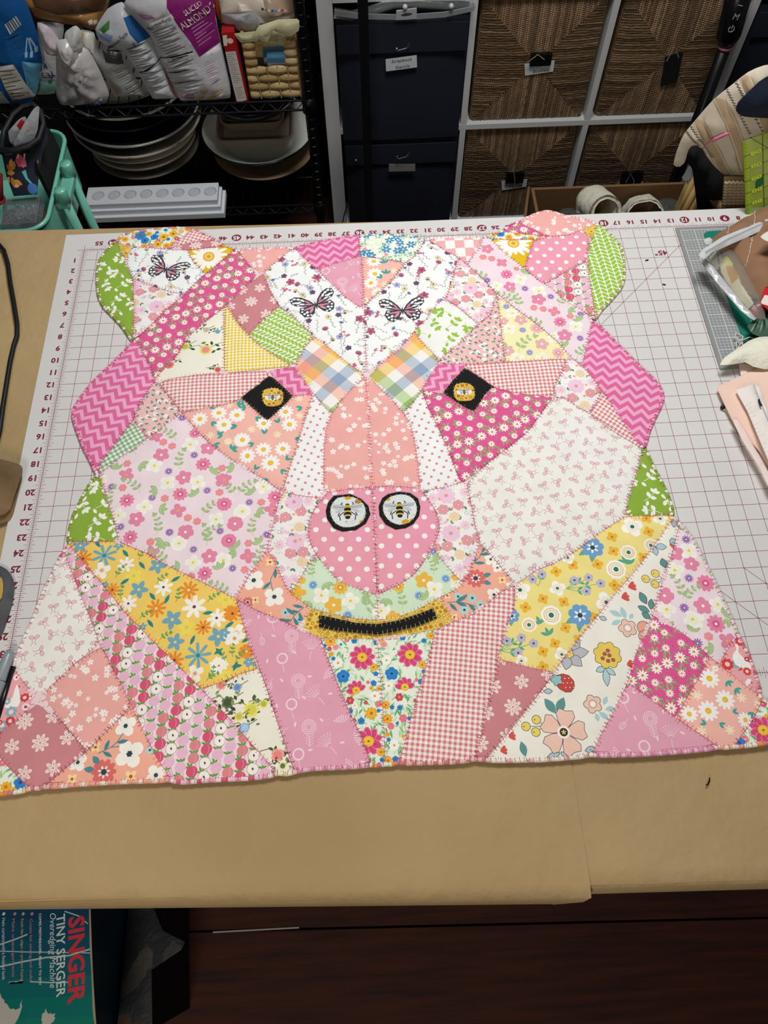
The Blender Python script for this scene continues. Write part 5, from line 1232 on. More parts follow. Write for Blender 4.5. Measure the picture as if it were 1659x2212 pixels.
for t_, c_, ring_, disc_, sd in (
    ('L', (1125, 245), [(1000, 100), (1150, 83), (1250, 130), (1310, 190), (1328, 260), (1290, 340), (1200, 400), (1080, 415), (1000, 385), (940, 300), (930, 230), (950, 160)], [(1030, 120), (1150, 108), (1240, 140), (1285, 210), (1290, 270), (1260, 340), (1180, 380), (1080, 385), (1010, 345), (970, 270), (975, 190)], 1),
    ('M', (345, 232), [(240, 85), (340, 63), (440, 75), (510, 125), (530, 200), (520, 275), (470, 345), (400, 385), (310, 398), (220, 350), (165, 270), (158, 190), (190, 120)], [(260, 110), (350, 88), (430, 100), (485, 150), (503, 220), (485, 290), (430, 345), (340, 365), (260, 335), (205, 270), (192, 200), (215, 145)], 2)):
    rn = [zp(t_, *p) for p in ring_]; ds = smooth(resample([zp(t_, *p) for p in disc_], .2), 2)
    ny = applique('nostril', rn, '#0d0d10', [], ZA, QL, 'black ring with a pale bee disc', None)
    cx_, cy_ = zp(t_, *c_); rd = random.Random(sd); mm = []
    for k in range(26):
        a = rd.uniform(0, 6.3); r = rd.uniform(.2, 1.0); mm += line([(cx_ + r * math.cos(a), cy_ + r * math.sin(a)), (cx_ + r * math.cos(a) + rd.uniform(-.3, .3), cy_ + r * math.sin(a) + rd.uniform(-.3, .3))], .012, '#8d969b')
    for (px_, py_, r_) in ([(1130, 118, 36), (1225, 150, 42), (1250, 335, 24), (1115, 335, 12)] if sd == 1 else [(395, 335, 38), (240, 135, 26), (290, 365, 22), (450, 320, 22)]):
        q = zp(t_, px_, py_); r = zr(t_, px_, py_, r_); mm.append((ell(q[0], q[1], r, r * .7, .3, 6), '#d6a22c' if (px_ != 1225) else '#b57f35'))
    for k in range(14):
        a = -.9 + k * .1; q = (cx_ + 1.12 * math.cos(a), cy_ + 1.2 * math.sin(a)); mm += line([q, (q[0] - .08, q[1] + .12)], .035, '#4a4a3c'); mm += line([q, (q[0] + .09, q[1] + .1)], .03, '#4a4a3c')
    mm += bee(cx_, cy_, .95)
    applique('bee_disc', ds, '#dfe5e6', mm, ZA + .05, ny, None, m_thread2, .1, .26)
for t_, pl, c_, by in (('F', [(400, 390), (450, 380), (500, 385), (545, 410), (550, 470), (540, 515), (500, 538), (440, 545), (395, 535), (368, 500), (362, 440), (372, 400)], (455, 462), 1), ('G', [(850, 345), (905, 335), (960, 340), (1000, 365), (1015, 410), (1015, 465), (985, 490), (920, 495), (860, 490), (832, 455), (828, 400), (835, 365)], (922, 415), 2)):
    pl = smooth(resample([zp(t_, *p) for p in pl], .15), 1); b_, m_, _ = fab('honey', pl, 'eye' + t_)
    cx_, cy_ = zp(t_, *c_); m_ = m_ + [(ell(cx_, cy_, .50, .27, 0, 14), '#eeece4')] + bee(cx_, cy_, .42)
    ey = applique('eye', pl, b_, m_, ZA, QL, 'small honeycomb eye patch with a bee', m_thread2, .09, .2)
mo_ = [zp('L', *p) for p in [(872, 1165), (1000, 1190), (1200, 1235), (1395, 1246)]] + [zp('M', *p) for p in [(350, 1210), (500, 1160), (645, 1103), (678, 1190), (500, 1262), (300, 1312), (150, 1337)]] + [zp('L', *p) for p in [(1200, 1320), (1000, 1298), (868, 1268)]]
applique('mouth', resample(ccw(mo_), .3), '#0b0b0e', [], ZA, QL, 'curved black mouth strip', m_thread2, .16, .24)
# ================================================================== CUBE SHELF WITH BASKETS AND BINS
m_lam = mat('white_laminate', '#c4c6c8', .5, bump=.03)
SH = thing('cube_shelf', 'white cube shelf holding seagrass baskets and navy bins behind the table', 'shelf', (48, 40.9, -30))
Y0, Y1 = 33.2, 48.6
XS = [17.6, 32.1, 46.0, 59.9, 73.8]
for i, x in enumerate(XS):
    w = .78 if i in (0, 4) else .33
    for k, (a, b) in enumerate([(-29.9, -15.72), (-15.08, -1.92), (-1.28, 12.2)] if i not in (0, 4) else [(-30, 13.8)]):
        mk('side_panel' if i in (0, 4) else 'divider', *bbox(x - w, x + w, Y0, Y1, a, b, .04), m_lam, SH)
for z, t in ((-29.2, .75), (-15.4, .32), (-1.6, .32), (13.0, .75)):
    mk('shelf_board', *bbox(XS[0] + .79, XS[4] - .79, Y0 - .01, Y1, z - t, z + t, .04), m_lam, SH)
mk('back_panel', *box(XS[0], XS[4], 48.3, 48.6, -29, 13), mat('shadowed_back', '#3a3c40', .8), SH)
m_sea = mat('seagrass_rope', rough=.75, attr=True, bump=.9, wave=('DIAGONAL', 130, 1.5), bdist=.002, var=.25, vscale=60)
M_TXT = mat('black_pen', '#1c1c22', .6)
m_clip = mat('black_metal', '#101014', .35, metal=.3)
m_twine = mat('jute_twine', '#8d7c63', .9)
def seagrass(x0, x1, z0, z1, label, seed):
    yf = 33.9; T = thing('seagrass_basket', label, 'basket', ((x0 + x1) / 2, yf + 6, z0), 'seagrass cube baskets')
    rn = random.Random(seed); V_, F_, C_ = [], [], []
    w, h = x1 - x0, z1 - z0; cx, cz = (x0 + x1) / 2, (z0 + z1) / 2; pit = .25
    def rope(a, b, y, r):
        L = math.hypot(b[0] - a[0], b[1] - a[1]); n = max(2, int(L / .4)); ux, uz = (b[0] - a[0]) / L, (b[1] - a[1]) / L; px_, pz_ = -uz, ux
        k0 = len(V_); c = lin(rn.choice(['#96795a', '#7c6247', '#866b4d', '#a28667', '#6d553d']))
        for i in range(n + 1):
            t = i / n; wb = rn.uniform(-.045, .045); x = a[0] + (b[0] - a[0]) * t + px_ * wb; z = a[1] + (b[1] - a[1]) * t + pz_ * wb
            bul = .35 * (1 - ((x - cx) / (w / 2)) ** 4) * (1 - ((z - cz) / (h / 2)) ** 4)
            rr = r * rn.uniform(.85, 1.12)
            for s, o in ((-1, 0), (0, -rr * 1.15), (1, 0)): V_.append((x + px_ * rr * s, y + o - bul, z + pz_ * rr * s))
        for i in range(n):
            q = k0 + i * 3
            for s in (0, 1): F_.append((q + s, q + s + 1, q + s + 4, q + s + 3)); C_.append(c)
    n = int(h / pit)
    for i in range(n):
        z = z0 + (i + .5) * pit; d = abs(z - cz); e = w / 2 * (d / (h / 2)); lim = w / 2 - e
        if w / 2 - e > .15 or True:
            rope((x0 + .05, z), (cx - e + .06, z), yf, pit * .66) if cx - e - x0 > .2 else None
            rope((cx + e - .06, z), (x1 - .05, z), yf, pit * .66) if cx - e - x0 > .2 else None
    n = int(w / pit)
    for i in range(n):
        x = x0 + (i + .5) * pit; d = abs(x - cx); e = h / 2 * (d / (w / 2))
        if h / 2 - e > .2:
            rope((x, z0 + .05), (x, cz - e + .06), yf, pit * .66); rope((x, cz + e - .06), (x, z1 - .05), yf, pit * .66)
    o = mk('woven_front', V_, F_, m_sea, T, smooth=True, cols=C_); o['kind'] = 'stuff'
    V_, F_, C_ = [], [], []
    for sx in (x0 + .02, x1 - .02):
        for i in range(int(h / .27)):
            z = z0 + (i + .5) * .27
            tv, tf = tube([(sx, yf + .1, z), (sx, yf + 4, z), (sx, yf + 11, z)], .15, 5); k = len(V_); V_ += tv; F_ += [[q + k for q in f] for f in tf]; C_ += [lin('#7d674c')] * len(tf)
    for i in range(int(w / .27)):
        x = x0 + (i + .5) * .27
        tv, tf = tube([(x, yf + .05, z1), (x, yf + .8, z1 - .02)], .14, 5); k = len(V_); V_ += tv; F_ += [[q + k for q in f] for f in tf]; C_ += [lin('#7d674c')] * len(tf)
    o = mk('woven_side', V_, F_, m_sea, T, cols=C_); o['kind'] = 'stuff'
    mk('body', *bbox(x0 + .15, x1 - .15, yf + .15, yf + 12.5, z0, z1 - .1, .3), mat('basket_core', '#3a2d20', .9), T)
    return T
SB = [seagrass(32.95, 45.3, -15.0, -2.15, 'seagrass basket with a white card clipped on, upper row, nearest the navy bins', 1),
      seagrass(47.0, 59.1, -15.0, -2.3, 'seagrass basket with a blank black tag, upper row, behind the black stick', 2),
      seagrass(32.8, 45.3, -28.4, -16.05, 'seagrass basket with a white card, lower row, above the cardboard box corner', 3),
      seagrass(46.9, 59.1, -28.4, -16.3, 'seagrass basket with a curled twine tag, lower row, right of the white divider', 4)]
def card(T, pts, lines, y, clip=None, tw=None, dark=False):
    fr = wall(y); pl = [fr.px(*p) for p in pts]
    o = slab('label_card', pl, fr, .03, '#17181c' if dark else '#c9ced4', (), M_CARD, T)
    cxs = sum(p[0] for p in pl) / len(pl); czs = sum(p[1] for p in pl) / len(pl)
    an = math.atan2(pl[1][1] - pl[0][1], pl[1][0] - pl[0][0])
    if lines: lettering('handwriting', [(s, .46, cxs + dx, czs + dz, an, .25, 1.05) for s, dx, dz in lines], fr, M_TXT, T, .045)
    if clip:
        q = [fr.px(*p) for p in clip]; x0, z0 = min(a for a, b in q), min(b for a, b in q); x1, z1 = max(a for a, b in q), max(b for a, b in q)
        mk('binder_clip', *bbox(x0, x1, y - .35, y + .15, z0, z1, .05), m_clip, T)
        mk('clip_lever', *tube([(x0 + .3, y - .4, z1), (x0 + .35, y - .5, z1 + .45), ((x0 + x1) / 2 + .2, y - .5, z1 + .5), (x1 - .4, y - .4, z1)], .05, 5), m_clip, T)
    if tw:
        mk('twine', *tube([aty(a, b, y - .5) for a, b in tw], .055, 5), m_twine, T)
card(SB[0], [(1133, 138), (1198, 130), (1195, 154), (1134, 163)], [('Scrapbook', 0, .28), ('Booklets', .2, -.32)], 33.3, [(1147, 115), (1188, 138)], [(1139, 135), (1162, 118), (1176, 129)])
card(SB[2], [(1083, 391), (1139, 387), (1136, 403), (1084, 411)], [('Scrap', 0, .2), ('Cutouts', .2, -.28)], 33.3, [(1094, 372), (1129, 391)], [(1110, 372), (1112, 390), (1112, 406)])
card(SB[1], [(1437, 122), (1476, 112), (1462, 178), (1426, 187)], [], 33.2, None, [(1440, 132), (1458, 100), (1466, 124)], True)
card(SB[3], [(1336, 394), (1389, 392), (1386, 407), (1335, 408)], [('Stamps', 0, 0)], 33.3, [(1345, 372), (1382, 394)], [(1352, 395), (1362, 375), (1370, 392), (1366, 402)])
# navy fabric bins
m_navy = mat('navy_canvas', '#101626', .9, bump=.3, bscale=500, bdist=.0006)
m_chrome = mat('chrome_wire', '#c8ccd0', .25, metal=1)
def bin_(x0, x1, z0, z1, yf, label, seed):
    T = thing('fabric_bin', label, 'storage bin', ((x0 + x1) / 2, yf + 6, z0), 'navy fabric bins')
    fr = wall(yf); nx, nz = 14, 16; V_, F_ = [], []
    for j in range(nz + 1):
        for i in range(nx + 1):
            u, v = i / nx, j / nz; b = .5 * math.sin(math.pi * u) ** .5 * math.sin(math.pi * (.15 + .8 * v)) + .08 * fbm(u * 5, v * 5, 1, seed)
            V_.append((x0 + (x1 - x0) * u + (.12 * (1 - v) * (1 if u < .5 else -1)), yf - b, z0 + (z1 - z0) * v - .35 * math.sin(math.pi * u) * v))
    for j in range(nz):
        for i in range(nx): a = j * (nx + 1) + i; F_.append((a, a + 1, a + nx + 2, a + nx + 1))
    mk('front_panel', V_, F_, m_navy, T, smooth=True)
    mk('body', *bbox(x0 + .15, x1 - .15, yf + .02, yf + 13, max(z0, -28.4) if z0 < -17 else -15.04, z1 - .5, .2), m_navy, T)
    zf = z1 - (z1 - z0) * .25
    mk('fold_flap', *bbox(x0 + .1, x1 - .1, yf - .62, yf - .48, zf, z1 - .45, .06), m_navy, T)
    return T
B1 = bin_(18.55, 31.65, -16.2, -3.0, 32.9, 'navy fabric bin with a white handwritten card, upper one under the clear plastic pouch', 1)
B2 = bin_(18.7, 31.6, -28.4, -16.4, 33.3, 'navy fabric bin with a small foil label, lower one behind the black upright', 2)
bin_(60.4, 73.0, -15.0, -3.5, 33.4, 'navy bin at the right end of the shelf behind the striped cloth', 3)
card(B1, [(833, 128), (900, 119), (901, 145), (834, 154)], [('Scrapbook', 0, .3), ('Stencils', .1, -.35)], 32.1)
fr_ = wall(32.3); o = slab('foil_label', [fr_.px(*p) for p in [(840, 354), (897, 354), (897, 369), (840, 370)]], fr_, .05, '#b9bbbd', (), mat('foil', '#b9bbbd', .35, metal=.6, attr=False, bump=.3, bscale=60), B2)
for T, cx, cy in ((B1, 870, 101), (B2, 871, 335)):
    pts = [aty(cx + a, cy + b, 31.9) for a, b in ((-12, 1), (-15, 6), (-10, 8), (8, 3), (15, -2), (15, -7), (12, -5), (8, 2))]
    mk('safety_pin', *tube(pts, .05, 6), m_chrome, T)
    mk('pin_head', *ball(aty(cx - 13, cy + 4, 31.85), .13), m_chrome, T)
mk('snap_button', *ball(aty(769, 346, 32.4), .1), m_lam, B2)
# clear zip pouch resting on top of the upper navy bin
m_clear = mat('clear_vinyl', '#e8ecee', .08, trans=.92, ior=1.2, bump=.4, bscale=30, bdist=.003)
m_milk = mat('milky_strip', '#c9cdcf', .3, trans=.35)
ZP = thing('zip_pouch', 'clear vinyl zip pouch with a hang tab on top of the upper navy bin', 'plastic pouch', (25, 33, -3.2))
fr_ = wall(32.2)
mk('vinyl', *(lambda a: (a[0], a[1]))(tube([aty(*p, 33.0) for p in [(722, 28), (760, 34), (800, 24), (850, 8), (900, 6), (960, 10), (1022, 10)]], .45, 10)), m_clear, ZP, smooth=True)
slab('zip_strip', [fr_.px(*p) for p in [(725, 33), (780, 40), (880, 42), (960, 36), (1024, 22), (1026, 12), (960, 25), (880, 31), (780, 29), (722, 20)]], fr_, .12, '#b9bdbf', (), mat('vinyl_strip', '#aeb2b4', .15, trans=.5, bump=.3, bscale=20), ZP, grid=.6)
slab('hang_tab', [fr_.px(*p) for p in [(856, 22), (900, 16), (900, 38), (855, 41)]], fr_, .2, '#9fa3a5', [(ell(*fr_.px(878, 29), .55, .14, .1, 12), '#3a3d42')], mat('tab_plastic', '#9fa3a5', .3, attr=True), ZP)
for p in ((875, 15), (975, 13)): mk('snap_button', *ball(aty(p[0], p[1], 32.0), .24), m_lam, ZP)
# black upright and loose cable
tag(mk('rack_post', *join(bbox(20.75, 21.68, 27.6, 28.5, -30, 14, .08), bbox(20.55, 21.9, 27.4, 28.7, -30, -29.2, .05)), mat('matte_black_metal', '#0b0c10', .45, metal=.2)), 'black square metal upright standing in front of the navy bins', 'pole')
tag(mk('cable', *tube([aty(*p, 30) for p in [(752, 440), (744, 462), (738, 490), (735, 520)]], .07, 6), mat('black_rubber', '#0c0d10', .5)), 'thin black cable hanging beside the left end of the white cube shelf', 'cable')
# black stick appliance
ST = thing('stick_handle', 'long black stick appliance with touch symbols and a pink ring leaning on the baskets', 'appliance', aty(1440, 430, 31))
pa, pb, pc = Vector(aty(1609, -60, 30.5)), Vector(aty(1568, 97, 30.5)), Vector(aty(1448, 420, 30.8))
m_bk = mat('satin_black_plastic', '#0a0b10', .3)
mk('handle', *tube([pa, pa + (pb - pa) * .85, pb], [1.2, 1.15, .72], 20), m_bk, ST, smooth=True)
mk('ring', *tube([pb, pb + (pc - pb).normalized() * .3], [.74, .7], 20), mat('pink_ring', '#d78aa0', .3, metal=.4), ST, smooth=True)
mk('tube', *tube([pb + (pc - pb).normalized() * .3, pc, pc + (pc - pb).normalized() * 4], [.62, .75, .75], 16), m_bk, ST, smooth=True)
fr_ = wall(29.25)
mk_i = mat('symbol_ink', '#b9bcc4', .5)
lettering('symbols', [('M', .8, *fr_.px(1590, 37), -.15), ('I', .75, *fr_.px(1600, 12), 1.35)], fr_, mk_i, ST, .0)
q = fr_.px(1580, 63); rv = [tube([fr_.p(*p, 0) for p in arc(q[0], q[1], .27, 2.2 - 6.28, .95, 12)], .035, 4), tube([fr_.p(q[0], q[1] + .05), fr_.p(q[0] + .02, q[1] + .36)], .035, 4)]
o = mk('power_symbol', *join(*rv), mk_i, ST); o['kind'] = 'stuff'

# ================================================================== BLACK WIRE RACK
m_wire = mat('black_wire', '#0e0f12', .35, metal=.5)
RK = thing('wire_rack', 'black wire shelving rack holding food bags and stacked dishes', 'shelf', (-2.4, 34, -30))
XL, XR, YF, YB = -20.6, 15.6, 27.0, 41.0
for x in (XL, XR):
    for y in (YF, YB):
        pts = []; rs = []
        z = -30
        while z < 14:
            pts += [(x, y, z), (x, y, z + .85), (x, y, z + .88), (x, y, z + .97)]; rs += [.5, .5, .45, .45]; z += 1.0
        mk('post', *tube(pts, rs, 12), m_wire, RK)
        for zz in (-7.8, -20.2): mk('collar', *tube([(x, y, zz - .7), (x, y, zz + .8)], [.72, .6], 12), m_wire, RK, smooth=True)
for zt in (-7.35, -19.75):
    for y in (YF, YB):
        mk('edge_rod', *tube([(XL, y, zt), (XR, y, zt)], .12, 6), m_wire, RK); mk('edge_rod', *tube([(XL, y, zt - 1), (XR, y, zt - 1)], .12, 6), m_wire, RK)
        z_ = []; n = 19
        for i in range(2 * n + 1): z_.append((XL + .4 + (XR - XL - .8) * i / (2 * n), y, zt if i % 2 == 0 else zt - 1))
        mk('truss_wire', *tube(z_, .06, 5), mat('glint_wire', '#5c5f64', .35, metal=.7), RK)  # truss colour lightened to stand for glints on the black wire
    for x in (XL, XR):
        mk('edge_rod', *tube([(x, YF, zt), (x, YB, zt)], .12, 6), m_wire, RK); mk('edge_rod', *tube([(x, YF, zt - 1), (x, YB, zt - 1)], .12, 6), m_wire, RK)
    wv = []
    for i in range(36): wv.append(tube([(XL + 1 * (i + .5), YF, zt + .03), (XL + 1 * (i + .5), YB, zt + .03)], .05, 4))
    for y in (31.6, 36.3): wv.append(tube([(XL, y, zt - .1), (XR, y, zt - .1)], .1, 5))
    o = mk('deck_wires', *join(*wv), m_wire, RK); o['kind'] = 'stuff'
tag(mk('dark_backdrop_sheet', *bbox(-24, 16.4, 44.6, 44.9, -30, 14, .1), mat('black_sheet', '#08090c', .95, bump=.4, bscale=6, bdist=.02)), 'added black sheet standing for the darkness behind the wire rack', 'cloth')  # sheet added in black to stand for the dark space behind the rack
ORGS = None

# ---- dishes on the lower deck
zD = -19.62
def dish(prof, c, m, label, n=56, sx=1, sy=1, tilt=(0, 0), rimm=None, scal=0, group='dishes stacked on the lower deck', name='plate'):
    v, f = lathe(prof, c, n, sx, sy, tilt)
    if scal:
        v = [(c[0] + (x - c[0]) * (1 + scal * math.cos(8 * math.atan2(y - c[1], x - c[0]))), c[1] + (y - c[1]) * (1 + scal * math.cos(8 * math.atan2(y - c[1], x - c[0]))), z) for x, y, z in v]
    T = thing(name, label, 'bowl' if name == 'bowl' else 'plate', c, group)
    mk('body', v, f, m, T, smooth=True)
    if rimm:
        R_ = max(p[0] for p in prof); zr_ = [p[1] for p in prof if p[0] == R_][0]
        mk('rim', *tube([(c[0] + R_ * sx * math.cos(a), c[1] + R_ * sy * math.sin(a), c[2] + zr_ + R_ * sx * math.cos(a) * tilt[0] + R_ * sy * math.sin(a) * tilt[1]) for a in [2 * math.pi * k / n for k in range(n)]], .14, 6, closed=True), rimm, T, smooth=True)
    return T
def pprof(R_, h, t=.16, foot=.55):
    return [(0.01, .02), (R_ * foot, .0), (R_ * foot, .12), (R_ * (foot + .15), h * .35), (R_ - .15, h - .06), (R_, h), (R_ - .1, h + t * .6), (R_ * (foot + .12), h * .35 + t), (R_ * foot, .2 + t), (0.01, .18 + t)]
m_cr = mat('cream_china', '#d2c9b4', .3, coat=.3); m_glass = mat('cut_glass', '#c4beb0', .12, trans=.5, bump=.6, bscale=90, bdist=.004)
m_dk = mat('navy_china', '#12151f', .25, coat=.3); m_sil = mat('silver_rim', '#cfccc4', .3, metal=.5); m_gry = mat('grey_china', '#6a6762', .3)
cS = (-4.4, 36.3)
z = zD
for R_, h, mm, rim_, lab, sc in [(6.2, 1.5, m_glass, None, 'cut glass platter at the bottom of the left dish stack', 0), (6.0, 1.3, m_glass, m_cr, 'glass dish with a pale edge, second from the bottom of the left stack', 0),
                     (6.5, 1.2, m_cr, None, 'plain cream dish in the left stack, just under the wavy edged platter', 0), (7.1, 1.3, m_gry, m_cr, 'wavy edged platter with a cream rim in the left stack', .025), (7.3, 1.5, m_dk, m_sil, 'wide dark platter with a silver rim in the left stack', 0),
                     (7.0, 1.6, m_dk, None, 'dark blue patterned bowl above the silver rimmed platter', 0), (6.6, 1.4, m_dk, m_cr, 'dark dish with a thick cream rim near the top of the left stack', 0), (6.0, 1.4, m_gry, None, 'grey topmost dish of the left stack under the wire deck', 0)]:
    dish(pprof(R_, h), (cS[0], cS[1], z), mm, lab, rimm=rim_, scal=sc); z += h * .62 + .42
cR = (9.0, 35.4)
dish(pprof(5.9, 1.5), (cR[0] + .4, cR[1] - .3, zD), mat('brown_stoneware', '#8a7459', .4), 'brown stoneware plate under the white enamel bowl')
dish(pprof(6.4, 2.6, foot=.5), (cR[0], cR[1], zD + 1.05), mat('white_enamel', '#e2e4de', .2, coat=.5), 'white enamel bowl with a dark green rim on the lower deck', rimm=mat('green_enamel', '#10201c', .2), name='bowl')
def tray(x0, x1, y0, y1, z0, z1, label, m):
    T = thing('baking_tray', label, 'tray', ((x0 + x1) / 2, (y0 + y1) / 2, z0), 'rectangular trays in the enamel bowl')
    def rr(a, z, r=.9):
        p = []
        for cx, cy, s in ((x1 - a - r, y1 - a - r, 0), (x0 + a + r, y1 - a - r, 1), (x0 + a + r, y0 + a + r, 2), (x1 - a - r, y0 + a + r, 3)):
            for k in range(5): an = math.pi / 2 * (s + k / 4); p.append((cx + r * math.cos(an), cy + r * math.sin(an), z))
        return p
    L_ = [rr(.5, z0), rr(.0, z1), rr(.22, z1), rr(.65, z0 + .15)]; V_ = sum(L_, []); F_ = []
    for j in range(3):
        for i in range(20): F_.append((j * 20 + i, j * 20 + (i + 1) % 20, (j + 1) * 20 + (i + 1) % 20, (j + 1) * 20 + i))
    F_ += [tuple(range(20))[::-1], tuple(60 + i for i in range(20))]
    mk('body', V_, F_, m, T)
m_tray = mat('taupe_ceramic', '#97897a', .35)
tray(4.6, 13.2, 31.4, 39.2, zD + 3.75, zD + 4.9, 'larger taupe rectangular tray resting on the enamel bowl', m_tray)
tray(5.2, 12.3, 32.6, 39.2, zD + 4.95, zD + 6.0, 'smaller taupe rectangular tray resting in the larger one', m_tray)
dish([(0.01, 0), (3.2, 0), (4.6, .8), (5.5, 2.2), (5.4, 2.3), (4.4, .95), (0.01, .2)], (8.7, 36.2, zD + 6.05), m_dk, 'dark glazed bowl topmost on the trays', name='bowl')
# white moulded board with round recesses
WB = thing('moulded_board', 'white painted stepped board with a row of round recesses on the lower deck', 'board', (-2, 27, zD))
bx0, bx1 = -9.9, 5.1
m_wp = mat('white_paint', '#e6e9ee', .5, bump=.1, bscale=60)
for k, (e, z0, z1) in enumerate(((0, 0, .7), (.3, .7, 1.3), (.55, 1.3, 1.95))):
    mk('step', *bbox(bx0 + (e if k else 0) * 0, bx1 - e, 25.2 + e * 1.2, 28.9 - e * .5, zD + z0, zD + z1, .08), m_wp, WB)
for i in range(8):
    mk('recess', *lathe([(.62, .0), (.66, .05), (.7, .05), (.72, 0), (.6, -.0), (0.01, .012)], (bx0 + 1.3 + i * 1.76, 27.2, zD + 1.95), 24), mat('recess_paint', '#cdd1d6', .5), WB)
# ================================================================== FOOD BAGS ON THE UPPER DECK
zU = -7.2
GB = 'food bags on the upper deck'
def bag(name, label, cat, y, pts, base, mot, thick, m=None, seed=1, wr=.12, group=GB, grid=.5, tz=None, edge=1.2, extra=None):
    fr = wall(y); ol = [fr.px(*p) for p in pts]
    if tz is not None: ol = [(a, max(b, tz)) for a, b in ol]
    ol = smooth(resample(ol, .7), 1, True, .15)
    mo = [([fr.px(*p) for p in pl], c) for pl, c in mot]
    lo = min(q[1] for q in ol)
    T = thing(name, label, cat, (sum(q[0] for q in ol) / len(ol), y, lo), group)
    o, hf = pillow('film', ol, fr, thick, base, mo, m or M_GLOSS, T, grid=grid, wr=wr, wsc=.55, seed=seed, edge=edge, extra=extra)
    return T, fr, hf
def rows(x0, y0, x1, y1, dx, dy, n, c, t=1.6):
    """thin print rows inside a skewed label, as pixel quads: start corner, end of first row, step per row"""
    r = []
    for k in range(n):
        a, b = x0 + dx * k, y0 + dy * k; e, g = x1 + dx * k, y1 + dy * k
        f = (.95, .7, .85, 1.0, .6)[k % 5]; e = a + (e - a) * f; g = b + (g - b) * f
        r.append(([(a, b), (e, g), (e + dx * .2, g + dy * .2), (a + dx * .2, b + dy * .2)], c))
    return r
def txt(T, fr, hf, items, m, name='lettering'):
    it = []
    for s, hpx, X_, Y_, ang, *r in items:
        q = fr.px(X_, Y_); q2 = fr.px(X_ + 1, Y_); sc = abs(q2[0] - q[0])
        it.append((s, hpx * sc * 1.45, q[0], q[1], ang, *r))
    lettering(name, it, fr, m, T, .06, hf)
M_W = mat('white_print', '#e9e9ec', .5); M_NV = mat('navy_print', '#1c2a5a', .5); M_PU = mat('purple_print', '#7a2f6a', .5); M_RD = mat('red_print', '#c5222c', .5)
# big blue bag
T, fr, hf = bag('baking_bag', 'tall blue baking bag with a nutrition panel and measuring spoons print', 'food bag', 28.0,
    [(-60, -60), (20, -60), (60, 10), (80, 70), (92, 130), (80, 200), (72, 228), (30, 240), (-60, 246)], '#1c5796',
    [([(50, 120), (100, 140), (82, 210), (66, 200)], '#5fa0c0'), ([(-10, 180), (8, 185), (25, 232), (-10, 240)], '#a9b9b4'),
     ([(-5, 130), (33, 125), (78, 208), (28, 214)], '#c3c0b6')] + rows(2, 140, 38, 136, 3.3, 8.6, 8, '#4a4742') +
    [([(14 + 4.2 * k, 40 - 3.0 * k), (16.4 + 4.2 * k, 38.6 - 3.0 * k), (28.4 + 4.2 * k, 60 - 3.4 * k), (26 + 4.2 * k, 62 - 3.4 * k)], '#b8ae9c' if k % 2 else '#dcd6c8') for k in range(6)] +
    [([(59, 75), (62, 73), (60, 106), (57, 106)], '#9fc4dd'), ([(62, 75), (65, 76), (72, 106), (69, 107)], '#9fc4dd'), ([(64, 75), (68, 76), (80, 98), (77, 100)], '#9fc4dd'),
     ([(56, 104), (62, 104), (62, 114), (57, 114)], '#9fc4dd'), ([(67, 105), (73, 105), (73, 116), (67, 116)], '#9fc4dd'), ([(75, 98), (82, 97), (83, 108), (77, 109)], '#9fc4dd')] +
    [([(14 + k * 1.5, 70 + 5 * k), (48 + k * 1.1, 58 + 5 * k), (48 + k * 1.1, 59.2 + 5 * k), (14 + k * 1.5, 71.2 + 5 * k)], '#3a6ea6') for k in range(10)], 1.1, seed=2, tz=zU)
txt(T, fr, hf, [('Nutrition Facts', 7, 50, 208, math.pi - .05), ('Calories   20', 5, 46, 190, math.pi - .15)], M_TXT)
# tan bag lying across the top
T, fr, hf = bag('brown_sugar_bag', 'crumpled copper brown bag lying across the top of the bags', 'food bag', 29.5,
    [(15, -50), (250, -50), (232, 20), (208, 66), (165, 54), (100, 46), (45, 28), (18, 8)], '#a87b48', [([(60, -40), (240, -40), (225, 20), (130, 18), (80, 0)], '#5d4130'), ([(193, 33), (201, 32), (203, 41), (195, 43)], '#e9e4da'), ([(203, 36), (211, 36), (212, 44), (205, 46)], '#e9e4da')], 1.5, seed=3, wr=.3)
# mint and white paper bag behind the tied bag
T, fr, hf = bag('granulated_bag', 'mint and white paper bag behind the tied plastic bag', 'food bag', 29.2,
    [(78, 45), (140, 50), (140, 250), (98, 258), (70, 222), (92, 150)], '#a9c9be', [([(78, 40), (145, 45), (145, 175), (85, 172)], '#cfd0d2'), ([(85, 170), (145, 175), (145, 190), (85, 205)], '#8fc0b4')], .9, seed=4, tz=zU)
txt(T, fr, hf, [('TED', 11, 104, 157, math.pi + .1, 0, 1, .01), ('R', 12, 97, 138, math.pi + .1, 0, 1, .01), ('ure', 11, 112, 166, math.pi + 1.0, .2)], M_NV)
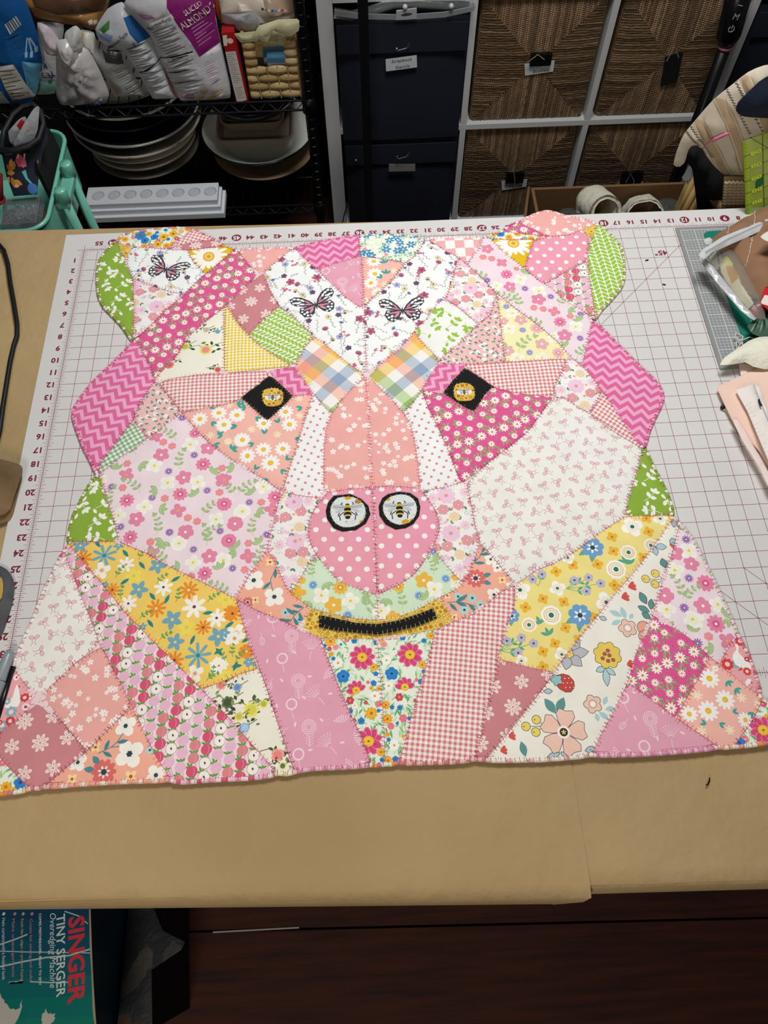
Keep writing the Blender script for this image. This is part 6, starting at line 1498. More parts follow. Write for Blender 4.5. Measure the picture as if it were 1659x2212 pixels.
# tied white carrier bag
_k = wall(27.4).px(150, 122)
def fold(x, y):
    a = math.atan2(y - _k[1], x - _k[0]); r = math.hypot(x - _k[0], y - _k[1]); w = math.exp(-r / 5.0)
    return w * (.34 * abs(math.sin(8 * a + .5 * math.sin(r))) + .16 * abs(math.sin(19 * a + r * .4)))
T, fr, hf = bag('carrier_bag', 'white translucent plastic carrier bag tied in a knot', 'plastic bag', 27.4,
    [(120, 118), (130, 90), (165, 95), (190, 105), (215, 150), (238, 205), (228, 228), (180, 240), (138, 247), (120, 200), (122, 160)], '#c9c5c6',
    [([(188, 222), (224, 200), (226, 214), (192, 236)], '#b9b4c9')], 1.6, mat('thin_white_film', rough=.22, attr=True, bump=.35, bscale=14, bdist=.006, alpha=.86), seed=5, wr=.2, tz=zU, grid=.28, extra=fold)
fr2 = wall(27.2)
def lump(name, pts, th, base, T, y, seed, m=None, wr=.2):
    f2 = wall(y); ol = smooth(resample([f2.px(*p) for p in pts], .5), 1); return pillow(name, ol, f2, th, base, (), m or MC['thin_white_film'], T, grid=.22, wr=wr, wsc=.9, seed=seed, edge=.7, extra=fold)[0]
lump('knot', [(118, 90), (140, 82), (165, 92), (172, 130), (150, 150), (128, 130)], 1.0, '#d2cfd0', T, 26.6, 3)
lump('left_ear', [(78, 45), (108, 58), (135, 95), (128, 122), (100, 118), (88, 85)], .6, '#cfc0c6', T, 27.0, 4)
lump('right_ear', [(138, 70), (165, 52), (178, 70), (180, 110), (160, 118), (140, 105)], .7, '#cfd0d0', T, 26.9, 5)
txt(T, fr, hf, [('NOM', 13, 206, 220, .45, 0, 1, .01)], mat('violet_print', '#6a68a8', .5))
# three nut pouches
T, fr, hf = bag('salad_nut_pouch', 'green and silver pouch with dense small print, leaning right beside the tied bag', 'food bag', 28.4,
    [(165, 62), (204, 68), (212, 108), (262, 112), (318, 214), (314, 226), (283, 233), (252, 220), (224, 165), (180, 112), (168, 95)], '#a9aaaa',
    [([(185, 112), (215, 150), (255, 222), (272, 234), (245, 230), (200, 150)], '#4d8a34'), ([(232, 160), (258, 222), (272, 232), (262, 200)], '#b79a80'), ([(175, 66), (205, 72), (203, 112), (178, 106)], '#d8d8cc'), ([(168, 68), (182, 68), (180, 85), (170, 86)], '#d2a23c'), ([(283, 195), (318, 215), (300, 228), (282, 222)], '#b8a184'), ([(212, 88), (262, 115), (268, 135), (230, 130)], '#4a4c50')] +
    rows(238, 140, 268, 130, 3.3, 4.6, 15, '#5c5c60') , .8, seed=6, tz=zU)
T, fr, hf = bag('nut_pouch', 'white nut pouch with a blue leaf print and nutrition panel, middle of the three pouches', 'food bag', 27.8,
    [(204, 62), (232, 18), (262, 2), (288, 20), (322, 74), (345, 120), (378, 190), (392, 222), (345, 247), (330, 214), (300, 160), (268, 110), (236, 104), (214, 88)], '#c3c4ca',
    [([(268, 30), (285, 28), (335, 78), (300, 84), (282, 62)], '#2b5f9a'), ([(345, 120), (385, 200), (388, 222), (368, 190)], '#9a6a78'), (ell(0, 0, 1, 1), '#fff'), ([(214, 60), (238, 37), (238, 55), (225, 64)], '#4d8a4a'), ([(212, 78), (222, 64), (248, 66), (238, 82)], '#7d98bf'), ([(345, 215), (360, 212), (362, 228), (352, 232), (345, 228)], '#2d3038'), ([(364, 212), (378, 210), (380, 222), (366, 226)], '#3c3c42'), ([(372, 186), (388, 190), (392, 220), (384, 218)], '#a89068')] +
    rows(272, 100, 318, 84, 3.6, 6.1, 16, '#6c6c72') + [([(300, 152), (348, 122), (349, 124.5), (301, 155)], '#222226')], .95, seed=7, tz=zU, edge=.9)
txt(T, fr, hf, [('Nutrition Facts', 8.5, 256, 78, .62, 0, .85), ('g', 9, 290, 83, .4)], M_TXT)
T, fr, hf = bag('almond_pouch', 'white and purple sliced almond pouch standing rightmost of the pouches', 'food bag', 27.4,
    [(265, 8), (300, -40), (455, -40), (470, 60), (497, 180), (499, 212), (455, 232), (402, 240), (391, 222), (352, 140), (325, 76), (278, 26)], '#c9c8cd',
    [([(360, -45), (462, -45), (466, 40), (476, 90), (432, 110), (414, 78), (388, 45), (362, 5)], '#86246f'), ([(400, 196), (410, 190), (422, 192), (420, 206), (408, 210), (398, 204)], '#b27a9c'), ([(425, 220), (440, 222), (450, 232), (436, 236)], '#9a5088'),
     ([(428, 205), (448, 180), (452, 183), (438, 212), (430, 218)], '#cdb46a'), ([(440, 220), (455, 200), (484, 184), (482, 188), (460, 208), (444, 224)], '#c9ad62'), ([(300, 22), (328, 20), (338, 28), (308, 32)], '#c287ad')] +
    rows(330, 62, 378, 38, 3.1, 5.9, 14, '#66666c') + rows(350, 150, 420, 122, 2.4, 4.4, 12, '#55555c') + rows(442, 130, 466, 122, 1.6, 5.0, 9, '#b06a98') + [([(344, 122), (418, 96), (419, 99), (345, 125)], '#222226'), ([(372, 118), (407, 105), (408, 107), (373, 120)], '#222226'),
     ([(322, 40), (372, 18), (378, 26), (326, 48)], '#d9d8dc')] + rows(412, 42, 450, 22, 3.0, 7.2, 7, '#c9a0c0'), 1.05, seed=8, tz=zU, edge=1.0)
txt(T, fr, hf, [('SLICED', 10, 418, 6, .42), ('ALMONDS', 15, 427, 26, .42, 0, .82)], mat('almond_title', '#e6dcc8', .5))
txt(T, fr, hf, [('Nutrition Facts', 8.5, 345, 40, .42, 0, .85), ('160', 7, 376, 48, .4)], M_TXT, 'panel_title')
# crumpled packets above the small basket
T, fr, hf = bag('crumpled_pouch', 'crumpled white and red pouch lying on top of the woven basket', 'food bag', 28.4,
    [(458, -40), (660, -40), (655, 40), (640, 60), (560, 72), (540, 80), (510, 62), (478, 48), (462, 25)], '#c6b8ac', [([(458, -20), (470, -20), (480, 45), (465, 40)], '#c4502c'), ([(480, 20), (550, 10), (580, 45), (545, 76), (505, 58), (484, 40)], '#c3c3c8'), ([(560, -40), (660, -40), (655, 20), (580, 25)], '#a8937c'), ([(562, 38), (578, 40), (576, 48), (562, 45)], '#a83c30')] +
    [(ell(*(0, 0), 1, 1), '#000')] + [([(568 + 7 * k - 2.5, 3.5 + .9 * k), (568 + 7 * k + 2.5, 3.5 + .9 * k), (568 + 7 * k + 2.5, 8 + .9 * k), (568 + 7 * k - 2.5, 8 + .9 * k)], ['#2c3040', '#7a7a80', '#c8c8d0', '#2a4a9a', '#7a86b0', '#c9c9d0', '#b02a5a', '#e8a0b0'][k]) for k in range(8)], 1.2, seed=9, wr=.35)
for i, (pts, y, lab) in enumerate([([(505, 72), (600, 62), (640, 50), (634, 62), (612, 98), (560, 88), (520, 92)], 27.2, 'pale yellow paper packet hanging over the woven basket'), ([(560, 55), (600, 42), (650, 40), (648, 64), (628, 78), (590, 66), (578, 92), (545, 78)], 26.6, 'folded pale yellow instruction sheet on the packets')]):
    f2 = wall(y); ol = [f2.px(*p) for p in pts]
    T = thing('paper_packet', lab, 'paper', (sum(q[0] for q in ol) / len(ol), y, min(q[1] for q in ol)), 'pale yellow papers')
    mo = [([f2.px(*p) for p in pl], c) for pl, c in rows(572, 76, 596, 66, 4, 2.6, 5, '#8a8668') + rows(606, 84, 622, 76, 3, 2.2, 4, '#8a8668')]
    pillow('paper', ol, f2, .25, '#cfc9a2', mo, M_CARD, T, grid=.4, wr=.2, wsc=.9, seed=i + 3, edge=.4)
# slim red box
RX = thing('red_food_box', 'slim red carton with a printed white side panel standing beside the woven basket', 'box', aty(524, 224, 27.2))
fr = wall(27.0)
P4 = [fr.px(*p) for p in [(478, 72), (505, 68), (537, 221), (512, 227)]]
mo = [([fr.px(*p) for p in [(484, 112), (509, 110), (533, 215), (513, 223)]], '#c9c4bc'), ([fr.px(*p) for p in [(481, 76), (490, 75), (491, 98), (483, 99)]], '#d8d4cc'), (ell(*fr.px(497, 88), .3, .25, 0, 10), '#e8c8b0')]
mo += [([fr.px(*p) for p in pl], c) for pl, c in rows(489, 117, 506, 115, 1.15, 4.35, 15, '#5a5450') + rows(507, 190, 524, 188, 1.1, 4.2, 6, '#8a3c34')]
P4 = [(a, max(b, zU)) for a, b in P4]
slab('front', P4, fr, .03, '#a3161c', mo, M_CARD, RX)
sv = [fr.p(a, b, -.005) for a, b in ccw(P4)] + [fr.p(a, b, -6) for a, b in ccw(P4)]
mk('carton', sv, [(0, 1, 2, 3), (4, 7, 6, 5), (0, 4, 5, 1), (1, 5, 6, 2), (2, 6, 7, 3), (3, 7, 4, 0)], mat('red_carton', '#a3161c', .45), RX)
# small woven basket
WKB = thing('woven_basket', 'small tan woven basket with a square handle hole at the end of the upper deck', 'basket', (11.6, 30.5, zU))
yb = 27.15; fr = wall(yb); m_hy = mat('water_hyacinth', rough=.7, attr=True, bump=.8, bscale=260, stretch=(1, 1, 5), bdist=.003, var=.2, vscale=50)
bx_l, bx_r = 9.95, 15.02; zb0 = zU + .05; rowh = .78; nrow = 8
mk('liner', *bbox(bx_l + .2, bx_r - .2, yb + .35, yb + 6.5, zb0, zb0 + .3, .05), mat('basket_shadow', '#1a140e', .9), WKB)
for s in (0, 1): mk('side_wall', *bbox((bx_l, bx_r - .35)[s], (bx_l + .35, bx_r)[s], yb + .2, yb + 6.5, zb0, zb0 + 6.1, .12), mat('hyacinth_plain', '#a88a58', .8, bump=.6, bscale=40, bdist=.006), WKB)
mk('back_wall', *bbox(bx_l, bx_r, yb + 6.2, yb + 6.5, zb0, zb0 + 6.1, .12), MC['hyacinth_plain'], WKB)
rn = random.Random(2)
for r in range(nrow):
    zc = zb0 + .35 + r * rowh; nst = 3 if r < 4 else 0
    segs = []
    if r < 4:
        off = (r % 2) * .95; e = [bx_l] + [bx_l + off + 1.05 + k * 1.95 for k in range(3) if bx_l + off + 1.05 + k * 1.95 < bx_r - .3] + [bx_r]
        segs = list(zip(e[:-1], e[1:]))
    elif r < 7: segs = [(bx_l, bx_l + 1.25), (bx_r - 1.3, bx_r)]
    else:
        e = [bx_l + k * .49 for k in range(13)]; segs = list(zip(e[:-1], e[1:]))
    for a, b in segs:
        cx = (a + b) / 2; L = (b - a) / 2 - .03; V_, F_ = [], []; n, m_ = 10, 7; c = lin(rn.choice(['#c4a877', '#b59765', '#cbb082', '#ad8e5c']))
        for i in range(n + 1):
            u = -1 + 2 * i / n; rad = rowh * .54 * (1 - abs(u) ** 3 * .35)
            for k in range(m_):
                an = 2 * math.pi * k / m_; V_.append((cx + u * L, yb + .2 - .28 * math.cos(an) * (1 - u * u * .5), zc + math.sin(an) * rad + .02 * rn.uniform(-1, 1)))
        for i in range(n):
            for k in range(m_): F_.append((i * m_ + k, i * m_ + (k + 1) % m_, (i + 1) * m_ + (k + 1) % m_, (i + 1) * m_ + k))
        F_ += [tuple(range(m_))[::-1], tuple(n * m_ + k for k in range(m_))]
        mk('strand', V_, F_, m_hy, WKB, smooth=True, cols=[c] * len(F_))
for k in range(3):
    for x in (bx_l + 1.05 + k * 1.95, bx_l + 2.0 + k * 1.95):
        if x < bx_r: mk('upright', *tube([(x, yb + .05, zb0), (x, yb + .05, zb0 + 3.1)], .07, 5), MC['hyacinth_plain'], WKB)
for i, (pts, c, s, lab) in enumerate([([(578, 128), (630, 124), (632, 152), (580, 154)], '#5d9ec4', 'banana cream', 'blue and white pudding box inside the woven basket, front one'), ([(568, 118), (632, 112), (634, 128), (572, 134)], '#3f7fae', 'JELLO', 'blue pudding box inside the woven basket, rear one')]):
    f2 = wall(28.4 + i * 1.5); ol = [f2.px(*p) for p in pts]; ol = [(max(9.6, min(14.5, a)), b) for a, b in ol]
    x0, x1 = min(a for a, b in ol), max(a for a, b in ol); z1 = max(b for a, b in ol)
    T = thing('pudding_box', lab, 'box', ((x0 + x1) / 2, 29, zb0 + .31), 'pudding boxes')
    mk('carton', *bbox(x0, x1, 28.4 + i * 1.5, 29.4 + i * 1.5, zb0 + .31, z1, .03), mat('blue_carton%d' % i, c, .4), T)
    slab('white_band', [(x0 + .02, z1 - 1.3), (x1 - .02, z1 - 1.3), (x1 - .02, z1 - .5), (x0 + .02, z1 - .45)], f2, .02, '#c9d4da', (), M_CARD, T)
    lettering('lettering', [(s, .34, (x0 + x1) / 2, z1 - .9 if i == 0 else z1 - .3, .05)], f2, M_RD if i else M_TXT, T, .04)
# ================================================================== CLUTTER BEYOND THE RIGHT OF THE TABLE
m_cb = mat('corrugated_card', '#7d5c38', .85, bump=.5, wave=('X', 60, .3), bdist=.001, var=.1)
BX = thing('cardboard_box', 'open brown cardboard box holding white batting behind the table', 'box', (45.6, 17, -30))
zt = -12.9
for nm, a in (('back_wall', (37.5, 53.6, 19.8, 20.1)), ('front_wall', (37.5, 53.6, 14.6, 14.9)), ('left_wall', (37.5, 37.8, 14.91, 19.79)), ('right_wall', (53.3, 53.6, 14.91, 19.79))):
    mk('wall', *bbox(*a, -29.95, zt if nm != 'front_wall' else zt - 3.5, .04), m_cb, BX)
mk('base', *bbox(37.81, 53.29, 14.91, 19.79, -30, -29.8, .04), m_cb, BX)
mk('flap', *[([aty(1145, 402, 19.8), aty(1140, 404, 19.8), aty(1131, 468, 10), aty(1137, 470, 10)] + [tuple(Vector(aty(*p)) + Vector((0, 0, -.3))) for p in ((1145, 402, 19.8), (1140, 404, 19.8), (1131, 468, 10), (1137, 470, 10))]), [(0, 1, 2, 3), (7, 6, 5, 4), (0, 4, 5, 1), (1, 5, 6, 2), (2, 6, 7, 3), (3, 7, 4, 0)]], m_cb, BX)
m_bat = mat('cotton_batting', '#ded9c6', .95, bump=.8, bscale=70, bdist=.004, var=.06)
def curl(name, label, c, r, L, th, a0, a1, axis, m, thick=.25, seed=0, cat='batting'):
    """curled strip of batting: partial cylinder with thickness"""
    T = thing(name, label, cat, (c[0], c[1], c[2] - r), 'white batting scraps in the cardboard box')
    V_, F_ = [], []; n, k_ = 26, 10; ax = Vector(axis).normalized(); s = ax.cross(Vector((0, 0, 1))).normalized(); u = s.cross(ax)
    for sgn, rad in ((0, r), (1, r - thick)):
        for i in range(n + 1):
            a = a0 + (a1 - a0) * i / n
            for j in range(k_ + 1):
                t = j / k_; rr = rad * (1 + .08 * fbm(i * .3, j * .4, 1, seed)) * (1 - .15 * t)
                q = Vector(c) + ax * (L * (t - .5)) + s * (rr * math.cos(a)) + u * (rr * math.sin(a)); V_.append(tuple(q))
    W_ = k_ + 1; N1 = (n + 1) * W_
    for i in range(n):
        for j in range(k_): a = i * W_ + j; F_.append((a, a + 1, a + W_ + 1, a + W_)); F_.append((N1 + a, N1 + a + W_, N1 + a + W_ + 1, N1 + a + 1))
    for i in range(n):
        for j in (0, k_): a = i * W_ + j; F_.append((a, a + W_, N1 + a + W_, N1 + a))
    for i in (0, n):
        for j in range(k_): a = i * W_ + j; F_.append((a, a + 1, N1 + a + 1, N1 + a))
    mk('curl', V_, F_, m, T, smooth=True); return T
curl('batting_roll', 'thick white roll of batting standing at the left of the cardboard box', aty(1293, 448, 16.9), 1.8, 3.4, 0, -.4, 5.4, (.15, -.9, .45), m_bat, .4, 1)
curl('batting_curl', 'curled cream strip of batting beside the thick white roll', aty(1388, 472, 16.9), 2.2, 2.8, 0, .1, 3.0, (-.2, -.75, .62), m_bat, .22, 2)
m_gl = mat('clear_plastic_cup', '#dfe6e8', .05, trans=.95, ior=1.3)
for i, (p, r, lab) in enumerate((((1229, 472), 1.35, 'clear plastic cup upside down left of the batting roll'), ((1445, 455), 1.7, 'clear plastic cup upside down at the right end of the cardboard box'))):
    c = aty(*p, 17.3); T = thing('plastic_cup', lab, 'cup', (c[0], c[1], c[2] - 2), 'clear cups')
    mk('body', *lathe([(r * 1.1, -2.0), (r, -.2), (r * .92, .25), (r * .75, .45), (r * .3, .5), (.01, .5), (.01, .46), (r * .3, .46), (r * .72, .4), (r * .87, .2), (r * .95, -.2), (r * 1.05, -2.0)], (c[0], c[1], c[2]), 32), m_gl, T, smooth=True)
# laundry basket of bent willow
m_wil = mat('willow', '#c9a968', .5, bump=.3, bscale=60, coat=.2)
cB = (54.2, 8.1); LB = thing('laundry_basket', 'round pale willow basket heaped with clothes right of the cardboard box', 'basket', (cB[0], cB[1], -30))
for k in range(40):
    a = 2 * math.pi * k / 40; pts = []
    for j in range(9):
        t = j / 8; z = -30 + 27.4 * t; R_ = 4.6 + 1.6 * t + .5 * math.sin(t * math.pi); b = a + .5 * t
        pts.append((cB[0] + R_ * math.cos(b), cB[1] + R_ * math.sin(b), z))
    mk('stake', *tube(pts, .30, 6), m_wil, LB, smooth=True)
for z, R_ in ((-29.6, 4.7), (-16, 6.0), (-2.6, 6.35)):
    mk('hoop', *tube([(cB[0] + R_ * math.cos(2 * math.pi * k / 40), cB[1] + R_ * math.sin(2 * math.pi * k / 40), z) for k in range(40)], .33, 6, closed=True), m_wil, LB, smooth=True)
mk('base', *lathe([(.01, -29.7), (4.6, -29.7), (4.6, -29.95), (.01, -29.95)], (cB[0], cB[1], 0), 40), m_wil, LB)
def cloth(name, label, cat, y, pts, base, mot, th, seed, m=None, wr=.3, wsc=.35, grid=.45, edge=1.5, group=None, cover=None, back=1.0):
    fr = wall(y); ol = smooth(resample([fr.px(p[0] + (90 if p[0] > 1688 else 0), p[1]) for p in pts], .6), 1, True, .2)
    mo = [([fr.px(*p) for p in pl], c) for pl, c in mot]
    T = thing(name, label, cat, (sum(q[0] for q in ol) / len(ol), y, min(q[1] for q in ol)), group)
    o, hf = pillow('fabric', ol, fr, th, base, mo, m or M_PRINT, T, grid=grid, wr=wr, wsc=wsc, seed=seed, edge=edge, back=back)
    return T, fr, hf
M_KN = mat('dark_jersey', rough=.95, attr=True, bump=.5, bscale=150, bdist=.002)
cloth('black_clothes', 'heap of black clothing in the willow basket', 'clothing', 6.2, [(1478, 320), (1508, 312), (1540, 345), (1575, 370), (1580, 470), (1510, 480), (1500, 400), (1495, 362), (1482, 350)], '#0d0e13', [], 2.0, 3, M_KN, wr=.9, wsc=.7)
T = thing('garment_tag', 'small white garment tag beside the black clothes', 'tag', aty(1488, 400, 9.5))
f2 = wall(9.5); slab('card', [f2.px(*p) for p in [(1473, 384), (1494, 352), (1503, 366), (1500, 390), (1490, 404)]], f2, .04, '#aab4c2', (), M_CARD, T)
lettering('lettering', [('THE', .5, *f2.px(1487, 391), .5)], f2, M_TXT, T, .06)
def band(pts, w, c):
    r = []
    for (x0, y0), (x1, y1) in zip(pts[:-1], pts[1:]): r.append(([(x0 - w / 2, y0), (x0 + w / 2, y0), (x1 + w / 2, y1), (x1 - w / 2, y1)], c))
    return r
mo = []
for pts, w in (([(1505, 256), (1530, 300), (1555, 350), (1585, 400)], 19), ([(1551, 210), (1575, 255), (1595, 310), (1612, 370), (1625, 460)], 19), ([(1606, 160), (1625, 200), (1650, 260), (1680, 330)], 18)):
    mo += band(pts, w, '#bda583')
    for d in (-14, 14): mo += band([(a + d, b) for a, b in pts], 2, '#b29a78')
for pts in ([(1478, 280), (1500, 300), (1525, 335)], [(1490, 270), (1515, 300), (1540, 340)], [(1565, 185), (1585, 220), (1610, 265), (1640, 350)], [(1587, 172), (1605, 205), (1640, 262)]):
    for i in range(len(pts) - 1):
        for q in range(9):
            t = q / 9; x = pts[i][0] + (pts[i + 1][0] - pts[i][0]) * t; y = pts[i][1] + (pts[i + 1][1] - pts[i][1]) * t
            mo += [([(x - 4, y - 1), (x + 4, y - 2), (x + 4, y - .5), (x - 4, y + .8)], '#5c564c'), ([(x - .8, y - 2.5), (x + .8, y - 2.5), (x + .8, y + 2.5), (x - .8, y + 2.5)], '#5c564c')]
T_, fr, hf = cloth('striped_cloth', 'cream cloth with tan stripes draped over the heaped willow basket', 'cloth', 4.2, [(1453, 357), (1462, 325), (1476, 290), (1500, 262), (1540, 215), (1575, 188), (1615, 155), (1650, 140), (1700, 128), (1720, 470), (1620, 470), (1600, 440), (1575, 385), (1545, 362), (1525, 335), (1512, 312), (1492, 314), (1484, 330), (1480, 352), (1468, 362)], '#d2c8b4', mo, 1.3, 5, wr=.5, wsc=.22, edge=1.6)
mk('pink_thread', *tube([fr.p(*fr.px(a, b), hf(*fr.px(a, b)) + .08) for a, b in [(1519, 316), (1524, 300), (1540, 285), (1556, 276), (1568, 270)]], [.05, .05, .16, .18, .08], 6), mat('pink_yarn', '#c8728c', .8), T_)
# knitted cuff: rows of rope-like stitches
KC = thing('knitted_cuff', 'beige chunky ribbed knit hanging below the striped cloth', 'knitwear', aty(1590, 470, 3.3)); fr = wall(3.3); n = 0
kv = []
for r in range(13):
    y = 384 + r * 6.4; pts = []
    for k in range(15):
        x = 1562 - r * .6 + k * 4.4; q = fr.px(x, y + 1.2 * (k % 2)); pts.append(fr.p(q[0], q[1], .45 + .12 * (k % 2)))
    kv.append(tube(pts, .115, 6))
o = mk('stitch_rows', *join(*kv), mat('beige_knit', '#b9a383', .9, bump=.5, bscale=200), KC, smooth=True); o['kind'] = 'stuff'
pillow('lining', [fr.px(*p) for p in [(1564, 381), (1626, 381), (1622, 468), (1557, 468)]], fr, .5, '#8f7a5c', (), M_PRINT, KC, grid=.5, edge=.3)
cloth('navy_garment', 'navy blue garment folded over the striped cloth', 'clothing', 2.9, [(1588, 240), (1592, 222), (1615, 200), (1640, 175), (1668, 158), (1700, 150), (1700, 262), (1640, 254), (1604, 252)], '#131d33', [], 1.1, 6, M_KN, wr=.35, wsc=.5)
# green quilting ruler leaning at the table edge
m_rul = mat('lime_acrylic', '#cfe868', .12, alpha=.42); m_rl = mat('ruler_line', '#27331a', .5); m_ry = mat('ruler_yellow', '#d8ea3c', .5)
RU = thing('quilting_ruler', 'transparent lime green quilting ruler with black lines leaning at the table edge', 'ruler', aty(1640, 480, 1.4))
ra, rb, rc_ = Vector(aty(1611, 476, .9)), Vector(aty(1604, 306, 2.4)), Vector(aty(1672, 470, .9))
uy = (rb - ra).normalized(); ux = (rc_ - ra); ux = ux - uy * ux.dot(uy); fr = Frame(ra, ux, uy); hh = (rb - ra).length
slab('acrylic', [(0, 0), (5.5, 0), (5.5, hh), (0, hh)], fr, .11, '#b9d43a', (), m_rul, RU)
slab('lime_border', [(0, 0), (.3, 0), (.3, hh), (0, hh)], fr, .125, '#a8c832', (), mat('lime_edge', '#a9c936', .3), RU)
rv = []
def rl(x0, y0, x1, y1, w):
    p = line([(x0, y0), (x1, y1)], w, 0)[0][0]; rv.append(([fr.p(a, b, .135) for a, b in p], [(0, 1, 2, 3)]))
for k in range(1, 9): rl(0, hh - k * .95 - .1, 5.5, hh - k * .95 - .1, .03)
for k in range(1, 6): rl(k * 1.0 + .25, 0, k * 1.0 + .25, hh, .03)
for k in range(64): rl(0, hh - k * .125, .14 if k % 2 else .22, hh - k * .125, .02); rl(1.2, hh - k * .125, 1.3, hh - k * .125, .02)
rl(0.6, hh, 4.5, hh - 4.2, .03); rl(1.2, hh - 6, 5.5, hh - 1.8, .03)
o = mk('rule_lines', *join(*rv), m_rl, RU); o['kind'] = 'stuff'
for k in range(5):
    for x, s in ((.62, str(k + 1)), (.98, str(5 - k if k < 5 else 1))):
        yq = hh - (k + 1) * .95 - .1
        mk('number_disc', *([fr.p(a, b, .14) for a, b in ell(x, yq, .17, .15, 0, 14)], [tuple(range(14))]), m_ry, RU)
        lettering('number', [(s, .25, x, yq, math.pi / 2 * 0)], fr, m_rl, RU, .145)
for a, b in ((.5, 1.25), (1.4, 2.3)): mk('green_mark', *([fr.p(x, y, .137) for x, y in ((.2 + a, 2.9), (.75 + a, 3.3), (.75 + a, 2.5), (.2 + a, 2.35))], [(0, 1, 2, 3)]), mat('ruler_green', '#1f6a3a', .5), RU)

# ================================================================== THINGS ON THE RIGHT OF THE TABLE
GM = thing('grey_cutting_mat', 'small grey cutting mat with a fine white grid at the right of the table', 'cutting mat', (48, -8, .01))
g0, g1, g2 = Vector(atz(1459, 492, .1)), Vector(atz(1551, 797, .1)), Vector(atz(1700, 482, .1))
fr = Frame((g0.x, g0.y, .01), g2 - g0, g0 - g1); gh = (g1 - g0).length; gw = 12.5
def fl_(x): return (x[0], x[1])
mo = []
def gl(x0, y0, x1, y1, w): mo.extend(line([(x0, y0), (x1, y1)], w, '#d5d7d8'))
for k in range(0, 45):
    if .3 + k * .25 < gw - .2: gl(.3 + k * .25, -.3, .3 + k * .25, -gh + .3, .045 if k % 4 == 0 else .016)
for k in range(0, 60):
    if .3 + k * .25 < gh - .2: gl(.3, -.3 - k * .25, gw - .2, -.3 - k * .25, .045 if k % 4 == 0 else .016)
slab('mat_sheet', [(0, 0), (gw, 0), (gw, -gh), (0, -gh)], fr, .1, '#8d9091', mo, mat('grey_vinyl_print', rough=.45, attr=True), GM)
lettering('lettering', [('AVON', .45, 2.35, -3.0, -1.57, 0, 1), ('www.', .3, 2.9, -10.4, -1.57)], fr, mat('pale_print', '#d9dadc', .5), GM, .103)
EM = thing('green_cutting_mat', 'emerald green cutting mat with blue printed circles under the quilted pouch', 'cutting mat', (50, -8, .12))
a0, a1, a2 = Vector(atz(1519, 500, .2)), Vector(atz(1592, 800, .2)), Vector(atz(1640, 493, .2))
fr = Frame((a0.x, a0.y, .12), a2 - a0, a0 - a1); eh = (a1 - a0).length
mo = []
cc = '#5fb8b4'
for x in (1.0, 1.12): mo += line([(x, -.6), (x, -eh + .5)], .03, cc)
mo += line([(1.0, -.6), (9, -.6)], .03, cc) + line([(1, -10.2), (9, -10.2)], .03, cc)
for k in range(40): mo += line([(1.0, -5.2 - k * .125), (1.35 if k % 4 else 4.5, -5.2 - k * .125)], .018, cc)
for k in range(5): mo += line([(1.9 + k * .8, -5), (1.9 + k * .8, -10.2)], .018, cc)
for k, r in enumerate((.42, .40, .36, .33, .3, .27)):
    for rr in (r, r * .3): mo += ring(2.0, -6.0 - k * .72, rr, rr, 0, .05, cc, 14)
slab('mat_sheet', [(0, -.25), (.25, 0), (7, 0), (7, -eh), (0, -eh)], fr, .07, '#0f7a68', mo, mat('green_vinyl_print', rough=.45, attr=True), EM)
lettering('lettering', [('S', 1.3, 2.35, -11.9, 1.57, 0, 1.1, .04), ('©', .55, 2.0, -10.8, 1.57)], fr, mat('blue_print', '#5fa8dc', .5), EM, .075)
m_th = mat('pale_thread', '#d5d6cc', .8)
tag(mk('thread_loops', *tube([atz(a, b, .35 + .1 * math.sin(i)) for i, (a, b) in enumerate([(1640, 735), (1620, 728), (1600, 736), (1587, 730), (1590, 718), (1605, 727), (1600, 742), (1592, 755), (1590, 740), (1602, 735), (1605, 750), (1612, 752), (1615, 738), (1640, 745)])], .045, 5), m_th), 'tangle of pale thread loops beside the white batting scrap', 'thread')
# quilted pouch with zipper
def flatcloth(name, parent, pts, base, mot, z, th, seed, m=None, wr=.1, edge=.6, grid=.3, extra=None, cf=None, wsc=.5):
    """cloth lying on the table: outline as seen, standing z above the table"""
    fr = Frame((0, 0, z), (1, 0, 0), (0, 1, 0)); ol = smooth(resample([fr.px(p[0] + (170 if p[0] > 1688 else 0), p[1]) for p in pts], .5), 1, True, .12)
    mo = [([fr.px(*p) for p in pl], c) for pl, c in mot]
    return pillow(name, ol, fr, th, base, mo, m or M_PRINT, parent, grid=grid, wr=wr, wsc=wsc, seed=seed, edge=edge, back=.15, floor=0, cfun=cf, extra=extra)
QP = thing('quilted_pouch', 'brown diamond quilted pouch with a white zipper and clear vinyl window', 'pouch', (50, -8, .25))
fr = Frame((0, 0, 1.6), (1, 0, 0), (0, 1, 0))
mo = []
QS = 1.55
def quv(x, y): return (x * .93 - y * .36) / QS, (x * .30 + y * .95) / QS
br, hfb = flatcloth('quilted_panel', QP, [(1536, 515), (1560, 500), (1600, 478), (1640, 455), (1690, 440), (1700, 700), (1640, 660), (1600, 610), (1570, 560), (1545, 535)], '#8f6b50', mo, 1.0, 1.2, 4, M_PRINT, wr=.1, wsc=.9, extra=lambda x, y: .38 * abs(math.sin(math.pi * quv(x, y)[0]) * math.sin(math.pi * quv(x, y)[1])) ** .6)
fr = Frame((0, 0, 1.0), (1, 0, 0), (0, 1, 0)); m_wt = mat('white_stitch', '#e6ddd0', .8)
sv = []
po = np.array([fr.px(*p) for p in [(1545, 515), (1600, 484), (1640, 462), (1690, 448), (1700, 690), (1640, 650), (1604, 606), (1574, 556)]])
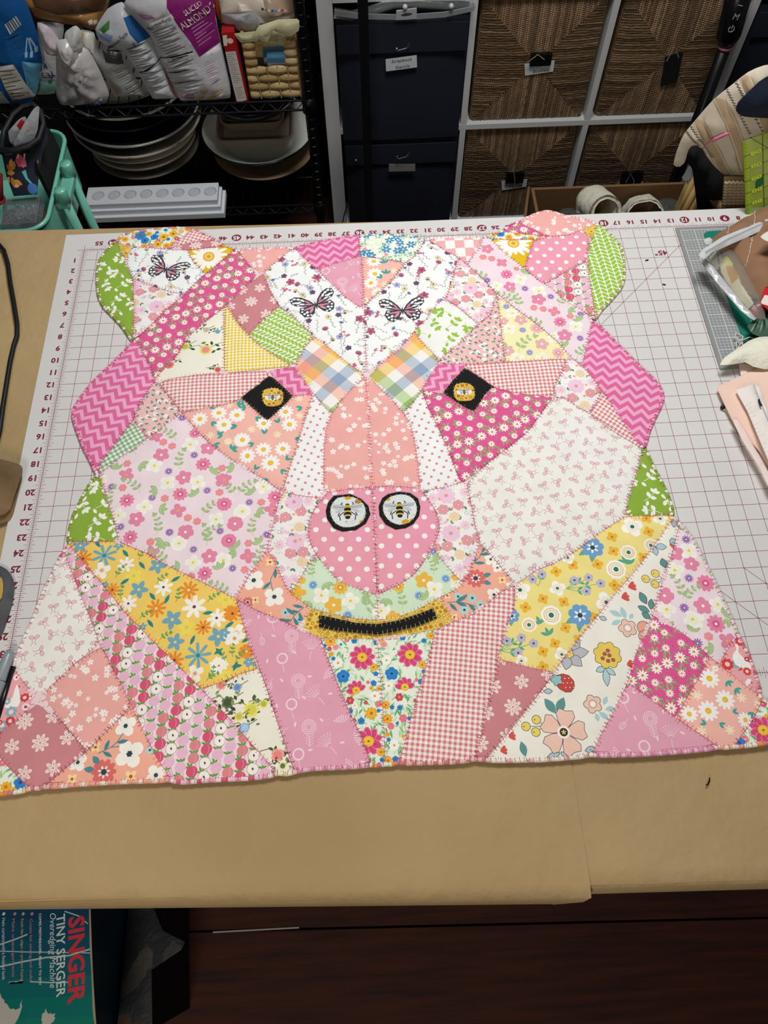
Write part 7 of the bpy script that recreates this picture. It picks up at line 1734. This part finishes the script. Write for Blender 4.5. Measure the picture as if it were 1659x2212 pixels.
for fam in (0, 1):
    for k in range(-40, 60):
        for t in range(-120, 160):
            a_, b_ = t * .13, t * .13 + .08
            ends = []
            for w in (a_, b_):
                u, v = (k, w) if fam == 0 else (w, k)
                dt = .93 * .95 + .36 * .30; x = (u * .95 + v * .36) * QS / dt; y = (v * .93 - u * .30) * QS / dt; ends.append((x, y))
            if inside([ends[0]], po)[0]: sv.append(tube([fr.p(*e, hfb(*e) + .03) for e in ends], .028, 4))
o = mk('quilting_stitches', *join(*sv), m_wt, QP); o['kind'] = 'stuff'
flatcloth('zipper_tape', QP, [(1508, 552), (1516, 540), (1560, 512), (1610, 492), (1665, 470), (1680, 464), (1685, 480), (1672, 486), (1620, 510), (1570, 532), (1540, 545), (1520, 562)], '#c9cacc', [(pl, '#a8a9ac') for pl, c in band([(1520, 548), (1521, 549)], 2, 0)] + [([(1520, 549), (1570, 520), (1665, 477), (1666, 480), (1572, 524), (1522, 553)], '#9fa1a5')], 2.3, .3, 3, edge=.3, wr=.08)
flatcloth('binding', QP, [(1510, 552), (1522, 556), (1545, 580), (1580, 622), (1615, 665), (1638, 688), (1628, 694), (1600, 672), (1560, 625), (1530, 588), (1512, 566)], '#b9bbbd', [], 1.3, .25, 3, M_GLOSS, edge=.2, wr=.12, wsc=2)
m_vin = mat('clear_window', '#f2f2ea', .05, trans=.9, ior=1.15, bump=.5, bscale=25, bdist=.004)
flatcloth('window', QP, [(1528, 560), (1552, 535), (1580, 535), (1600, 560), (1625, 610), (1645, 650), (1655, 690), (1640, 692), (1600, 650), (1560, 600)], '#ffffff', [], 1.5, .7, 8, m_vin, edge=.8, wr=.1)
flatcloth('corner_tape', QP, [(1519, 518), (1532, 512), (1541, 520), (1535, 530), (1524, 530)], '#c6cbca', [], 1.2, .4, 2, edge=.25)
for i, (pts, c, mo, lab) in enumerate([([(1533, 555), (1552, 540), (1562, 560), (1556, 580), (1545, 575)], '#c9c6bd', [([(1549, 545), (1556, 550), (1558, 572), (1552, 570)], '#6a6a6a')], 'grey and cream fabric scrap inside the clear pouch window'),
        ([(1560, 552), (1575, 560), (1590, 585), (1610, 625), (1630, 655), (1620, 665), (1590, 625), (1566, 590), (1556, 565)], '#d9d4b8', [([(1558, 550), (1566, 552), (1568, 562), (1560, 562)], '#8c2a44'), ([(1563, 560), (1574, 562), (1577, 575), (1566, 574)], '#d8dc4c'), ([(1567, 578), (1584, 580), (1594, 606), (1584, 612), (1572, 590)], '#b98618')], 'cream scrap with a mustard flower inside the clear pouch window'),
        ([(1625, 660), (1640, 648), (1655, 672), (1645, 684), (1632, 676)], '#8c2536', [([(1632, 662), (1646, 655), (1648, 659), (1634, 666)], '#d9c9c9')], 'dark red patterned scrap at the end of the clear pouch window')]):
    T = thing('fabric_scrap', lab, 'fabric', atz(*pts[0], .9), 'fabric scraps')
    flatcloth('fabric', T, pts, c, mo, .95, .25, i, edge=.3, wr=.08)
for nm, lab, pts, c, mo, z, th in [('plaid_scrap', 'bright red and white plaid scrap at the right edge beside the quilted pouch', [(1642, 655), (1650, 625), (1662, 605), (1690, 600), (1690, 690), (1660, 672)], '#c2161e', [([(1642, 655), (1650, 640), (1668, 650), (1660, 665)], '#e6dcd6'), ([(1654, 618), (1680, 624), (1680, 630), (1653, 624)], '#7d0e14'), ([(1664, 600), (1670, 600), (1668, 690), (1662, 690)], '#e6dcd6')], 1.8, .4),
        ('green_scrap', 'dark green fern print scrap above the white batting scrap', [(1612, 705), (1630, 690), (1646, 680), (1680, 682), (1690, 735), (1640, 728), (1625, 722)], '#3f5a48', [(lens(1618 + 7 * k, 722 - 3 * (k % 3), 26, 2.2, -1.0 - .12 * k), ['#6f9078', '#25332b', '#587a62'][k % 3]) for k in range(10)], .9, .3),
        ('white_scrap', 'small white scrap on top of the quilted pouch', [(1640, 512), (1660, 498), (1690, 495), (1690, 540), (1655, 522)], '#ddd9cf', [], 3.6, .2),
        ('batting_scrap', 'fluffy cream batting scrap lying above the peach fabric', [(1552, 790), (1565, 772), (1590, 755), (1620, 735), (1640, 728), (1690, 722), (1700, 800), (1650, 798), (1625, 792), (1610, 782), (1580, 788)], '#e9e7d4', [], .9, .7)]:
    T = thing(nm, lab, 'fabric', atz(*pts[0], z)); flatcloth('fabric', T, pts, c, mo, z, th, len(nm), m=M_PRINT if nm != 'batting_scrap' else mat('fluffy_batting', rough=.98, attr=True, bump=.9, bscale=90, bdist=.004), wr=.12, edge=.5)
m_pc = mat('peach_cotton', rough=.85, attr=True, bump=.35, bscale=40, bdist=.003)
GP = 'folded peach cotton pieces'
for i, (lab, pts, c, z, th, wr) in enumerate([('undermost white folded edge of the peach pile', [(1561, 888), (1566, 885), (1600, 940), (1640, 1005), (1652, 1020), (1662, 1062), (1700, 1080), (1700, 1000), (1640, 930), (1590, 880), (1575, 870)], '#e9dcd6', .12, .2, .03),
        ('peach piece turned under the batting scrap', [(1595, 784), (1612, 786), (1650, 800), (1700, 796), (1700, 830), (1602, 826)], '#edd3c6', .2, .25, .04),
        ('broad peach cotton piece with a pointed corner on the mat', [(1547, 836), (1575, 824), (1610, 808), (1650, 788), (1700, 772), (1700, 1030), (1660, 1010), (1640, 975), (1612, 945), (1585, 915), (1565, 875)], '#efcdbd', .4, .45, .1),
        ('pale pink crumpled strip along the left of the peach pile', [(1580, 905), (1592, 905), (1610, 935), (1640, 985), (1680, 1060), (1700, 1090), (1700, 1110), (1665, 1065), (1640, 1010), (1605, 955)], '#f0dad2', .75, .4, .06)]):
    T = thing('peach_fabric', lab, 'fabric', atz(*pts[0], z)); T['group'] = GP
    flatcloth('fabric', T, pts, c, [], z, th, i + 20, m=m_pc, wr=wr * 1.6, edge=.6, wsc=.4)
ZPR = thing('zipper_length', 'white zipper with puckered tape lying on the peach fabric', 'zipper', atz(1600, 860, 1.8))
flatcloth('tape', ZPR, [(1588, 842), (1612, 836), (1625, 830), (1640, 834), (1655, 880), (1680, 960), (1700, 1000), (1700, 1080), (1670, 1020), (1640, 950), (1615, 890), (1598, 860)], '#ece4df', [([(1626, 832), (1629, 832), (1690, 1000), (1686, 1000)], '#a9a6a8')] + rows(1604, 880, 1622, 872, 3.1, 8.5, 20, '#dcd2cc'), 1.0, .35, 7, m=m_pc, wr=.12, wsc=1.4)
fr = Frame((0, 0, 1.42), (1, 0, 0), (0, 1, 0))
mk('pencil_mark', *tube([fr.p(*fr.px(a, b)) for a, b in [(1639, 863), (1641, 870), (1645, 877)]], .06, 6), M_TXT, ZPR)
tag(mk('black_pin_head', *ball(atz(1561, 880, .16), .15, 12, 8, .8), mat('black_bead', '#0a0a0c', .25), smooth=True), 'small black bead on the mat beside the peach fabric', 'pin')
for p, a in (((1431, 614), -.4), ((1394, 563), .2)):
    q = atz(*p, .02); tag(mk('lint_fleck', *tube([q, (q[0] + .22 * math.cos(a), q[1] + .22 * math.sin(a), .04)], .05, 5), m_bk), 'tiny black fleck on the mat below the printed angle mark' if a < 0 else 'tiny grey fleck on the mat just left of the printed angle mark', 'lint')

# ================================================================== THE LEFT EDGE OF THE TABLE
cab = [(-25, 505), (-5, 525), (8, 540), (17, 570), (22, 610), (30, 655), (37, 700), (37, 725), (30, 745), (22, 780), (14, 830), (6, 880), (0, 925), (-8, 960)]
cv_, cf_ = tube([atz(a, b, .13) for a, b in cab], .16, 8)
tag(mk('power_cord', cv_, cf_, MC['black_rubber'], smooth=True), 'black electric cord lying along the left edge of the kraft paper', 'cord')
m_sue = mat('worn_suede', '#8f7353', .95, bump=.8, bscale=40, col2='#5f4a33', vscale=12, bdist=.006)
SL = thing('suede_slipper', 'brown worn suede piece lying at the left edge over the mat', 'slipper', atz(10, 1130, .02))
fr = Frame((0, 0, .6), (1, 0, 0), (0, 1, 0)); ol = smooth(resample([fr.px(*p) for p in [(-60, 985), (5, 992), (30, 1000), (48, 1005), (50, 1020), (30, 1075), (24, 1100), (15, 1112), (-60, 1125)]], .5), 1)
pillow('upper', ol, fr, .8, '#8f7353', (), m_sue, SL, grid=.4, wr=.15, wsc=.9, edge=.5, back=.1, seed=3)
fr = Frame((0, 0, .12), (1, 0, 0), (0, 1, 0)); ol = smooth(resample([fr.px(*p) for p in [(-60, 1000), (40, 1010), (50, 1025), (32, 1095), (28, 1112), (18, 1128), (0, 1134), (-60, 1135)]], .5), 1)
pillow('sole', ol, fr, .3, '#6b543a', (), m_sue, SL, grid=.5, wr=.04, edge=.2, back=.1, seed=5)
m_felt = mat('grey_felt', '#5e6064', .98, bump=.9, bscale=70, col2='#3e4044', vscale=25, bdist=.006)
FW = thing('felt_mat', 'grey wool felt pad with a yellow centre at the left edge of the mat', 'felt pad', atz(5, 1440, .02))
fr = Frame((0, 0, .15), (1, 0, 0), (0, 1, 0)); ol = smooth(resample([fr.px(*p) for p in [(-70, 1215), (5, 1222), (24, 1238), (33, 1262), (28, 1300), (12, 1350), (0, 1385), (-70, 1400)]], .5), 1)
pillow('felt', ol, fr, .45, '#5e6064', (), m_felt, FW, grid=.4, wr=.12, wsc=1.2, edge=.3, back=.1, seed=4)
fr = Frame((0, 0, .62), (1, 0, 0), (0, 1, 0)); ol = smooth(resample([fr.px(*p) for p in [(-60, 1240), (2, 1242), (8, 1260), (6, 1290), (-2, 1308), (-60, 1315)]], .5), 1)
pillow('centre', ol, fr, .25, '#c2a050', (), mat('yellow_cloth', '#b9984a', .9, bump=.4, bscale=80), FW, grid=.4, wr=.05, edge=.3, back=.1, seed=4)
tag(mk('pen_stroke_thread', *tube([atz(a, b, -.05) for a, b in ((1532, 1680), (1533, 1687), (1529, 1694), (1525, 1697))], .035, 5), m_bk), 'short curved black thread on the kraft paper below the right of the quilt', 'thread')
# marker pen
MP = thing('marker_pen', 'silver grey permanent marker pen lying at the lower left beside the quilt', 'pen', atz(5, 1480, 0))
a, b = Vector(atz(23, 1405, .42)), Vector(atz(-28, 1535, .42)); d = (b - a).normalized(); L = (b - a).length
m_mk = mat('marker_grey', '#8d979b', .3)
mk('cap', *tube([a, a + d * .06, a + d * .3, a + d * 1.6, a + d * 1.65], [.08, .2, .27, .36, .36], 18), m_mk, MP, smooth=True)
mk('barrel', *tube([a + d * 1.65, a + d * 1.7, a + d * 4.6, a + d * 4.7], [.3, .4, .4, .2], 18), m_mk, MP, smooth=True)
fr = Frame(a + Vector((0, 0, .0)), d, Vector((0, 0, 1)).cross(d)); 
lettering('lettering', [('Sharpie', .62, 2.9, -.03, 3.14159 * 0, .2), ('FINE POINT', .2, 2.2, .2, 0)], fr, M_TXT, MP, .41)
tag(mk('dark_pen', *tube([atz(28, 1440, .2), atz(-20, 1600, .2)], .17, 10), m_bk, smooth=True), 'thin dark pen between the marker pen and the quilt corner', 'pen')
mk_ = None

# ================================================================== MINT CART BEHIND THE LEFT OF THE TABLE
m_mint = mat('mint_enamel', '#6fb8a4', .35, coat=.3)
CT = thing('utility_cart', 'mint green metal cart filled with sewing supplies behind the table', 'cart', (-14, 9.5, -30))
cx0, cx1, cy0, cy1, zr_, zb_ = -25.0, -3.75, 3.3, 14.8, -1.0, -5.4
def rrect(x0, x1, y0, y1, z, r):
    p = []
    for cx, cy, s in ((x1 - r, y1 - r, 0), (x0 + r, y1 - r, 1), (x0 + r, y0 + r, 2), (x1 - r, y0 + r, 3)):
        for k in range(7): an = math.pi / 2 * (s + k / 6); p.append((cx + r * math.cos(an), cy + r * math.sin(an), z))
    return p
o1, o2 = rrect(cx0, cx1, cy0, cy1, zr_, 1.6), rrect(cx0 + .2, cx1 - .2, cy0 + .2, cy1 - .2, zb_, 1.4); i1, i2 = rrect(cx0 + .08, cx1 - .08, cy0 + .08, cy1 - .08, zr_, 1.55), rrect(cx0 + .3, cx1 - .3, cy0 + .3, cy1 - .3, zb_ + .1, 1.3)
V_ = o2 + o1 + i1 + i2; F_ = []
for j in range(3):
    for i in range(28): F_.append((j * 28 + i, j * 28 + (i + 1) % 28, (j + 1) * 28 + (i + 1) % 28, (j + 1) * 28 + i))
F_ += [tuple(range(28))[::-1], tuple(84 + i for i in range(28))]
mk('tray', V_, F_, m_mint, CT); mk('tray_rim', *tube(rrect(cx0, cx1, cy0, cy1, zr_, 1.6), .17, 8, closed=True), m_mint, CT, smooth=True)
# lower tray and side skirt, seen past the first
o1, o2 = rrect(cx0, cx1, cy0, cy1, -15, 1.6), rrect(cx0, cx1, cy0, cy1, -19, 1.6); V_ = o2 + o1; F_ = [(i, (i + 1) % 28, 28 + (i + 1) % 28, 28 + i) for i in range(28)] + [tuple(range(28))[::-1]]
mk('lower_tray', V_, F_, m_mint, CT)
for y in (7.0, 10.0):
    for x in (cx1 + .75,):
        mk('side_post', *tube([(x, y, zr_ - .6), (x, y, -29)], .37, 14), m_mint, CT, smooth=True)
        mk('post_cap', *tube([(x, y, zr_ - .6), (x, y, zr_ - .55), (x, y, zr_ + .5), (x, y, zr_ + .62)], [.4, .47, .47, .42], 16), m_mint, CT, smooth=True)
mk('clip', *bbox(cx1 + .1, cx1 + 1.1, 6.6, 10.4, zr_ - .95, zr_ - .45, .12), m_mint, CT)
for y in (4.5, 13.6):
    for x in (cx0 + .6, cx1 - .9): mk('wheel', *tube([(x - .3, y, -29.2), (x + .3, y, -29.2)], .8, 14), m_bk, CT)
# black padded box in the cart
BB = thing('black_box', 'black fabric covered box standing in the mint cart', 'box', (-6.4, 9, zb_ + .11))
V_ = []
for p, y in (((84, 268), 11.6), ((134, 272), 11.6), ((126, 300), 9.4), ((78, 350), 7.4), ((112, 350), 7.0)): pass
tl_, tr_, bl_, br_ = Vector(aty(98, 268, 13.0)), Vector(aty(136, 280, 13.0)), Vector(aty(74, 354, 7.6)), Vector(aty(116, 355, 7.6))
tr_.x = min(tr_.x, -4.15); br_.x = min(br_.x, -4.3)
top = [bl_, br_, tr_, tl_]; V_ = [tuple(v) for v in top] + [(v.x, v.y, zb_ + .12) for v in top]
bm = bmesh.new(); bv = [bm.verts.new(q) for q in V_]
for f in [(0, 1, 2, 3), (7, 6, 5, 4), (0, 4, 5, 1), (1, 5, 6, 2), (2, 6, 7, 3), (3, 7, 4, 0)]: bm.faces.new([bv[i] for i in f])
bmesh.ops.bevel(bm, geom=list(bm.edges), offset=.18, segments=2, affect='EDGES'); bm.verts.index_update()
mk('cover', [tuple(v.co) for v in bm.verts], [[v.index for v in f.verts] for f in bm.faces], mat('black_pile', '#07080a', .95, bump=.4, bscale=120), BB); bm.free()
# floral pouch standing open
FP = thing('floral_pouch', 'navy pouch with printed flowers standing open in the mint cart', 'pouch', aty(60, 420, 8))
ytop, ybot = 8.6, 6.8
fr = Frame(aty(50, 420, ybot), (1, 0, 0), Vector(aty(50, 330, ytop + .2)) - Vector(aty(50, 420, ybot)))
def F2(pts): return [fr.px(*p) for p in pts]
ol = F2([(2, 322), (30, 326), (62, 318), (80, 308), (98, 268), (104, 300), (92, 330), (84, 380), (80, 420), (30, 424), (14, 380)])
mo = []
def fl2(x, y, r, c, n=5): q = fr.px(x, y); mo.extend(flower(q[0], q[1], r, n, c, '#e8c46a', None, .3, .2))
for pl, c in [([(38, 338), (48, 335), (58, 348), (56, 360), (46, 362), (38, 350)], '#cf5a68'), ([(40, 333), (44, 333), (44, 344), (41, 344)], '#e6c9a8'), ([(54, 332), (58, 333), (58, 345), (55, 345)], '#e6c9a8'), ([(52, 345), (60, 346), (62, 360), (54, 364), (50, 355)], '#d6708a'),
              ([(52, 372), (60, 368), (64, 385), (72, 396), (69, 398), (60, 388)], '#4fb0ae'), (ell(72, 408, 10, 12, 0, 12), '#3f6fae'), (ell(20, 331, 12, 5, 0, 10), '#3f5f9a'), (ell(38, 400, 8, 6, .2, 9), '#d8b080'), ([(28, 352), (31, 352), (33, 368), (29, 368)], '#d8a050'), ([(34, 350), (37, 350), (37, 366), (34, 366)], '#d8a050'), ([(80, 350), (84, 345), (84, 352), (81, 356)], '#d88a3c')]:
    mo.append(([fr.px(*p) for p in pl], c))
for k in range(7): q = fr.px(22 + 5 * (k % 4), 366 + 8 * (k // 2)); mo.append((lens(q[0], q[1], .75, .2, .4 + k * .9), ['#c98a3a', '#dba050', '#b9762c'][k % 3]))
pillow('front_panel', ol, fr, .55, '#171c2b', mo, M_PRINT, FP, grid=.35, wr=.08, edge=.8, seed=4)
tp = [aty(*p, y) for p, y in (((2, 322), 7.9), ((30, 326), 7.7), ((62, 316), 7.9), ((84, 300), 8.6), ((94, 268), 9.6), ((88, 240), 10.6), ((72, 226), 11.0), ((50, 230), 11.0), ((28, 248), 10.4), ((8, 285), 9.2))]
cn = len(tp); V_ = list(tp) + [(x * .78 + -8.2 * .22, y * .9 + 9 * .1, z - (.35 if i < 4 else 2.6)) for i, (x, y, z) in enumerate(tp)]
mk('body_ring', V_, [(i, (i + 1) % cn, cn + (i + 1) % cn, cn + i) for i in range(cn)] + [tuple(cn + i for i in range(cn))[::-1]], mat('navy_pouch', '#141824', .85, bump=.3, bscale=100), FP, smooth=True)
mk('zip_edge', *tube(tp, .2, 8, closed=True), mat('black_zip', '#0e1016', .6), FP, smooth=True)
for i, (pts, y, c, lab, mo) in enumerate([([(4, 318), (12, 290), (42, 256), (56, 250), (58, 262), (36, 300), (20, 325)], 9.6, '#b9bcc4', 'leftmost white packet in the floral pouch', [([(36, 270), (46, 256), (54, 262), (44, 280)], '#c22a30')]),
                                         ([(26, 316), (50, 270), (74, 232), (86, 228), (82, 280), (70, 310), (34, 318)], 8.9, '#c2cad6', 'folded white instruction paper in the floral pouch, to the right of the packet', rows(46, 300, 62, 290, 2.0, -4.2, 6, '#8d96a6'))]):
    f2 = wall(y); o2 = [f2.px(*p) for p in pts]; T = thing('paper_packet', lab, 'paper', (o2[0][0], y, min(q[1] for q in o2)), 'papers in the floral pouch')
    pillow('paper', smooth(resample(o2, .4), 1), f2, .18, c, [([f2.px(*p) for p in pl], cc) for pl, cc in mo], M_GLOSS, T, grid=.4, wr=.06, edge=.3, seed=i)
# pin box
PB = thing('pin_box', 'clear plastic box of steel pins at the front of the mint cart', 'box', (-6.4, 4.7, zb_ + .2))
m_cp = mat('clear_box', '#e6ecef', .06, trans=.93, ior=1.2)
pbz = -1.1
q0, q1, q2, q3 = [Vector(atz(*p, pbz)) for p in ((2, 484), (78, 480), (88, 425), (10, 432))]
def quad_prism(qs, z0, z1): return [(q.x, q.y, z0) for q in qs] + [(q.x, q.y, z1) for q in qs], [(3, 2, 1, 0), (4, 5, 6, 7), (0, 1, 5, 4), (1, 2, 6, 5), (2, 3, 7, 6), (3, 0, 4, 7)]
v, f = quad_prism([q0, q1, q2, q3], pbz - .75, pbz); mk('case', v, f, m_cp, PB)
mk('rim', *tube([(q.x, q.y, pbz + .02) for q in (q0, q1, q2, q3)], .07, 6, closed=True), m_cp, PB)
pn = []; rn = random.Random(5)
c_ = (q0 + q1 + q2 + q3) / 4
for k in range(60):
    a = rn.uniform(0, 3.14); L = .55; x, y, z = c_.x + rn.uniform(-.75, .75), c_.y + rn.uniform(-.6, .5), pbz - .5 + rn.uniform(0, .3)
    pn.append(tube([(x - L * math.cos(a), y - L * .8 * math.sin(a), z), (x + L * math.cos(a), y + L * .8 * math.sin(a), z + rn.uniform(-.05, .2))], .036, 4)); pn.append(ball((x + L * math.cos(a), y + L * .8 * math.sin(a), z + .08), .045, 5, 4))
o = mk('pins', *join(*pn), m_chrome, PB); o['kind'] = 'stuff'
slab('shell_below', [(c_.x - 1.6, c_.y - 1.2), (c_.x + 1.5, c_.y - 1.2), (c_.x + 1.5, c_.y + .9), (c_.x - 1.6, c_.y + .9)], Frame((0, 0, pbz - 3.6), (1, 0, 0), (0, 1, 0)), 2.7, '#4a2d33', (), mat('wine_tin', '#4a2a30', .4), PB)
tag(mk('thread_spool', *join(tube([aty(-16, 425, 6.0), aty(-18, 372, 7.0)], .75, 18), tube([aty(-16, 428, 6.0), aty(-16, 425, 6.02)], .9, 18)), mat('red_thread', '#7d1420', .7, bump=.5, wave=('Z', 200, .2)), smooth=True), 'dark red spool of thread at the left edge in front of the floral pouch', 'thread spool')

# ================================================================== BELOW THE NEAR EDGE OF THE TABLE
zq = -12.0
SG = thing('machine_carton', 'worn teal overedging machine carton standing below the near left edge of the table', 'box', (-4, -47, zq - 9))
fr = Frame((0, 0, zq), Vector((math.cos(.0), math.sin(.0), 0)), (0, 1, 0))
P_ = lambda a, b: fr.px(a, b)
tr, br = P_(196, 1962), P_(210, 2240)
ol = [(-12, -41.2), (tr[0] - .02, -41.2), (tr[0] + .05, tr[1] - 1), P_(197, 2040), P_(200, 2100), P_(204, 2180), (br[0], -52), (-12, -52)]
mo = []
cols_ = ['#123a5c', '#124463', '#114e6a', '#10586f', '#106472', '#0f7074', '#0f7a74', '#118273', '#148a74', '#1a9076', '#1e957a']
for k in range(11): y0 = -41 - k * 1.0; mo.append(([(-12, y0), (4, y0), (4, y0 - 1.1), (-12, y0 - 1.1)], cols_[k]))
rn = random.Random(11)
def jag(pts, amp=.25, n=4):
    r = []
    for a, b in zip(pts, pts[1:] + pts[:1]):
        for k in range(n): t = k / n; r.append((a[0] + (b[0] - a[0]) * t + rn.uniform(-amp, amp) * (k > 0), a[1] + (b[1] - a[1]) * t + rn.uniform(-amp, amp) * (k > 0)))
    return r
for pl in ([(-5, 2140), (10, 2160), (25, 2180), (45, 2175), (50, 2155), (40, 2200), (20, 2230), (-5, 2230)], [(92, 2190), (100, 2178), (108, 2190), (120, 2190), (118, 2205), (100, 2225), (88, 2230)]): mo.append((jag([P_(*p) for p in pl], .08), '#c9c7c0'))
for pts in ([(0, 2054), (60, 2056), (140, 2057), (196, 2058)], [(0, 2088), (50, 2077), (100, 2068), (150, 2064), (195, 2050)], [(66, 2120), (110, 2122), (150, 2121)], [(0, 2040), (30, 2030), (60, 2018)], [(140, 1968), (170, 1978), (190, 1995)], [(20, 2122), (50, 2119)]):
    w = rn.uniform(.03, .07); mo += line([P_(a, b) for a, b in pts], w, '#cfdadb'); mo += line([P_(a, b + 1.5) for a, b in pts], w * .6, '#8fb0b4')  # highlights along the creases, painted as pale lines in the print
mo.append((jag([P_(20, 2122), P_(52, 2119), P_(50, 2124), P_(24, 2126)], .02), '#121212'))
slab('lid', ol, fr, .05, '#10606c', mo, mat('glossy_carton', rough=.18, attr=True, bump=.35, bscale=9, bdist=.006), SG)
v, f = box(-12, tr[0] - .05, -52, -41.25, zq - 9, zq - .01); mk('carton', v, f, mat('teal_carton', '#0d4a5c', .35, col2='#0a2a40', vscale=1.2), SG)
wr_edge = [fr.p(*P_(a, b), .06) for a, b in ((195, 1964), (197, 2040), (200, 2100), (204, 2180), (208, 2225))]
mk('worn_edge', *tube(wr_edge, [.05, .07, .05, .08, .06], 5), mat('worn_board', '#b7ab93', .9), SG)
D_ = -math.pi / 2 + .0
m_red = mat('red_lettering', '#d8354a', .35); m_whl = mat('white_lettering', '#dfe6ea', .35); m_pk = mat('pink_lettering', '#c98ab0', .4); m_tan = mat('tan_lettering', '#c9b098', .4)
def T_at(s, cap, X_, Ya, Yb, m, sh=0.0, bold=0.0, nm='lettering'):
    a, b = P_(X_, Ya), P_(X_, Yb); L = math.hypot(b[0] - a[0], b[1] - a[1]); v, f = textmesh(s, 1.0, 0, 0, 0, sh, bold=bold)
    w = max(q[0] for q in v) - min(q[0] for q in v); x0 = (max(q[0] for q in v) + min(q[0] for q in v)) / 2; y0 = (max(q[1] for q in v) + min(q[1] for q in v)) / 2; h = max(q[1] for q in v) - min(q[1] for q in v)
    sx, sy = L / w, cap / h; an = math.atan2(b[1] - a[1], b[0] - a[0]); c = ((a[0] + b[0]) / 2, (a[1] + b[1]) / 2); V_ = []
    for q in v: x, y = (q[0] - x0) * sx, (q[1] - y0) * sy; V_.append(fr.p(c[0] + x * math.cos(an) - y * math.sin(an), c[1] + x * math.sin(an) + y * math.cos(an), .056))
    o = mk(nm, V_, f, m, SG); o['kind'] = 'stuff'
T_at('SINGER', 1.0, 166, 1979, 2167, m_red, 0, .03)
T_at('TINY SERGER', .52, 132, 1975, 2153, m_whl, 0, .015)
T_at('Overedging Machine', .48, 113, 1973, 2134, m_whl, .3, 0)
T_at('COMES PRETHREADED, READY TO SEW', .17, 87, 1973, 2128, m_whl, 0, .02)
T_at('Create fun sewing and crafts', .22, 67, 1985, 2120, m_pk, 0, 0); T_at('Finish fabric edges to prevent fraying', .22, 48, 1985, 2118, m_tan, 0, 0)
T_at('Make unique garments', .22, 29, 1985, 2110, m_pk, 0, 0); T_at('Hem curtains with a finished look', .2, 9, 1983, 2116, m_whl, 0, 0)
for x, mm in ((70, m_pk), (51, m_tan), (33, m_pk), (9, m_whl)): mk('bullet', *([fr.p(*q, .056) for q in ell(*P_(x, 1974), .09, .09, 0, 10)], [tuple(range(10))]), mm, SG)
# dark torn carton beside it
DC = thing('torn_carton', 'dark navy carton with torn paper patches beside the teal machine carton', 'box', (5.5, -46.5, -30)); zd = -19.0
fr = Frame((0, 0, zd), (1, 0, 0), (0, 1, 0)); P_ = lambda a, b: fr.px(a, b)
ol = [P_(206, 1950), P_(330, 1955), P_(352, 2010), P_(400, 2035), P_(392, 2052), P_(350, 2080), P_(328, 2095), P_(330, 2240), P_(200, 2240), P_(208, 2110)]
ol = [(max(a, tr[0] + .15), b) for a, b in ol]
slab('top', ol, fr, .08, '#0a0f1c', [(jag([P_(*p) for p in pl], .06), c) for pl, c in [([(218, 2075), (226, 2010), (228, 1985), (222, 1980), (240, 1970), (262, 1970), (255, 1985), (240, 1995), (232, 2010), (228, 2060)], '#4a3b26'), ([(275, 2105), (300, 2060), (318, 2040), (330, 2055), (332, 2085), (318, 2100), (300, 2130), (262, 2160), (255, 2140)], '#3a3833'), ([(352, 2060), (372, 2030), (395, 2045), (370, 2070), (352, 2080)], '#33322f'), ([(205, 2230), (214, 2190), (222, 2200), (230, 2230)], '#4a4a4c'), ([(240, 2195), (280, 2190), (292, 2230), (245, 2235)], '#3a2416')]], mat('scuffed_carton', rough=.4, attr=True, bump=.4, bscale=20, bdist=.005), DC, grid=.8)
bb_ = [(max(a, tr[0] + .15), b) for a, b in (P_(210, 1950), P_(325, 1955), P_(322, 2230), P_(212, 2230))]
mk('carton', *([(q[0], q[1], zd - .01) for q in bb_] + [(q[0], q[1], -30) for q in bb_], [(0, 1, 2, 3), (7, 6, 5, 4), (0, 4, 5, 1), (1, 5, 6, 2), (2, 6, 7, 3), (3, 7, 4, 0)]), mat('dark_carton', '#090c15', .7), DC)
